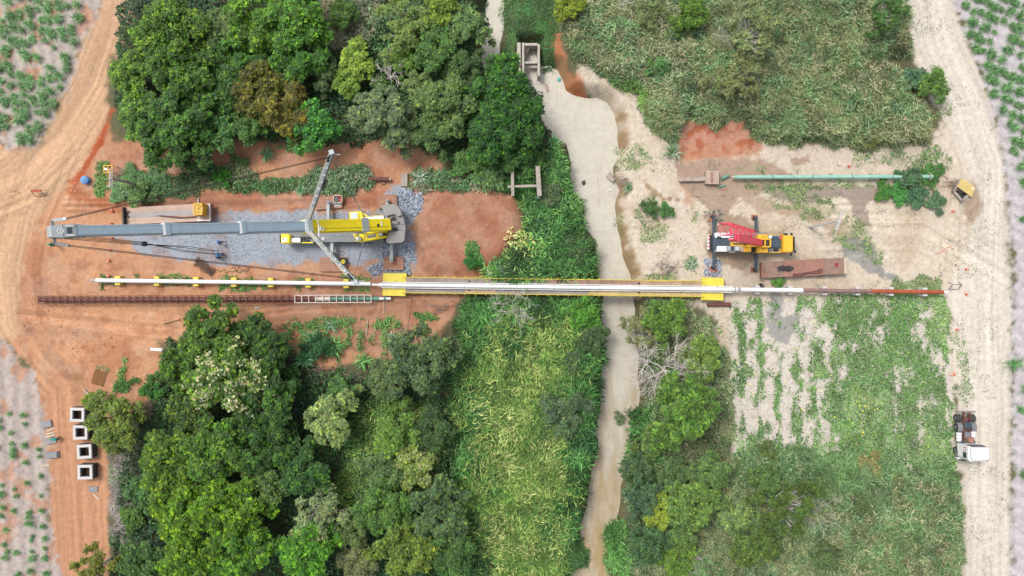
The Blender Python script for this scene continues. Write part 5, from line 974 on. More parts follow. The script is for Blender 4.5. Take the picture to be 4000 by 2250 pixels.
for t0, t1, w, h in ts:
    o = bsec(t0, t1, w, h, GREY, 'boom_section')
    MB().bar(BP(t1 - .008, 0, 0), BP(t1 + .004, 0, 0), w + .14, h + .1, bn).build('section_collar', GREYL if t1 > .9 else GREY, o)
    if t1 < .9: MB().bar(BP(t1 + .004, 0, 0), BP(t1 + .009, 0, 0), w + .14, h + .12, bn).build('collar_rim', WHT, o)
    for s in (-1, 1): MB().bar(BP(max(t0, .31) + .015, s * (w / 2 - .12), h / 2 + .01), BP(t1 - .015, s * (w / 2 - .12), h / 2 + .01), .05, .03, bn).build('wear_strip', GREYL, o)
    for s in (-1, 1): MB().bar(BP(t1 - .03, s * (w / 2 + .02), .1), BP(t1 - .005, s * (w / 2 + .1), .1), .08, .22, bn).build('collar_lug', GREY, o)
MB().bar(BP(.306, 0, 0), BP(.322, 0, 0), 1.56, 1.62, bn).build('base_collar', YEL, bb); MB().bar(BP(.322, 0, 0), BP(.327, 0, 0), 1.36, 1.44, bn).build('collar_rim', WHT, bb)
MB().bar(BP(.22, .0, -1.0), BP(.285, 0, -.9), 1.1, .7, bn).build('cylinder_bracket', YEL, bb); MB().tube([W(1440, 891, 2.6), BP(.24, 0, -1.1)], .26, 12).build('luffing_cylinder', GREYD, cr)
MB().bar(BP(.085, 0, 0), BP(.112, 0, 0), 1.6, 1.7, bn).build('boom_bracket', GREYL, bb); MB().bar(BP(.03, -.5, .78), BP(.03, .2, .78), .12, .06, bn).build('boom_fitting', WHT, bb); MB().tube([BP(.045, .1, .74), BP(.045, .1, .8)], .18, 12).build('boom_port', BLK, bb)
mb = MB(); rr_ = random.Random(4)
for i in range(11):
    t = .135 + i * .0125; mb.bar(BP(t, .722, .52 - .05 * rr_.random()), BP(t + .009, .722, .5), .012, .16 + .14 * rr_.random(), bn)
mb.build('faded_lettering', INK, bb); MB().bar(BP(.185, .724, .52), BP(.193, .724, .52), .012, .3, bn).build('faded_letter', REDM, bb)
mb = MB()
for i in range(7): mb.box(BP(.265 + .02 * rr_.random(), rr_.uniform(.1, .5), .78), (.25, .2, .06), rr_.random())
mb.build('paint_scrape', WHT, bb); MB().tube([BP(.3, .35, .79), BP(.0, .30, .79), W(1495, 872, 3.9)], .018, 5).build('hoist_rope_on_boom', WIRE, cr)
# boom head
hd = MB().bar(BP(.975, 0, -.05), BP(1.0, 0, -.05), 1.12, 1.2, bn).bar(BP(1.0, 0, -.08), BP(1.03, 0, -.16), 1.18, 1.16, bn, 1.0, .8).build('boom_head', GREYL, cr)
MB().bar(BP(.981, 0, .56), BP(.993, 0, .56), .5, .03, bn).build('head_opening', DKB, hd)
for s in (-1, 1): MB().bar(BP(.978, s * .42, .6), BP(.995, s * .42, .6), .14, .1, bn).build('head_rib', WHT, hd)
for i in range(3):
    for s in (-1, 1):
        a_ = BP(1.002 + i * .006, 0, .53 - i * .045); b_ = BP(.9975 + i * .006, s * .26, .54 - i * .045); MB().bar(a_, b_, .1, .02, bn).build('chevron_mark', WHT, hd)
for i in range(6): MB().bar(BP(1.024, -.38 + i * .15, .3), BP(1.031, -.38 + i * .15, .26), .1, .05, bn).build('head_sheave', WHT, hd)
arms = {}
for s in (-1, 1):
    a_ = BP(1.018, s * .55, -.1); b_ = BP(1.018, s * .98, -.1); o = MB().bar(a_, b_, .22, .3, bn).build('head_arm', GREYD, cr); e_ = b_ + T(1.0, -s * .2, -.25); arms[s] = e_
    MB().bar(b_, e_, .26, .16).build('rope_socket', GREYL if s < 0 else GREYD, o); MB().tube([e_ + T(0, 0, -.1), e_ + T(0, 0, .14)], .13, 10).build('rope_sheave', WHT if s < 0 else GREYD, o)
# struts of the boom support
SR = BP(.318, 0, .95)
SE = {1: T(-19.2, 14.45, 16.2), -1: T(-15.9, .57, 19.4)}
if lat.y < 0: arms = {1: arms[-1], -1: arms[1]}
MB().bar(SR - lat * .95, SR + lat * .95, .55, .6, bn).build('strut_hinge', GREYL, cr)
lsgn = 1 if lat.y > 0 else -1
for s in (1, -1):
    r0 = SR + lat * lsgn * s * .75; e = SE[s]; d = (e - r0).normalized(); up_ = T(0, 0, 1); xs = d.cross(up_).normalized(); ys = xs.cross(d).normalized(); M_ = lambda t: r0.lerp(e, t)
    o = MB().bar(M_(-.02), M_(.86), .46, .52, up_, .46, .5).build('support_strut', STRW, cr)
    fside = xs if (xs.x > 0) else -xs
    MB().bar(M_(.2) + fside * .24, M_(.84) + fside * .24, .03, .5, up_).build('strut_side_plate', STRG, o)
    MB().bar(M_(.2) + fside * .1 + ys * .265, M_(.84) + fside * .1 + ys * .265, .26, .02, up_).build('strut_top_plate', STRG, o)
    for q in (-1, 1): MB().bar(M_(.85) + xs * q * .19, M_(1.0) + xs * q * .15, .08, .46, up_, .08, .34).build('strut_fork', STRG if q > 0 else GREYL, o)
    MB().tube([M_(.9) - xs * .2, M_(.9) + xs * .2], .22, 12).build('guy_winch', BLK, o); MB().box(M_(1.0), (.5, .5, .4), .4).build('strut_tip', GREYL, o); MB().bar(M_(.97), M_(.97) + T(1.0, -.0, -.1), .07, .07).build('tip_pin', GREYL, o)
    MB().bar(M_(.50) + fside * .42 + T(0, 0, -.1), M_(.62) + fside * .42 + T(0, 0, -.1), .16, .34, up_).build('rope_box', BLK, o)
    txt = 'MENGEL'
    for i, ch in enumerate(txt):
        t = (.27 + i * .105) if s > 0 else (.81 - i * .105)
        base = M_(t) + fside * .1 + ys * .285
        vx = (d if s > 0 else -d); vy = ys.cross(vx).normalized()
        Mx = Matrix(((vx.x, vy.x, ys.x, base.x), (vx.y, vy.y, ys.y, base.y), (vx.z, vy.z, ys.z, base.z), (0, 0, 0, 1)))
        textobj('lettering', ch, .62, Mx @ Matrix.Translation((0, 0, -.004)), INK if i != 1 else REDM, o); textobj('lettering', ch, .5, Mx @ Matrix.Translation((0, 0, .012)), WHT, o)
    MB().tube([M_(.16) + fside * .35, SR + bd * 1.0 * -1 + fside * .3 + bn * -.1], .07, 8).build('tilt_cylinder', WHT, o)
    for k in (-.05, .05): MB().tube([arms[s] + T(0, k, 0), M_(.93) + T(0, k, .1)], .032, 5).build('guy_rope', WIRE, cr)
    p0, p1 = M_(.95), BP(.095, lsgn * s * .8, .7); MB().tube([p0, p1], .03, 5).build('rear_guy_chain', GREYD, cr); MB().tube([p0.lerp(p1, .35), p0.lerp(p1, .72)], .065, 6).build('guy_tensioner', GREYD, cr)
# hoist ropes and hook block
hx_, hy_ = -38.07, 4.57
for k in range(4): MB().tube([BP(1.0, -.25 * lsgn + .0, -.6) + T(.35, -.1 + .16 * (k - 1.5) * .8, 0), T(hx_ + .05, hy_ + .1 * (k - 1.5), 18.5)], .032, 5).build('hoist_rope', WIRE, cr)
hk = MB().box((hx_, hy_, 18.2), (.25, .4, .7), .2).tube([(hx_, hy_ - .25, 18.3), (hx_, hy_ + .25, 18.3)], .22, 14).build('hook_block', BLK, cr); MB().tube([(hx_, hy_, 17.7), (hx_, hy_, 17.3), (hx_ + .2, hy_, 17.0), (hx_ + .32, hy_, 17.25)], .08, 8).build('hook', BLK, hk)
sl = empty('lifting_sling', (hx_, hy_, 1.2), 'long steel slings hanging from the crane hook down to two crouching workers', 'sling')
for k, (dx, dy) in enumerate(((-.3, .12), (.25, .2), (-.2, -.25), (.35, -.2))):
    MB().tube([(hx_ + .05 * k, hy_, 17.0), (hx_ + dx * 1.3, hy_ + dy * 1.3, 9.5), (hx_ + dx, hy_ + dy, 1.3)], .036, 5).build('sling_leg', WIRE, sl); MB().ring((hx_ + dx, hy_ + dy, 1.2), (1, 0, 0), .12, .07, .05, 10).build('shackle', WIRE, sl)
# outrigger mats
def mat_thing(poly, n, m, label, z=.22, horizontal=True, border=False, plate=None):
    P4 = [W(x, y, z) for x, y in poly]; c = sum(P4, T(0, 0, 0)) / 4; zg = gz(c.x, c.y) + .16; t = empty('timber_mat', (c.x, c.y, zg), label, 'mat', 'timber mats under the large crane')
    for i in range(n):
        a_, b_ = i / n, (i + 1) / n - .012; L_ = lambda p, q, k: p.lerp(q, k)
        q4 = [L_(P4[0], P4[3], a_), L_(P4[1], P4[2], a_), L_(P4[1], P4[2], b_), L_(P4[0], P4[3], b_)]
        MB().prism([p.xy for p in q4], zg - .2, zg + z + random.uniform(-.012, .012), .008).build('plank', m, t)
    if border:
        for i in range(4): MB().bar(T(*P4[i].xy, zg + z), T(*P4[(i + 1) % 4].xy, zg + z), .1, .1).build('mat_edge', m, t)
    if plate: MB().pbox(*plate, zg + z, zg + z + .06, .01).build('bearing_plate', TERR, t)
    return t
mat_thing([(1235, 763), (1333, 758), (1338, 813), (1234, 821)], 6, TIM, 'timber mat carrying the open tool box above the crane')
mat_thing([(1475, 767), (1548, 761), (1551, 807), (1479, 814)], 7, TIM, 'timber mat under the outrigger behind the counterweight', .22, True, True, (1503, 775, 1527, 800))
mat_thing([(1249, 1005), (1354, 1005), (1354, 1061), (1249, 1061)], 7, TIM, 'timber mat under the lower strut carrying the spare wheel'); mat_thing([(1500, 1005), (1576, 1005), (1576, 1053), (1500, 1053)], 8, TIM, 'timber mat on coarse rubble next to the bridge end', .22, True, True, (1523, 1008, 1547, 1040))
tb = empty('tool_box', W(1319, 778, .3), 'open pale box filled with shackles and red tools on the timber mat', 'box'); z1 = .75
for q in ((1301, 762, 1337, 765), (1301, 791, 1337, 794), (1301, 762, 1304, 794), (1334, 762, 1337, 794)): MB().pbox(*q, .24, z1).build('box_wall', TIMP, tb)
MB().pbox(1302, 763, 1336, 793, .24, .3).build('box_floor', BLK, tb); mb = MB(); mb2 = MB()
for i in range(26): (mb if i % 3 else mb2).box(W(1306 + random.random() * (16 if i % 3 else 8) + (0 if i % 3 else 18), 767 + random.random() * 22, .42 + random.random() * .2), (random.uniform(.1, .4), .09, .09), random.uniform(0, 3))
mb.build('shackles', GREYD, tb); mb2.build('red_tools', REDM, tb); tag(MB().pprism([(1300, 789), (1329, 788), (1334, 806), (1306, 807)], .36, .385).build('metal_sheet', GREYL), 'pale sheet lying below the open tool box', 'sheet')
sw = empty('spare_wheel', W(1340, 1022, .3), 'spare tyre with yellow rim lying on the lower timber mat', 'wheel'); c = W(1340, 1022, .48); MB().ring(c, (0, 0, 1), .54, .27, .36, 24).build('tyre', RUB, sw); MB().ring(c, (0, 0, 1), .28, .12, .2, 18).build('rim', YEL, sw); MB().tube([c - T(0, 0, .05), c + T(0, 0, .04)], .13, 10).build('hub', BLK, sw)
# ------------------------------------------------------------------ small crane truck
k2 = empty('crane_truck', W(2930, 947, 0), 'yellow crane truck with raised red boom and dark outriggers on the sandy yard', 'crane')
MB().pbox(2788, 909, 3059, 986, .7, 1.15, .04).build('carrier_deck', GREYD, k2)
for px in (2812, 2850, 3010, 3060):
    for s in (-1, 1): c = W(px, 947.5, .52) + T(0, s * 1.02, 0); w = MB().ring(c, (0, 1, 0), .52, .26, .36).build('wheel', RUB, k2); MB().tube([c + T(0, -.1, 0), c + T(0, .1, 0)], .27, 12).build('rim', GREYD, w)
MB().pbox(2765, 915, 2772, 974, .6, 1.0).build('rear_bumper', WHT, k2)
for i in range(4): MB().pbox(2765, 918 + i * 14, 2772, 924 + i * 14, 1.0, 1.01).build('bumper_stripe', ORG_, k2)
MB().pbox(2772, 918, 2787, 972, .4, 1.1, .05).build('rear_housing', BLK, k2)
MB().pbox(2794, 909, 2868, 929, 1.15, 1.5, .03).build('deck_panel', WHT, k2); MB().pbox(2790, 931, 2861, 960, 1.15, 1.4, .03).build('deck_plate', DKB, k2); MB().pprism([(2802, 921), (2818, 925), (2816, 932), (2803, 930)], 1.5, 1.56).build('chock', BLK, k2)
MB().pprism([(2803, 961), (2846, 961), (2847, 983), (2801, 982)], 1.1, 1.85, .05).build('tool_locker', WHT, k2)
for (x, ya, yb) in ((2790.5, 841, 1048), (2955.5, 847, 1057)):
    for s in (-1, 1):
        y0, y1 = (ya, 935) if s < 0 else (955, yb); o = MB().pbox(x - 4.5, y0, x + 4.5, y1, .62, 1.0, .02).build('outrigger_beam', DKB, k2)
        p = W(x, y0 + 4 if s < 0 else y1 - 4, .9); MB().tube([T(p.x, p.y, .2), T(p.x, p.y, 1.1)], .13, 10).build('jack', DKB, o); MB().tube([T(p.x, p.y, .14), T(p.x, p.y, .22)], .26, 10).build('float_plate', BLK, o)
MB().pprism([(2785, 925), (2792, 925), (2800, 938), (2800, 962), (2796, 972), (2785, 978)], 1.0, 1.45, .02).build('outrigger_housing', DKB, k2)
oc = MB().pbox(2847, 961, 2891, 980, 1.15, 2.9, .08).build('operator_cab', GREYL, k2); MB().pbox(2854, 962, 2869, 978, 2.9, 2.93).build('roof_window', GLS, oc); MB().pbox(2874, 963, 2890, 978, 2.9, 2.93).build('roof_window', GLSL, oc); MB().pbox(2848, 981, 2871, 987, 1.1, 1.3).build('cab_step', WHT, oc)
ss = MB().pbox(2859, 945, 2966, 961, 1.4, 2.2, .04).build('superstructure', ORY, k2); MB().pbox(2892, 961, 2905, 982, 1.3, 2.5, .03).build('body_panel', TIMP, ss); MB().pbox(2905, 961, 2935, 984, 1.3, 2.4, .03).build('body_panel', ORY, ss); MB().pbox(2936, 967, 2957, 985, 1.3, 1.7).build('bay_shade_block', BLK, ss); MB().bar(W(2895, 962, 2.5), W(3008, 963, 2.5), .14, .2).build('side_rail', ORY, ss)  # black box in the bay is painted shade of a hole
mb = MB()
for i in range(8): mb.tube([W(2863 + i * 9, 948, 2.2), W(2870 + i * 9, 955, 2.35)], .09, 6)
mb.build('hydraulic_valves', BLK, ss)
for y0, y1, s in ((915, 937, -1), (963, 987, 1)):
    e = [(2966, y0 if s < 0 else y0), (3000, y0), (3003, y1), (2962, y1)] if s < 0 else [(2962, y0), (3003, y0), (3000, y1), (2959, y1)]
    o = MB().pprism(e, 1.2, 2.5, .12).build('counterweight_ear', ORY, k2); c = W(2984, (y0 + y1) / 2 + 1, 2.5); MB().ring(c + T(0, 0, .01), (0, 0, 1), .22, .17, .03, 16).build('ear_mark', BLK, o)
mb = MB()
for a_, b_ in (((2965, 935), (3008, 935)), ((2965, 964), (3008, 964)), ((2965, 935), (2965, 964)), ((3007, 935), (3007, 964)), ((2986, 935), (2986, 964))): mb.bar(W(*a_, 2.9), W(*b_, 2.9), .13, .5)
mb.build('winch_frame', ORY, k2)
for px in (2976, 2997): MB().tube([W(px, 940, 2.75), W(px, 960, 2.75)], .24, 14).build('winch_drum', BLK, k2)
# raised red boom with folded lattice jib
A0 = W(2966, 948, 2.9); A1 = W(2862, 926, 13.0); ad = (A1 - A0).normalized(); al_ = T(0, 0, 1).cross(ad).normalized(); an = ad.cross(al_); an = an if an.z > 0 else -an
MB().bar(A0, A0.lerp(A1, .93), .76, .8, an).build('base_boom', RED, k2); MB().bar(A0.lerp(A1, .91), A1, .64, .66, an).build('boom_section', RED, k2); MB().bar(A0.lerp(A1, .9), A0.lerp(A1, .935), .84, .88, an).build('boom_collar', RED, k2); MB().tube([W(2905, 950, 2.2), A0.lerp(A1, .42) - an * .4], .16, 10).build('luffing_cylinder', GREYL, k2)
mb = MB(); e1 = A1 + ad * .9
for s in (-1, 1):
    mb.bar(A1 + al_ * s * .32, e1 + al_ * s * .32, .1, .5, an)
    for q in (.2, .5, .8): mb.tube([A1.lerp(e1, q) - al_ * .4, A1.lerp(e1, q) + al_ * .4], .06, 6)
mb.build('boom_head', RED, k2)
for q in (-.2, 0, .2): MB().ring(A1.lerp(e1, .55) + al_ * q, al_, .28, .08, .07, 16).build('head_sheave', WHT, k2)
J0 = W(2945, 913, 5.0); J1 = W(2832, 894, 13.0); jd = (J1 - J0).normalized(); jl = T(0, 0, 1).cross(jd).normalized(); jn = jd.cross(jl); jn = jn if jn.z > 0 else -jn
def JP(t, u, v): w = .3 + .36 * t; return J0.lerp(J1, t) + jl * u * w + jn * v * w * .9
mb = MB()
for u in (-1, 1):
    for v in (-1, 1): mb.tube([JP(0, u, v), JP(1, u, v)], .05, 6)
jb = mb.build('jib_chords', RED, k2); mb = MB(); n = 10
for i in range(n + 1):
    t = i / n
    for a_, b_ in (((-1, -1), (1, -1)), ((1, -1), (1, 1)), ((1, 1), (-1, 1)), ((-1, 1), (-1, -1))): mb.tube([JP(t, *a_), JP(t, *b_)], .032, 5, False)
    if i < n:
        s = 1 if i % 2 else -1
        for v in (-1, 1): mb.tube([JP(t, -s, v), JP(t + 1 / n, s, v)], .03, 5, False)
        for u in (-1, 1): mb.tube([JP(t, u, -s), JP(t + 1 / n, u, s)], .03, 5, False)
mb.build('jib_lacing', RED, jb); MB().bar(J0.lerp(J1, .1), A0.lerp(A1, .3), .16, .2).bar(J0.lerp(J1, .85), A0.lerp(A1, .9), .14, .2).build('jib_bracket', RED, jb)
# front end
MB().pbox(3003, 917, 3058, 984, 1.15, 1.3).build('engine_deck', GREYL, k2); MB().pbox(3009, 934, 3051, 966, 1.3, 1.85, .04).build('engine_cover', DKB, k2); MB().pbox(3021, 922, 3042, 934, 1.3, 1.7, .03).build('engine_cover', DKB, k2); MB().tube([W(3051, 927, 1.3), W(3051, 927, 1.8)], .24, 12).build('red_air_filter', REDM, k2); MB().tube([W(3009, 925, 1.3), W(3009, 925, 1.55)], .22, 12).build('white_canister', WHT, k2); MB().tube([W(3022, 976, 1.5), W(3040, 976, 1.5)], .16, 10).build('black_cylinder', BLK, k2); MB().ring(W(3054, 970, 1.5), (0, 0, 1), .18, .1, .12, 12).build('filler_cap', ORY, k2)
for y in (915, 986): MB().bar(W(2995, y, 1.35), W(3060, y, 1.35), .1, .18).build('side_rail', ORY, k2)
dc = MB().pprism([(3061, 919), (3094, 920), (3098, 925), (3098, 980), (3093, 985), (3061, 985)], .8, 2.5, .1).build('driver_cab', ORY, k2); MB().box(W(3099, 952, 1.8) + T(.02, 0, 0), (.05, 1.8, .65)).build('windscreen', GLS, dc)
for i in range(13): MB().pbox(3063, 923 + i * 4.6, 3094, 924.6 + i * 4.6, 2.5, 2.515).build('roof_rib', ORY, dc)
for (x, y) in ((3092, 914), (3090, 994), (3106, 983)): MB().bar(W(3094, min(max(y, 922), 983), 2.0), W(x, y, 2.0), .05, .05).box(W(x, y, 1.9), (.12, .3, .4)).build('mirror', BLK, dc)
# pads of the crane truck and their rubble
def rocks(name, poly, dens, smin, smax, palette, label, cat, z=0):
    x, y, d = sample(poly, dens, 0); N = len(x); g = RNG
    ico = np.array([(0, 0, 1), (.89, 0, .45), (.28, .85, .45), (-.72, .53, .45), (-.72, -.53, .45), (.28, -.85, .45)]); f0 = np.array([(0, 1, 2), (0, 2, 3), (0, 3, 4), (0, 4, 5), (0, 5, 1)])
    lo = ico[1:] * np.array([1.05, 1.05, 0]) + np.array([0, 0, -.2]); T0 = np.concatenate([ico, lo]); side = []
    for i in range(5): a, b = 1 + i, 1 + (i + 1) % 5; side += [(a, a + 5, b + 5), (a, b + 5, b)]
    F0 = np.concatenate([f0, np.array(side)]); s = g.uniform(smin, smax, N)[:, None] * g.uniform(.6, 1.3, (N, 3)); th = g.uniform(0, 6.28, N)
    v = T0[None] * (1 + g.normal(0, .2, (N, 11, 3))) * s[:, None, :]; c, q = np.cos(th)[:, None], np.sin(th)[:, None]
    vx = v[:, :, 0] * c - v[:, :, 1] * q; vy = v[:, :, 0] * q + v[:, :, 1] * c; v = np.stack([vx + x[:, None], vy + y[:, None], v[:, :, 2] + (hgt(x, y) + .02)[:, None]], 2)
    f = (np.arange(N) * 11)[:, None, None] + F0[None]; col = palette[g.integers(0, len(palette), N)] * g.uniform(.75, 1.25, N)[:, None]
    o = link(name, npmesh(name, v.reshape(-1, 3), f.reshape(-1, 3), np.repeat(col, 11, 0)), STONE); tag(o, label, cat, None, 'stuff')
STONE = bpy.data.materials.new('stone_faces'); STONE.use_nodes = True; _a = nd(STONE.node_tree, 'ShaderNodeAttribute', attribute_name='Col'); STONE.node_tree.links.new(_a.outputs['Color'], STONE.node_tree.nodes['Principled BSDF'].inputs['Base Color']); STONE.node_tree.nodes['Principled BSDF'].inputs['Roughness'].default_value = .85
PS = pal('#94a0b2', '#adb7c6', '#808b9a', '#c0c8d4', '#a2aab4', k=.68); PS2 = pal('#b0a296', '#8a8078', '#c8bcae', '#9c948c', '#6f6a66', k=.62)
rocks('gravel', GRAV, 22, .03, .065, PS, 'loose blue-grey crushed stone spread under and around the large crane', 'gravel')
for p, lb in (([(1525, 745), (1560, 727), (1600, 742), (1655, 765), (1645, 815), (1615, 860), (1590, 880), (1560, 820), (1545, 800), (1552, 760)], 'coarse blue-grey rubble beside the counterweight'), ([(1430, 1052), (1490, 1000), (1520, 955), (1585, 945), (1612, 960), (1622, 1010), (1600, 1062), (1540, 1078), (1460, 1075)], 'coarse blue-grey rubble around the mat by the bridge end')): rocks('rubble', p, 38, .08, .19, PS, lb, 'rubble')
rocks('rubble', [(2752, 826), (2812, 822), (2824, 850), (2815, 880), (2780, 880), (2752, 870)], 40, .08, .18, PS2, 'grey-brown rubble under the upper rear outrigger of the crane truck', 'rubble'); rocks('rubble', [(2750, 1012), (2814, 1010), (2818, 1075), (2752, 1080)], 42, .08, .18, PS, 'blue rubble under the lower rear outrigger of the crane truck', 'rubble')
rocks('clods', RED_Y, .5, .02, .07, pal('#d8b298', '#b8805f', '#e4d0c0', '#8a6a58', k=.58), 'small stones and clods strewn over the red yard', 'soil'); rocks('clods', SAND, .35, .02, .07, pal('#c8b8a4', '#a08f7c', '#8a8074', k=.58), 'small stones strewn over the sandy yard', 'soil')
rocks('clods', [(60, 1130), (440, 1300), (480, 1420), (350, 1400), (220, 1300), (60, 1250)], 1.2, .04, .12, pal('#b8714c', '#c98a64', k=.58), 'red clods along the wheel tracks at the left edge', 'soil'); rocks('clods', [(1650, 760), (2020, 790), (2000, 960), (1700, 1050)], .7, .03, .1, pal('#cfa48c', '#b87a5c', '#d8bda8', k=.58), 'pale stones strewn over the red mound', 'soil')
def block_pad(c, n, m, label, rz=0, w=.26, l=.9):
    p = WG(*c); t = empty('timber_pad', p, label, 'pad', 'pads under the crane truck')
    for i in range(n): MB().box(p + Matrix.Rotation(rz, 3, 'Z') @ T((i - (n - 1) / 2) * w * 1.15, 0, .06), (w, l, .13), rz, bev=.01).build('block', m, t)
block_pad((2777, 851), 3, TERR, 'terracotta timber pad on rubble under the upper rear outrigger', .0); block_pad((2783, 1051), 4, TERR, 'terracotta timber pad on blue rubble under the lower rear outrigger', .1); block_pad((2947, 850), 3, TERR, 'terracotta pad under the upper front outrigger', 1.55, .22, .8); block_pad((2944, 1054), 3, TERR, 'terracotta pad under the lower front outrigger', 1.55, .22, .8)
# ------------------------------------------------------------------ flatbed bodies
def quadbox(P4, z0, z1, u0, u1, v0, v1, ins=.0):
    q = lambda u, v: P4[0].lerp(P4[1], u).lerp(P4[3].lerp(P4[2], u), v); return MB().prism([q(u0, v0).xy, q(u1, v0).xy, q(u1, v1).xy, q(u0, v1).xy], z0, z1, ins)
def wheels(t, P4, us, z=.45):
    for u in us:
        for v in (.12, .88):
            p = P4[0].lerp(P4[1], u).lerp(P4[3].lerp(P4[2], u), v); w = MB().ring((p.x, p.y, z), (0, 1, 0), .44, .22, .5).build('wheel', RUB, t); MB().tube([(p.x, p.y - .15, z), (p.x, p.y + .15, z)], .23, 10).build('rim', GREYD, w)
P4 = [W(486, 811, 1.1), W(822, 793, 1.1), W(822, 863, 1.1), W(486, 877, 1.1)]; tr = empty('flatbed_trailer', W(655, 836, 0), 'long worn flatbed trailer beside the large crane boom', 'trailer')
quadbox(P4, .75, 1.02, 0, 1, .03, .97).build('chassis', BEDR, tr); wheels(tr, P4, (.7, .78, .86))
for i, (v0, v1, m) in enumerate(((0, .22, BED), (.225, .335, BED), (.34, .61, BEDG), (.615, .80, BED), (.805, 1, BED))):
    for u0, u1 in ((0, 1),): quadbox(P4, 1.02, 1.1 + random.uniform(-.004, .006), u0, u1, v0 + .003, v1, .005).build('bed_plate', m, tr)
MB().pprism([(475, 809), (480, 809), (484, 877), (478, 877)], .9, 1.75).build('headboard', BLK, tr); MB().pprism([(481, 809), (486, 809), (487, 877), (483, 877)], .9, 1.4).build('headboard_frame', GREYD, tr)
for s, (x0, x1) in enumerate(((816, 820), (825, 830))): MB().pprism([(x0, 796), (x1, 796), (x1 + 2, 860), (x0 + 2, 860)], .9 - s * .2, 1.25 - s * .3).build('tail_beam', FRW if s == 0 else RUST, tr)
for py in (804, 828, 850): MB().bar(W(818, py, 1.0), W(830, py, .8), .12, .12).build('tail_strut', RUST, tr)
MB().bar(W(769, 860, 1.14), W(822, 861, 1.14), .12, .08).build('side_curb', WHT, tr)
tag(MB().tube([W(622, 843, 1.14), W(660, 846, 1.16), W(720, 850, 1.15), W(770, 846, 1.15)], .09, 8).tube([W(640, 846, 1.14), W(700, 851, 1.18), W(760, 849, 1.15)], .07, 8).build('dark_strap', mat('dark_strap', hx('#7a5a50', .5), .8)), 'dark strap lying along the flatbed trailer', 'strap')
tag(MB().tube([W(488 + 14 * (1 - math.cos(a * .5)) * .6 + 6 * math.sin(a * 1.7), 838 + 13 * math.sin(a), 1.14) for a in np.linspace(0, 15, 60)], .035, 5).build('rope_coil', WIRE), 'coil of wire rope at the left end of the flatbed trailer', 'rope')
cg = empty('lifting_basket', W(785, 815, 1.1), 'yellow personnel basket standing on the flatbed trailer', 'basket'); bx0, by0, bx1, by1 = 756, 794, 789, 838; zt = 2.5; a_ = W(bx0, by0, zt); b_ = W(bx1, by1, zt)
MB().box(((a_.x + b_.x) / 2, (a_.y + b_.y) / 2, 1.16), (b_.x - a_.x, a_.y - b_.y, .1)).build('floor', ORY, cg)
for s in (0, 1):
    x = (a_.x, b_.x)[s]; y = (a_.y, b_.y)[s]
    for i in range(7): MB().bar((x, a_.y + (b_.y - a_.y) * i / 6, 1.2), (x, a_.y + (b_.y - a_.y) * i / 6, zt), .05, .1, (1, 0, 0)).build('bar', ORY, cg)
    for i in range(5): MB().bar((a_.x + (b_.x - a_.x) * i / 4, y, 1.2), (a_.x + (b_.x - a_.x) * i / 4, y, zt), .1, .05, (1, 0, 0)).build('bar', ORY, cg)
    MB().box((x, (a_.y + b_.y) / 2, 1.5), (.03, a_.y - b_.y, .6)).build('kick_panel', ORY, cg); MB().box(((a_.x + b_.x) / 2, y, 1.5), (b_.x - a_.x, .03, .6)).build('kick_panel', ORY, cg)
mb = MB()
for p, q in (((a_.x, a_.y), (b_.x, a_.y)), ((b_.x, a_.y), (b_.x, b_.y)), ((b_.x, b_.y), (a_.x, b_.y)), ((a_.x, b_.y), (a_.x, a_.y)), ((a_.x, a_.y), (b_.x, b_.y)), ((b_.x, a_.y), (a_.x, b_.y)), (((a_.x + b_.x) / 2, a_.y), ((a_.x + b_.x) / 2, b_.y))): mb.bar((*p, zt), (*q, zt), .09, .07)
mb.build('roof_frame', ORY, cg); MB().box(((a_.x + b_.x) / 2, (a_.y + b_.y) / 2, zt - .06), (b_.x - a_.x - .1, a_.y - b_.y - .1, .015)).build('roof_mesh', mat('yellow_mesh', hx('#d9b45a', .55), .6), cg)
c = W(784, 778, .0); tag(MB().bar(WG(778, 800, .3), WG(776, 771, .12), .2, .06, (0, 0, 1), .08).build('board', GREYL), 'pointed grey board leaning out behind the flatbed trailer', 'board')
P4 = [W(2981, 1023, 1.0), W(3297, 1006, 1.0), W(3298, 1070, 1.0), W(2981, 1086, 1.0)]; fb = empty('flatbed_trailer', W(3140, 1045, 0), 'rusty flatbed trailer below the crane truck', 'trailer'); quadbox(P4, .6, .9, 0, 1, .03, .97).build('chassis', BEDR, fb); wheels(fb, P4, (.72, .8))
for u0, u1, n, m in ((0, .25, 3, BEDW), (.252, .5, 1, BEDR), (.502, .752, 1, BEDR), (.755, 1.0, 3, BEDW)):
    for i in range(n): quadbox(P4, .9, 1.0 + random.uniform(-.006, .006), u0 if i < n - 1 or u0 > 0 else .06, u1, i / n + .003, (i + 1) / n - .003, .005).build('bed_plank' if n > 1 else 'bed_plate', m, fb)
MB().pprism([(3297, 1005), (3307, 1004), (3309, 1068), (3299, 1069)], .85, 1.15, .03).build('tail_block', TIMP, fb); MB().pprism([(2975, 1024), (2980, 1024), (2981, 1087), (2976, 1087)], .7, 1.3).build('headboard', BEDR, fb); MB().pprism([(2970, 1025), (2973, 1025), (2974, 1089), (2971, 1089)], .7, 1.0).build('headboard', RUST, fb)
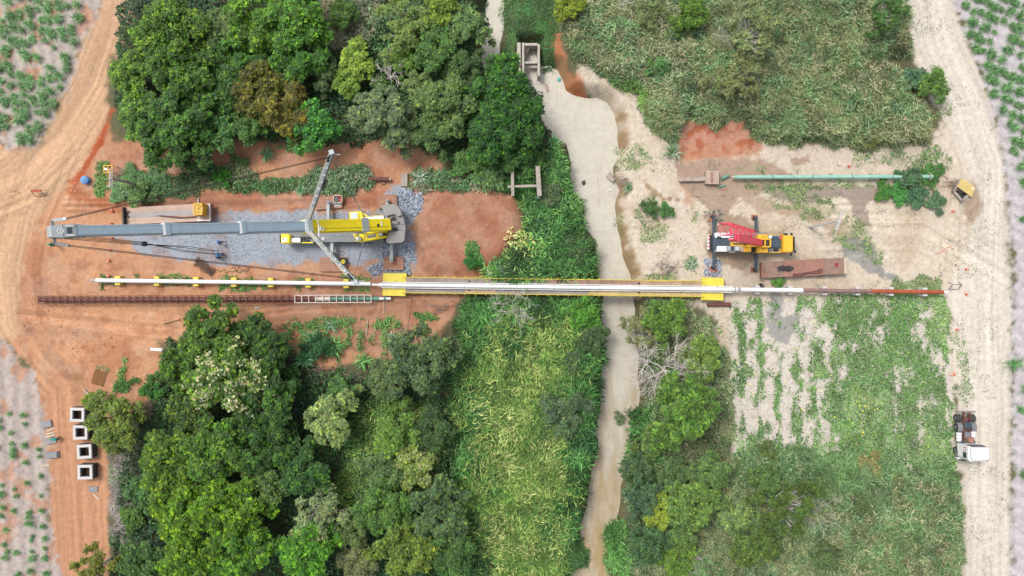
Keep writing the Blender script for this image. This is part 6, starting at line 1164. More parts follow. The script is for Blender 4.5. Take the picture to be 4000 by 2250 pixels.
tag(MB().tube([W(3098, 1082, 1.07), W(3110, 1072, 1.1), W(3150, 1066, 1.08), W(3200, 1057, 1.08), W(3212, 1060, 1.1), W(3205, 1066, 1.08), W(3150, 1070, 1.08), W(3112, 1080, 1.08)], .06, 6).ring(W(3204, 1058, 1.07), (0, 0, 1), .32, .22, .08, 16).ring(W(3106, 1076, 1.07), (0, 0, 1), .28, .18, .08, 16).build('chain_sling', RUST), 'rusty looped sling lying on the rusty flatbed', 'sling')
g = random.Random(3); mb = MB(); pts = []
for i in range(14): a = i * PI * 2 / 14; pts.append((3075 + 30 * math.cos(a) * g.uniform(.75, 1.1), 1049 + 13 * math.sin(a) * g.uniform(.7, 1.15)))
mb.pprism(pts, 1.0, 1.12, .05); mb.box(W(3050, 1047, 1.15), (.8, .5, .14), .4).box(W(3085, 1050, 1.16), (.7, .35, .12), -.2); tag(mb.build('tarpaulin', TARP), 'crumpled black tarpaulin on the rusty flatbed', 'tarpaulin')
vw = MB().ring(W(3268, 1034, 1.08), (0, 0, 1), .22, .17, .06, 16)
for k in range(3): vw.bar(W(3268, 1034, 1.08) + T(math.cos(k * 1.05), math.sin(k * 1.05), 0) * .19, W(3268, 1034, 1.08) - T(math.cos(k * 1.05), math.sin(k * 1.05), 0) * .19, .05, .06)
tag(vw.build('valve_wheel', REDM), 'small red valve wheel on the right end of the rusty flatbed', 'valve wheel')
# ------------------------------------------------------------------ truck tractor
tk = empty('truck_tractor', (58.6, -18.9, 0), 'white truck tractor without trailer parked on the sandy road', 'truck'); tx = 58.6
for s in (-1, 1): MB().bar((tx - .05 + s * .4, -16.0, .95), (tx + s * .4, -20.6, .95), .12, .26).build('frame_rail', RUST, tk)
for y in (-16.15, -17.3, -18.3): MB().bar((tx - .4, y, .95), (tx + .4, y, .95), .12, .2).build('cross_member', RUST, tk)
MB().box((tx, -15.95, .8), (2.4, .12, .2)).build('rear_bumper', GREYD, tk)
for y, st in ((-16.85, 0), (-18.0, 0), (-21.0, 1)):
    for s in (-1, 1):
        for q in ((0, 1) if not st else (0,)):
            c = T(tx + s * (1.05 - q * .33), y, .5); w = MB().ring(c, (1, 0, 0), .5, .26, .3).build('wheel', RUB, tk); MB().tube([c + T(-.1, 0, 0), c + T(.1, 0, 0)], .27, 12).build('rim', GREYD, w)
    MB().tube([(tx - 1, y, .5), (tx + 1, y, .5)], .1, 8).build('axle', RUST, tk)
MB().tube([(tx, -16.85, .5), (tx, -16.85, .95)], .26, 12).build('differential', RUST, tk)
for s in (-1, 1):
    fd = MB(); pr = [(-.62, .75), (-.45, 1.02), (0, 1.1), (.45, 1.02), (.62, .75)]
    for i in range(4): (y0, z0), (y1, z1) = pr[i], pr[i + 1]; fd.add([(tx + s * .58, -18.0 + y0, z0), (tx + s * 1.22, -18.0 + y0, z0), (tx + s * 1.22, -18.0 + y1, z1), (tx + s * .58, -18.0 + y1, z1)], [(0, 1, 2, 3)])
    fd.build('mudguard', GREYD, tk)
MB().tube([(tx, -17.65, 1.05), (tx, -17.65, 1.2)], .46, 18).build('fifth_wheel', DKB, tk); MB().bar((tx, -17.2, 1.21), (tx, -17.6, 1.21), .07, .02).build('coupling_slot', BLK, tk)
for s, y0, y1 in ((-1, -18.65, -19.75), (1, -18.5, -19.55)):
    tn = MB().tube([(tx + s * .9, y0, .75), (tx + s * .9, y1, .75)], .32, 14).build('fuel_tank', WHT, tk)
    for q in (.3, .65, .85): MB().ring((tx + s * .9, y0 + (y1 - y0) * q, .75), (0, 1, 0), .335, .3, .05, 14).build('tank_strap', BLK, tn)
MB().box((tx, -18.9, 1.1), (.7, .7, .08)).build('catwalk', GREYD, tk); MB().tube([(tx + .25, -19.45, 1.0), (tx + .25, -19.45, 1.5)], .4, 16).build('air_tank', BEDR, tk); MB().box((tx - .65, -20.0, 1.0), (.5, .5, .6), bev=.05).box((tx + .75, -19.9, .9), (.5, .6, .5), bev=.05).build('battery_box', DKB, tk)
cb = MB().prism([(tx - 1.2, -19.95), (tx + 1.2, -19.95), (tx + 1.2, -21.55), (tx + 1.0, -21.85), (tx - 1.0, -21.85), (tx - 1.2, -21.55)], .9, 3.1, .1).build('cab', WHT, tk)
MB().prism([(tx - 1.1, -20.0), (tx + 1.1, -20.0), (tx + 1.1, -21.3), (tx + .9, -21.6), (tx - .9, -21.6), (tx - 1.1, -21.3)], 3.05, 3.65, .18).build('roof_fairing', WHT, cb); MB().box((tx, -21.86, 2.3), (2.0, .06, .8)).build('windscreen', GLS, cb); MB().box((tx - 1.21, -21.15, 2.35), (.04, .7, .65)).build('side_window', GLS, cb); MB().box((tx + 1.21, -21.15, 2.35), (.04, .7, .65)).build('side_window', GLS, cb); MB().box((tx - 1.215, -20.4, 2.35), (.03, .5, .36)).build('side_badge', REDM, cb); MB().box((tx - 1.235, -20.4, 2.35), (.02, .34, .22)).build('badge_face', WHT, cb); MB().box((tx + .1, -19.93, 2.6), (1.9, .05, 1.0)).build('rear_panel', DKB, cb)
for s in (-1, 1): MB().box((tx + s * 1.4, -21.8, 2.4), (.3, .12, .5)).build('mirror', BLK, cb)
MB().box((tx - 1.22, -21.45, .8), (.12, .5, .5)).build('cab_steps', GREYD, cb); MB().box((tx, -21.95, .7), (2.4, .2, .5), bev=.05).build('front_bumper', WHT, tk)
# ------------------------------------------------------------------ concrete works
hf = empty('concrete_portal', WG(2052, 710), 'weathered H-shaped concrete frame standing in the reeds', 'concrete frame')
for (x0, y0, x1, y1, w) in ((2001, 654, 2003, 766, .38), (2100, 650, 2107, 766, .55)):
    o = MB().bar(W(x0, y0, 3), W(x1, y1, 3), w, .5).build('cap_beam', CON, hf)
    for k in (.15, .85): p = W(x0 + (x1 - x0) * k, y0 + (y1 - y0) * k, 3); MB().box((p.x, p.y, 1.0), (.35, .4, 3.6)).build('pillar', CON, hf)
MB().bar(W(1984, 729, 2.9), W(2098, 726, 2.9), .3, .3).build('cross_beam', CON, hf); MB().tube([W(1997, 632, 2.9), W(1997, 665, 3)], .05, 6).tube([W(2093, 646, 3.1), W(2103, 775, 3.1)], .05, 6).build('pipe_rail', GREYL, hf)
SLU = mat('pale_concrete', hx('#ccc4b8', .6), .9, var=.15, dirt=hx('#948c80'), damt=.25); sg = empty('sluice_frame', W(2070, 240, -.5), 'old concrete sluice frame over the water at the top of the river', 'sluice')
for (x0, y0, x1, y1, z0, z1) in ((2019, 166, 2034, 290, -2.8, -.1), (2039, 166, 2048, 304, -2.8, .0), (2100, 172, 2109, 298, -2.8, -.2)): MB().pbox(x0, y0, x1, y1, z0, z1, .02).build('side_wall', SLU, sg)
MB().pbox(2048, 168, 2100, 178, -2.6, -.15, .02).build('top_beam', SLU, sg); MB().pbox(2049, 240, 2099, 248, -1.2, -.3, .02).build('cross_beam', SLU, sg); MB().add([W(2049, 178, -.6), W(2073, 178, -.6), W(2051, 236, -1.6), W(2049, 236, -1.6)], [(0, 3, 2, 1)]).add([W(2049, 178, -.7), W(2073, 178, -.7), W(2051, 236, -1.7), W(2049, 236, -1.7)], [(0, 1, 2, 3)]).build('sluice_gate', CON, sg)
br_ = dict(m=BARKW); tag(MB().tube([W(2078, 268, -1.6), W(2110, 268, -1.5), W(2130, 262, -1.4), W(2150, 258, -1.6), W(2170, 285, -1.8)], [.1, .09, .07, .05, .02], 6).build('fallen_branch', BARKW), 'pale fallen branch across the river below the sluice', 'branch')
tag(MB().box(WG(2064, 320, 1.1), (.65, .3, .25), .1, bev=.04).build('concrete_block', CONW), 'small pale block at the foot of the sluice', 'block')
rk = MB(); g = random.Random(2)
pts = [W(2137 + 9 * math.cos(a) * (1 + .3 * math.sin(2 * a)) + 6 * math.sin(a) * .3, 345 + 18 * math.sin(a), -2) for a in np.linspace(0, 5.8, 9)]; rk.prism([p.xy for p in pts], -2.3, -1.9, .12); tag(rk.build('river_rock', CONW), 'flat pale rock breaking the river surface below the sluice', 'rock')
rk = MB().box(W(2279, 715, -1.9), (.4, .55, .4), .5, bev=.12).box(W(2283, 709, -1.85), (.2, .4, .3), .2, bev=.08); tag(rk.build('river_rock', mat('dark_rock', hx('#5a5550', .5), .8)), 'dark rock in the middle of the river', 'rock')
tag(MB().box(W(2386, 742, -1.93), (.4, .3, .2), .3, bev=.08).tube([W(2383, 733, -1.9), W(2384, 727, -1.85)], .06, 6).build('white_bag', WHT), 'white floating bag near the right river edge', 'bag')
tag(MB().box(W(2184, 311, -1.92), (.42, .5, .2), .2, bev=.09).tube([W(2184, 311, -1.9), W(2187, 305, -1.75)], .07, 6).build('cyan_jug', mat('cyan_plastic', hx('#4fc8b8', .6), .4)), 'cyan plastic jug floating below the sluice', 'jug')
tag(MB().bar(W(2372, 684, -1.9), W(2398, 708, -1.7), .5, .35).bar(W(2380, 675, -1.8), W(2394, 690, -1.8), .3, .3).build('broken_concrete', CON), 'broken concrete lump at the right river edge', 'rubble')
# pit with yellow cover
pt = empty('concrete_pit', WG(3760, 742), 'square concrete pit with dark inside, half covered by a yellow lid', 'pit'); zc = .45; cs = [(3747, 703), (3798, 742), (3755, 787), (3722, 748)]; zg = gz(*W(3760, 742).xy)
for i in range(4): MB().bar(W(*cs[i], zg + .2), W(*cs[(i + 1) % 4], zg + .2), .26, .55).build('pit_wall', CON, pt)
MB().pprism([(3746, 708), (3793, 742), (3755, 781), (3726, 748)], zg + .02, zg + .04).build('pit_floor', BLK, pt)
ld = empty('pit_cover', WG(3775, 735, .5), 'ribbed yellow lid lying askew over the concrete pit', 'lid'); zl = zg + .55; MB().pprism([(3755, 700), (3769, 702.6), (3810, 734.5), (3796, 770), (3741, 730)], zl, zl + .06, .01).build('lid_plate', mat('lid_yellow', hx('#e8cf86', .6), .6, var=.1), ld)
for i in range(8):
    k = (i + .5) / 8; a_ = W(3755 + (3741 - 3755) * k, 700 + 30 * k, zl + .08); b_ = W(3769 + (3810 - 3769) * (.15 + .85 * 1) * 1 - (3810 - 3796) * k, 702.6 + 32 + 35 * k, zl + .08); MB().bar(a_.lerp(b_, .03), a_.lerp(b_, .97), .05, .03).build('lid_rib', mat('lid_yellow', (1, 1, 1)), ld)
MB().pprism([(3798, 732), (3805, 734), (3802, 742), (3796, 740)], zl + .07, zl + .09).build('lid_patch', WHT, ld)
# stacked square concrete frames
DKS = mat('dark_spacer', (.05, .05, .055), .8)
FRM = [((300, 1621), 1.85, 1.8, 'stack nearest the plank pile'), ((312, 1690), 1.85, 1.82, 'second stack, mostly under the olive tree'), ((328, 1765), 1.88, 1.8, 'third stack, clear of the tree'), ((331, 1845), 1.9, 1.85, 'lowest stack beside the loose slabs')]
for (cx, cy_), w, d, where in FRM:
    c = W(cx, cy_, 1.3); z0 = gz(c.x, c.y); rot = random.uniform(-.03, .06)
    for k in range(4):
        zb = z0 + .02 + k * .33; lv = ['bottom', 'second', 'third', 'top'][k]
        t = empty('concrete_ring_frame', (c.x, c.y, zb), ('white square frame on top of the ' if k == 3 else 'shade-dark square frame, %s layer of the ' % lv) + where, 'concrete frame', 'stacked square concrete frames'); M = Matrix.Rotation(rot, 3, 'Z'); th = .34; m = WHT2 if k == 3 else mat('shade_dark_concrete', hx('#5e5a55', .5), .9)  # lower layers coloured dark for the shaded sides of the stack
        for s in (-1, 1):
            MB().box(c.xy.to_3d() + M @ T(0, s * (d - th) / 2, 0) + T(0, 0, zb + .13), (w, th, .26), rot, bev=.02).build('frame_side', m, t); MB().box(c.xy.to_3d() + M @ T(s * (w - th) / 2, 0, 0) + T(0, 0, zb + .13), (th, d - 2 * th, .26), rot, bev=.02).build('frame_side', m, t)
        for s in (-1, 1): MB().box(c.xy.to_3d() + M @ T(s * (w / 2 - .13), 0, 0) + T(0, 0, zb + .295), (.2, d - .1, .06), rot).build('spacer', DKS, t) if k < 3 else None
def slab(px, py, w, d, h, rz, m, label, n=2, name='concrete_slab', cat='slab'):
    p = WG(px, py); mb = MB()
    for i in range(n): mb.box(p + T(random.uniform(-.03, .03) + (n - 1 - i) * .08, 0, .02 + h * (i + .5)), (w, d, h * .9), rz, bev=.012)
    tag(mb.build(name, m), label, cat)
slab(184, 1656, 1.28, .82, .12, .22, SLAB, 'grey slab pile at the field edge, topmost of the three'); slab(203, 1723, 1.25, .66, .12, .22, SLAB, 'grey slab pile that the teal worker bends over', 1); slab(207, 1775, 1.42, .8, .12, .08, SLAB, 'grey slab pile below the bending worker, with pale edge', 3); slab(366, 1911, 1.12, .72, .1, .03, SLAB, 'single grey slab below the lowest concrete frame', 1)
for x, y, l, rz, lb in ((198, 1692, 1.2, .22, 'upper pale plank beside the grey slabs'), (197, 1703, 1.35, .22, 'lower pale plank beside the grey slabs'), (198, 1678, 1.15, .4, 'slanted thin plank below the topmost slab pile'), (180, 1817, 1.15, .05, 'pale plank lying on straw at the field edge'), (378, 1941, 1.05, -.75, 'short plank lying diagonally below the single slab'), (185, 1767, 1.0, .62, 'thin pale stick leaning by the third slab pile'), (208, 1742, 1.3, .25, 'thin lath beneath the bending worker'), (210, 1748, 1.2, .25, 'second thin lath beneath the bending worker')):
    slab(x, y, l, .22 if 'plank' in lb else .07, .06, rz, TIMP, lb, 1, 'plank', 'plank')
# rebar mats, pallets, logs and sticks
rb = empty('rebar_mat', WG(388, 1476), 'stack of brown rebar mesh on the red soil', 'rebar'); c = WG(388, 1476)
for i in range(12): MB().box(c + Matrix.Rotation(-.28, 3, 'Z') @ T((i - 5.5) * .13, 0, .12), (.05, 1.9, .05), -.28).build('rod', mat('rebar_rust', hx('#a8784a', .55), .85), rb)
for i in range(14): MB().box(c + Matrix.Rotation(-.28, 3, 'Z') @ T(0, (i - 6.5) * .14, .17), (1.65, .05, .05), -.28).build('rod', MATS['rebar_rust'], rb)
yf = empty('rebar_grid', WG(305, 1471), 'thin yellowish rod frame lying on the red soil', 'frame'); c = WG(305, 1471)
for i in range(5): MB().box(c + T(-.6 + i * .3, 0, .06), (.035, 1.0, .035)).build('rod', mat('yellow_rod', hx('#d8a860', .55), .7), yf)
for s in (-1, 0, 1): MB().box(c + T(0, s * .45, .1), (1.3, .035, .035)).build('rod', MATS['yellow_rod'], yf)
pl = empty('plank_pile', WG(345, 1535), 'pile of grey planks beside the topmost concrete frame', 'planks')
for i in range(8): a_ = WG(330 + i * 2.5, 1515 + i * 3, .08 + .04 * (i % 3)); MB().bar(a_, a_ + T(.55 + .05 * i, -1.7, .03), .14, .05).build('plank', TIMP if i % 2 else CON, pl)
for x0, y0, x1, y1, r, m, lb in ((640, 1263, 704, 1247, .12, LOG, 'crooked peeled log on the red yard'), (1317, 1283, 1341, 1228, .08, LOG, 'brown pole slanting over the garden rows'), (1431, 1311, 1437, 1250, .08, TIMP, 'pale pole standing over the garden rows'), (1500, 1225, 1499, 1175, .06, TIMP, 'pale stick below the white end of the framed pipe'), (922, 1205, 932, 1222, .09, TIMP, 'short post stub on the red yard'), (1583, 1325, 1609, 1148, .05, LOG, 'long thin pole running down from the bridge end'),
                              (1140, 1478, 1192, 1490, .2, BARKW, 'split grey log among dead branches'), (2798, 620 + 10, 2802, 660, .03, TIMP, 'thin stick on damp sand near the concrete block'), (3281, 1240, 3284, 1202, .05, TIMP, 'pale stick in the weedy field'), (2768, 762, 2760, 745, .05, TIMP, 'small upright stick on damp sand'), (2870, 797, 2905, 778, .05, TIMP, 'pale stick left of the crane truck')):
    a_ = WG(x0, y0, r); b_ = WG(x1, y1, r); tag(MB().tube([a_, a_.lerp(b_, .5) + T(.06, .05, .04), b_], [r, r * .9, r * .75], 8).build('log' if r > .07 else 'stick', m), lb, 'log' if r > .07 else 'stick')
for x, y, l, rz, m, lb in ((612, 1362, 1.6, -.06, WHT, 'upper white board at the edge of the blossoming tree'), (610, 1368, 1.5, -.08, WHT, 'lower white board at the edge of the blossoming tree'), (1005, 1203, .75, .12, GREYL, 'grey metal angle on the red yard below the framed pipe'), (1190, 705, 2.2, .05, TIMP, 'long pale board in the grass above the crane'), (810, 718, .9, -.2, WHT, 'white pipe piece in the grass strip'), (797, 690, .9, .05, GREYL, 'white and blue pipe stub in the grass strip'), (828, 670, 1.1, -.15, RUST, 'rusty bracket in the bright grass patch'), (1850, 760 - 60, .5, .3, TIMP, 'pale offcut at the mound edge'), (2825, 738, 1.1, .12, TIM, 'brown timber under the thin green offcut'), (721, 653, 1.2, .55, GREYD, 'grey beam leaning at the lower grove edge')):
    slab(x, y, l, .16, .08, rz, m, lb, 1, 'board', 'board')
def branchpile(px, py, r, n, seed, label, sq=.6, m=None):
    g = random.Random(seed); c = WG(px, py); mb = MB()
    for i in range(n):
        a = g.gauss(0, .5) + g.choice((0, PI)); p = c + T(g.gauss(0, r * .4), g.gauss(0, r * .4 * sq), g.uniform(.1, .6)); l = g.uniform(.5, 1.6); d = T(math.cos(a), math.sin(a) * .7, g.gauss(0, .12)); q = p + d * l
        mb.tube([p, p.lerp(q, .5) + T(g.gauss(0, .08), g.gauss(0, .08), .05), q], [g.uniform(.02, .06), .03, .012], 4, False)
    tag(mb.build('branch_pile', m or mat('dead_wood', hx('#b09a8c', .55), .9, var=.25)), label, 'branches')
branchpile(1230, 1465, 2.6, 110, 1, 'brown pile of dead branches left of the garden tussocks'); branchpile(1410, 1500, 2.2, 70, 2, 'pale dead branches beside the broad grey-green tree'); branchpile(560, 1592, 2.6, 40, 3, 'fan of grey cut branches between two groves', .3); branchpile(2440, 712, 1.3, 30, 4, 'driftwood twigs at the right river edge'); branchpile(1720, 1200, 1.6, 26, 5, 'dry twigs on red soil below the bridge')
branchpile(840, 1080 - 395 + 5, 1.6, 40, 6, 'dry grey sticks in the grass strip above the trailer'); branchpile(490, 690, 2.0, 70, 7, 'dry purple-grey brush around the power pole', .8, mat('dry_brush', hx('#a89a96', .55), .9, var=.2)); branchpile(2600, 1045, 1.6, 50, 8, 'grey brush heap on sand near the bridge', .8, MATS['dry_brush']); branchpile(3720, 790 - 70, 1.4, 40, 9, 'dry stalks between the bushes and the pit', .8)
def tangle(pts_fn, r, label, m=WIRE, name='cable_pile'):
    tag(MB().tube(pts_fn, r, 5).build(name, m), label, 'cable')
g = random.Random(12); P_ = []
for i in range(260): t = i / 260; ph = i * .62; P_.append(WG(770 + 60 * (.5 + .5 * math.sin(ph)) + g.gauss(0, 9), 1022 + 42 * (.5 + .5 * math.sin(ph)) + g.gauss(0, 10), .05 + .25 * abs(g.gauss(0, .4))))
tangle(P_, .02, 'heap of rusty wire rope on red soil below the crouching workers', mat('rusty_rope', hx('#8a6a5c', .55), .8, var=.2))
tangle([WG(850 + 12 * i + g.gauss(0, 3), 1058 + (6 if i % 2 else -4) + g.gauss(0, 3), .05) for i in range(11)] + [WG(975 - 10 * i, 1050 + g.gauss(0, 6), .05) for i in range(8)], .03, 'loose loop of cable trailing right from the wire rope heap')
tangle([WG(3155 + 22 * math.cos(i * .5) * (1 + .1 * math.sin(i)), 838 + 10 * math.sin(i * .5), .06 + .002 * i) for i in range(60)], .02, 'coil of grey wire on sand beside the fallen pole', CABL)
# power poles -------------------------------------------------------------
def pole(bx, by, h, arm, label, gap, dx, m):
    p = WG(bx, by); t = empty('power_pole', p, label, 'power pole'); top = p + T(0, 0, h)
    MB().bar(p + T(0, 0, -.3), top, .42, .3, (0, 1, 0), .2, .18).build('post', m, t)
    for k in range(2):
        o = p + T(dx + (k - .5) * gap, 0, h - .12); d = T(math.sin(arm), math.cos(arm), 0); MB().bar(o - d * 1.1, o + d * 1.1, .11, .12).build('crossarm', GREYL if k == 0 else m, t)
    ins = []
    for q in (-1, -.1, .95):
        b_ = p + T(dx - gap * .5, 0, h - .05) + T(math.sin(arm), math.cos(arm), 0) * q; MB().tube([b_, b_ + T(0, 0, .22)], [.07, .05], 8).build('insulator', WHT, t); ins.append(b_ + T(0, 0, .2))
    return t, ins
t1, i1 = pole(552, 728, 6.6, .02, 'concrete power pole with double crossarm beside the round blue tank', .26, -.1, CON)
for q, p in enumerate(i1):
    e = W(-300, [742 - 4, 705, 676][q], 6.6); tag(MB().tube([p, p.lerp(e, .5) + T(0, 0, -.35), e], .012, 4).build('power_line', CABL), ['lowest', 'middle', 'uppermost'][q] + ' power line running left from the left power pole', 'power line', 'left power lines')
t2, i2 = pole(3163, 886, 7.9, .30, 'pale concrete power pole with white double crossarm on the right yard', .24, .05, WHT2)
for q, p in enumerate(i2):
    e = [WG(3390, 915, 1.2), WG(3100, 830, .4), WG(3480, 960, .3)][q]; tag(MB().tube([p, e], .012, 4).build('guy_wire', CABL), ['thin guy wire falling right of the right power pole', 'thin guy wire falling left of the right power pole', 'long guy wire falling towards the puddle from the right power pole'][q], 'wire')
yb = empty('yellow_stand', WG(424, 662), 'open yellow tubular stand beside the left power pole', 'stand'); a_ = W(406, 646, 1.2); b_ = W(438, 674, 1.2)
for (x0, y0), (x1, y1) in (((a_.x, a_.y), (b_.x, a_.y)), ((b_.x, a_.y), (b_.x, b_.y)), ((b_.x, b_.y), (a_.x, b_.y)), ((a_.x, b_.y), (a_.x, a_.y)), (((a_.x + b_.x) / 2, a_.y), ((a_.x + b_.x) / 2, b_.y))): MB().bar((x0, y0, 1.2), (x1, y1, 1.2), .08, .08).build('rail', ORY, yb)
for x in (a_.x, b_.x):
    for y in (a_.y, b_.y): MB().bar((x, y, -.1), (x, y, 1.2), .07, .07, (1, 0, 0)).build('leg', ORY, yb)
MB().box(W(413, 660, 1.25), (.36, .26, .05), -.3).build('sign_plate', WHT, yb)
# round blue tank
bt = empty('blue_tank', WG(340, 705), 'round blue ribbed water tank beside the weed bank', 'tank'); p = ORG[bt.name]
MB().tube([p, p + T(0, 0, .55)], .5, 24).build('body', BLU, bt); MB().tube([p + T(0, 0, .55), p + T(0, 0, .68), p + T(0, 0, .74)], [.52, .3, .08], 24).build('lid', BLU, bt)
for k in range(12): a = k * PI / 6; MB().bar(p + T(math.cos(a) * .12, math.sin(a) * .12, .75), p + T(math.cos(a) * .5, math.sin(a) * .5, .58), .07, .05).build('lid_rib', mat('blue_light', hx('#8fc0ee', .6), .45), bt)
# cones, barriers, orange netting
CONES = [((442, 826), 1, 'fallen orange cone by the headboard of the long trailer'), ((438, 873), 0, 'orange cone between the trailer and the boom'), ((440, 930), 0, 'orange cone just below the grey boom'), ((433, 977), 0, 'orange cone on the lower guy rope line'), ((431, 1018), 1, 'tipped orange cone on red soil below the boom tip'), ((430, 1080), 1, 'fallen orange cone touching the left white pipe'), ((3721, 825), 0, 'orange cone below the concrete pit'), ((3775, 1052), 0, 'orange cone on sand right of the orange netting'),
         ((3772, 1150), 1, 'fallen orange cone right of the pipe end cap'), ((3738, 1288), 0, 'orange cone at the road edge beside the weedy field'), ((3723, 1462), 1, 'tipped pale orange cone at the road edge above the truck'), ((3312, 652), 1, 'fallen red cone above the green pipe')]
for (px, py), fall, lb in CONES:
    p = WG(px, py); t = empty('traffic_cone', p, lb, 'traffic cone', 'traffic cones'); ax = T(0, 0, 1) if not fall else T(math.cos(px), math.sin(px), .12).normalized(); o = p + (T(0, 0, .03) if not fall else T(0, 0, .2))
    M = ax.to_track_quat('Z', 'Y').to_matrix(); MB().box(o, (.32, .32, .05), M=M).build('base', ORG_, t); MB().tube([o, o + ax * .55], [.13, .03], 14).build('cone', ORG_, t); MB().tube([o + ax * .25, o + ax * .36], [.09, .07], 14).build('band', WHT, t)
for (px, py), m, lb, s in (((158, 750), mat('red_board', hx('#b8563c', .58), .7), 'red topped folding barrier on the dirt road', 1.2), ((3724, 1112), DKB, 'dark empty frame barrier beside the pipe end', 1.15)):
    p = WG(px, py); t = empty('barrier', p, lb, 'barrier')
    for q in (-1, 1): MB().bar(p + T(q * .55 * s, .35, 0), p + T(q * .5 * s, 0, .85), .05, .05, (0, 1, 0)).bar(p + T(q * .55 * s, -.6, 0), p + T(q * .5 * s, 0, .85), .05, .05, (0, 1, 0)).build('leg', DKB if m is DKB else RUST, t)
    MB().box(p + T(0, .02, .82), (1.1 * s, .34 if m is not DKB else .07, .05)).build('board', m, t); MB().bar(p + T(-.55 * s, -.6, .05), p + T(.55 * s, -.6, .05), .05, .05).build('foot_rail', DKB if m is DKB else RUST, t)
NET = mat('orange_net', hx('#e8a07c', .58), .8)
for pts, lb in (([(3658, 988), (3668, 990), (3685, 975), (3700, 965), (3712, 964)], 'fallen orange netting on the right yard'), ([(3700, 968), (3693, 1010), (3690, 1060), (3700, 1085)], 'strip of orange netting running down to the barrier'), ([(290, 715), (292, 740), (300, 752), (286, 748)], 'bunched orange netting left of the round blue tank'), ([(3612, 1172), (3608, 1178), (3620, 1160), (3640, 1140)], 'orange netting snagged in weeds under the pipe end'), ([(370, 680), (380, 705), (392, 715)], 'orange netting in the weed bank by the tank'), ([(44, 745), (60, 748), (70, 752)], 'scrap of orange netting on the dirt road')):
    P_ = [WG(x, y, .05) for x, y in pts]; mb = MB(); mb.tube(P_, .04 if 'strip' not in lb else .012, 6)
    for k in range(4 if 'strip' not in lb else 0): q = random.choice(P_); mb.box(q + T(random.gauss(0, .12), random.gauss(0, .12), .02), (.2, .14, .03), random.random() * 3)
    tag(mb.build('orange_netting', NET), lb, 'netting')
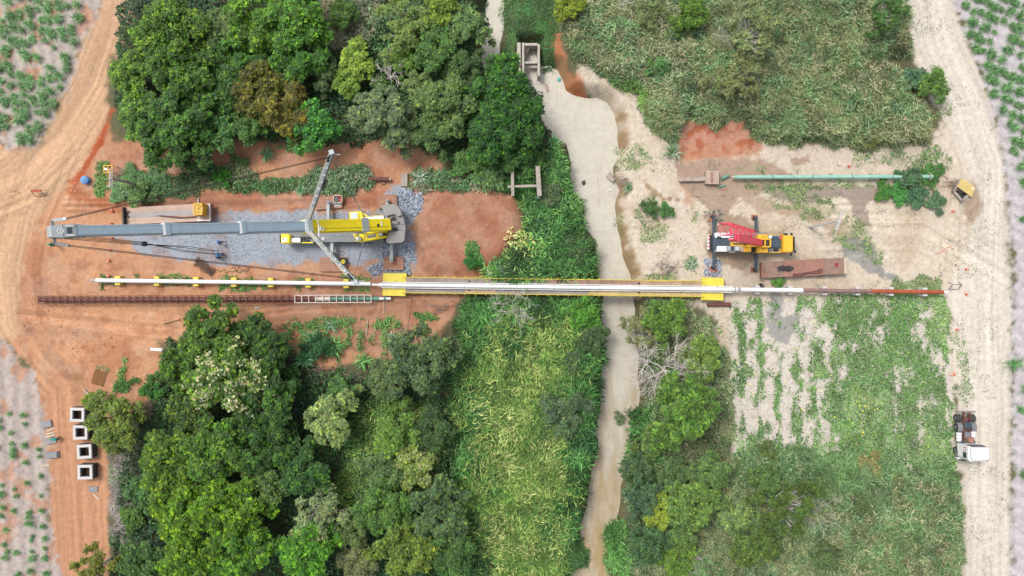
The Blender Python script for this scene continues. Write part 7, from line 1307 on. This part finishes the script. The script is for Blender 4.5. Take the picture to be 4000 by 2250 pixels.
# ------------------------------------------------------------------ people
SKIN = mat('skin', hx('#a8765c', .6), .6)
def person(px, py, rz, pose, shirt, trousers, helmet, label):
    J = {'stand': dict(pel=(0, 0, .95), ch=(0.02, 0, 1.35), nk=(.02, 0, 1.5), hd=(.05, 0, 1.68), kl=(.03, .1, .5), kr=(.03, -.1, .5), al=(0, .11, .08), ar=(0, -.11, .08), el=(.05, .3, 1.15), er=(.05, -.3, 1.15), hl=(.25, .25, 1.0), hr=(.25, -.25, 1.0)),
         'walk': dict(pel=(0, 0, .93), ch=(0.06, 0, 1.33), nk=(.08, 0, 1.48), hd=(.13, 0, 1.65), kl=(.2, .1, .52), kr=(-.08, -.1, .5), al=(.22, .11, .08), ar=(-.35, -.11, .12), el=(-.1, .28, 1.12), er=(.2, -.28, 1.12), hl=(.02, .28, .9), hr=(.42, -.22, 1.05)),
         'bend': dict(pel=(-.1, 0, .85), ch=(.28, 0, 1.0), nk=(.42, 0, 1.02), hd=(.56, 0, 1.0), kl=(.05, .12, .48), kr=(.02, -.12, .48), al=(-.1, .13, .08), ar=(-.1, -.13, .08), el=(.42, .28, .75), er=(.42, -.28, .75), hl=(.55, .15, .5), hr=(.55, -.15, .5)),
         'crouch': dict(pel=(-.1, 0, .4), ch=(.12, 0, .75), nk=(.2, 0, .9), hd=(.28, 0, 1.05), kl=(.3, .17, .5), kr=(.3, -.17, .5), al=(.02, .15, .08), ar=(.02, -.15, .08), el=(.32, .3, .62), er=(.32, -.3, .62), hl=(.52, .12, .55), hr=(.52, -.12, .55))}[pose]
    J = {k: Vector(v) for k, v in J.items()}; q = W(px, py); base = T(q.x, q.y, gz(q.x, q.y))
    V, E, Rd, reg = [], [], [], []
    def av(p, r, g_): V.append(p); Rd.append(r); reg.append(g_); return len(V) - 1
    pe = av(J['pel'], .15, 1); wa = av(J['pel'].lerp(J['ch'], .5), .15, 0); ch = av(J['ch'], .17, 0); nk = av(J['nk'], .065, 2); hd = av(J['hd'], .105, 2); E += [(pe, wa), (wa, ch), (ch, nk), (nk, hd)]
    hands = []
    for s, c in ((1, 'l'), (-1, 'r')):
        hp = av(J['pel'] + T(0, s * .1, -.06), .115, 1); kn = av(J['k' + c], .075, 1); an_ = av(J['a' + c], .055, 1); ft = av(J['a' + c] + T(.17, s * .02, -.03), .05, 3); E += [(pe, hp), (hp, kn), (kn, an_), (an_, ft)]
        sh = av(J['ch'] + T(0, s * .19, .06), .075, 0); elb = av(J['e' + c], .05, 0); hn = av(J['h' + c], .036, 2); E += [(ch, sh), (sh, elb), (elb, hn)]; hands.append((J['e' + c], J['h' + c], s))
    me = bpy.data.meshes.new('body'); me.from_pydata(V, E, []); tmp = bpy.data.objects.new('tmp', me); COL.objects.link(tmp); sk = tmp.modifiers.new('s', 'SKIN'); sk.use_smooth_shade = True
    for i, d in enumerate(me.skin_vertices[0].data): d.radius = (Rd[i], Rd[i]); d.use_root = (i == 0)
    sb = tmp.modifiers.new('u', 'SUBSURF'); sb.levels = 1; sb.render_levels = 1
    dg = bpy.context.evaluated_depsgraph_get(); ev = bpy.data.meshes.new_from_object(tmp.evaluated_get(dg)); vs = [v.co.copy() for v in ev.vertices]; fs = [tuple(p.vertices) for p in ev.polygons]; bpy.data.objects.remove(tmp); bpy.data.meshes.remove(me); bpy.data.meshes.remove(ev)
    mb = MB(); mb.add(vs, fs, True)
    for e_, h_, s in hands:
        d = (h_ - e_).normalized(); side_ = d.cross(T(0, 0, 1)).normalized(); dn = d.cross(side_).normalized()
        for k, (o_, ln) in enumerate(((-.032, .07), (-.011, .082), (.011, .078), (.032, .062))): a_ = h_ + side_ * o_ + d * .02; mb.tube([a_, a_ + d * ln * .55, a_ + d * ln + dn * .02], [.011, .01, .007], 5)
        a_ = h_ - side_ * s * .035; mb.tube([a_, a_ - side_ * s * .03 + d * .03, a_ - side_ * s * .035 + d * .06], [.012, .011, .008], 5)
    hdp = J['hd']; mb.tube([hdp + T(.09, 0, -.02), hdp + T(.13, 0, -.03)], [.02, .012], 5)
    for s in (-1, 1): mb.tube([hdp + T(.0, s * .09, 0), hdp + T(0, s * .115, .01)], [.03, .02], 5)
    M = Matrix.Rotation(rz, 3, 'Z'); mb.v = [base + M @ v for v in mb.v]
    t = empty('person', base, label, 'person'); b = mb.build('body', None, t)
    for m in (shirt, trousers, SKIN, BLK): b.data.materials.append(m)
    inv = M.inverted(); jl = [(V[i], V[j], reg[j] if reg[j] != 2 or reg[i] == 2 else (0 if True else 2), reg[j]) for i, j in E]
    for p in b.data.polygons:
        c = inv @ (p.center + ORG[t.name] - base); best = (9, 0)
        for (a_, c_, r0, r1) in jl:
            ab = c_ - a_; k = max(0, min(1, (c - a_).dot(ab) / ab.length_squared)); d = (c - a_ - ab * k).length
            if d < best[0]: best = (d, r1 if (r1 != 2 or k > .8) else r0)
        p.material_index = best[1]
    hp = base + M @ (J['hd'] + T(0, 0, .07)); hh = MB(); hh.tube([hp + T(0, 0, -.03), hp + T(0, 0, .04), hp + T(0, 0, .09), hp + T(0, 0, .115)], [.135, .128, .09, .03], 14); hh.ring(hp + T(0, 0, -.02) + M @ T(.03, 0, 0), (0, 0, 1), .165, .12, .02, 14); hh.build('helmet', helmet, t)
    return t
HBL = mat('helmet_blue', hx('#5fb0e8', .62), .4); HGR = mat('helmet_green', hx('#3fc890', .6), .4); SBL = mat('shirt_blue', hx('#6a80c0', .55), .85); SNV = mat('shirt_navy', hx('#34407a', .5), .85); STL = mat('shirt_teal', hx('#2fa8a0', .58), .85); TDK = mat('trousers_dark', hx('#3a3848', .5), .9); SRD = mat('vest_red', hx('#d0405c', .58), .8); HWH = mat('helmet_white', hx('#e8e8ea', .62), .4)
person(226, 958, PI, 'stand', STL, TDK, HGR, 'person in teal shirt and green helmet standing below the boom tip'); person(873, 949, PI, 'walk', SBL, TDK, HBL, 'person in blue shirt and light blue helmet standing on gravel below the boom'); person(852, 1004, .3, 'crouch', SNV, SNV, HBL, 'crouching person in navy clothes and light blue helmet holding the slings, left one'); person(876, 994, PI, 'bend', SBL, TDK, HBL, 'person in light blue helmet bending over the slings, right one')
person(836, 880, .2, 'stand', SBL, SRD, HBL, 'person in blue and red half hidden beside the boom near the trailer'); person(236, 1710, PI * .96, 'bend', STL, TDK, mat('cap_teal', hx('#3fb0a0', .58), .8), 'person in teal shirt bending over a grey slab, lower left'); person(2968, 1112, -PI / 2, 'crouch', TDK, TDK, TDK, 'person in dark clothes crouching beside the right pipe support')
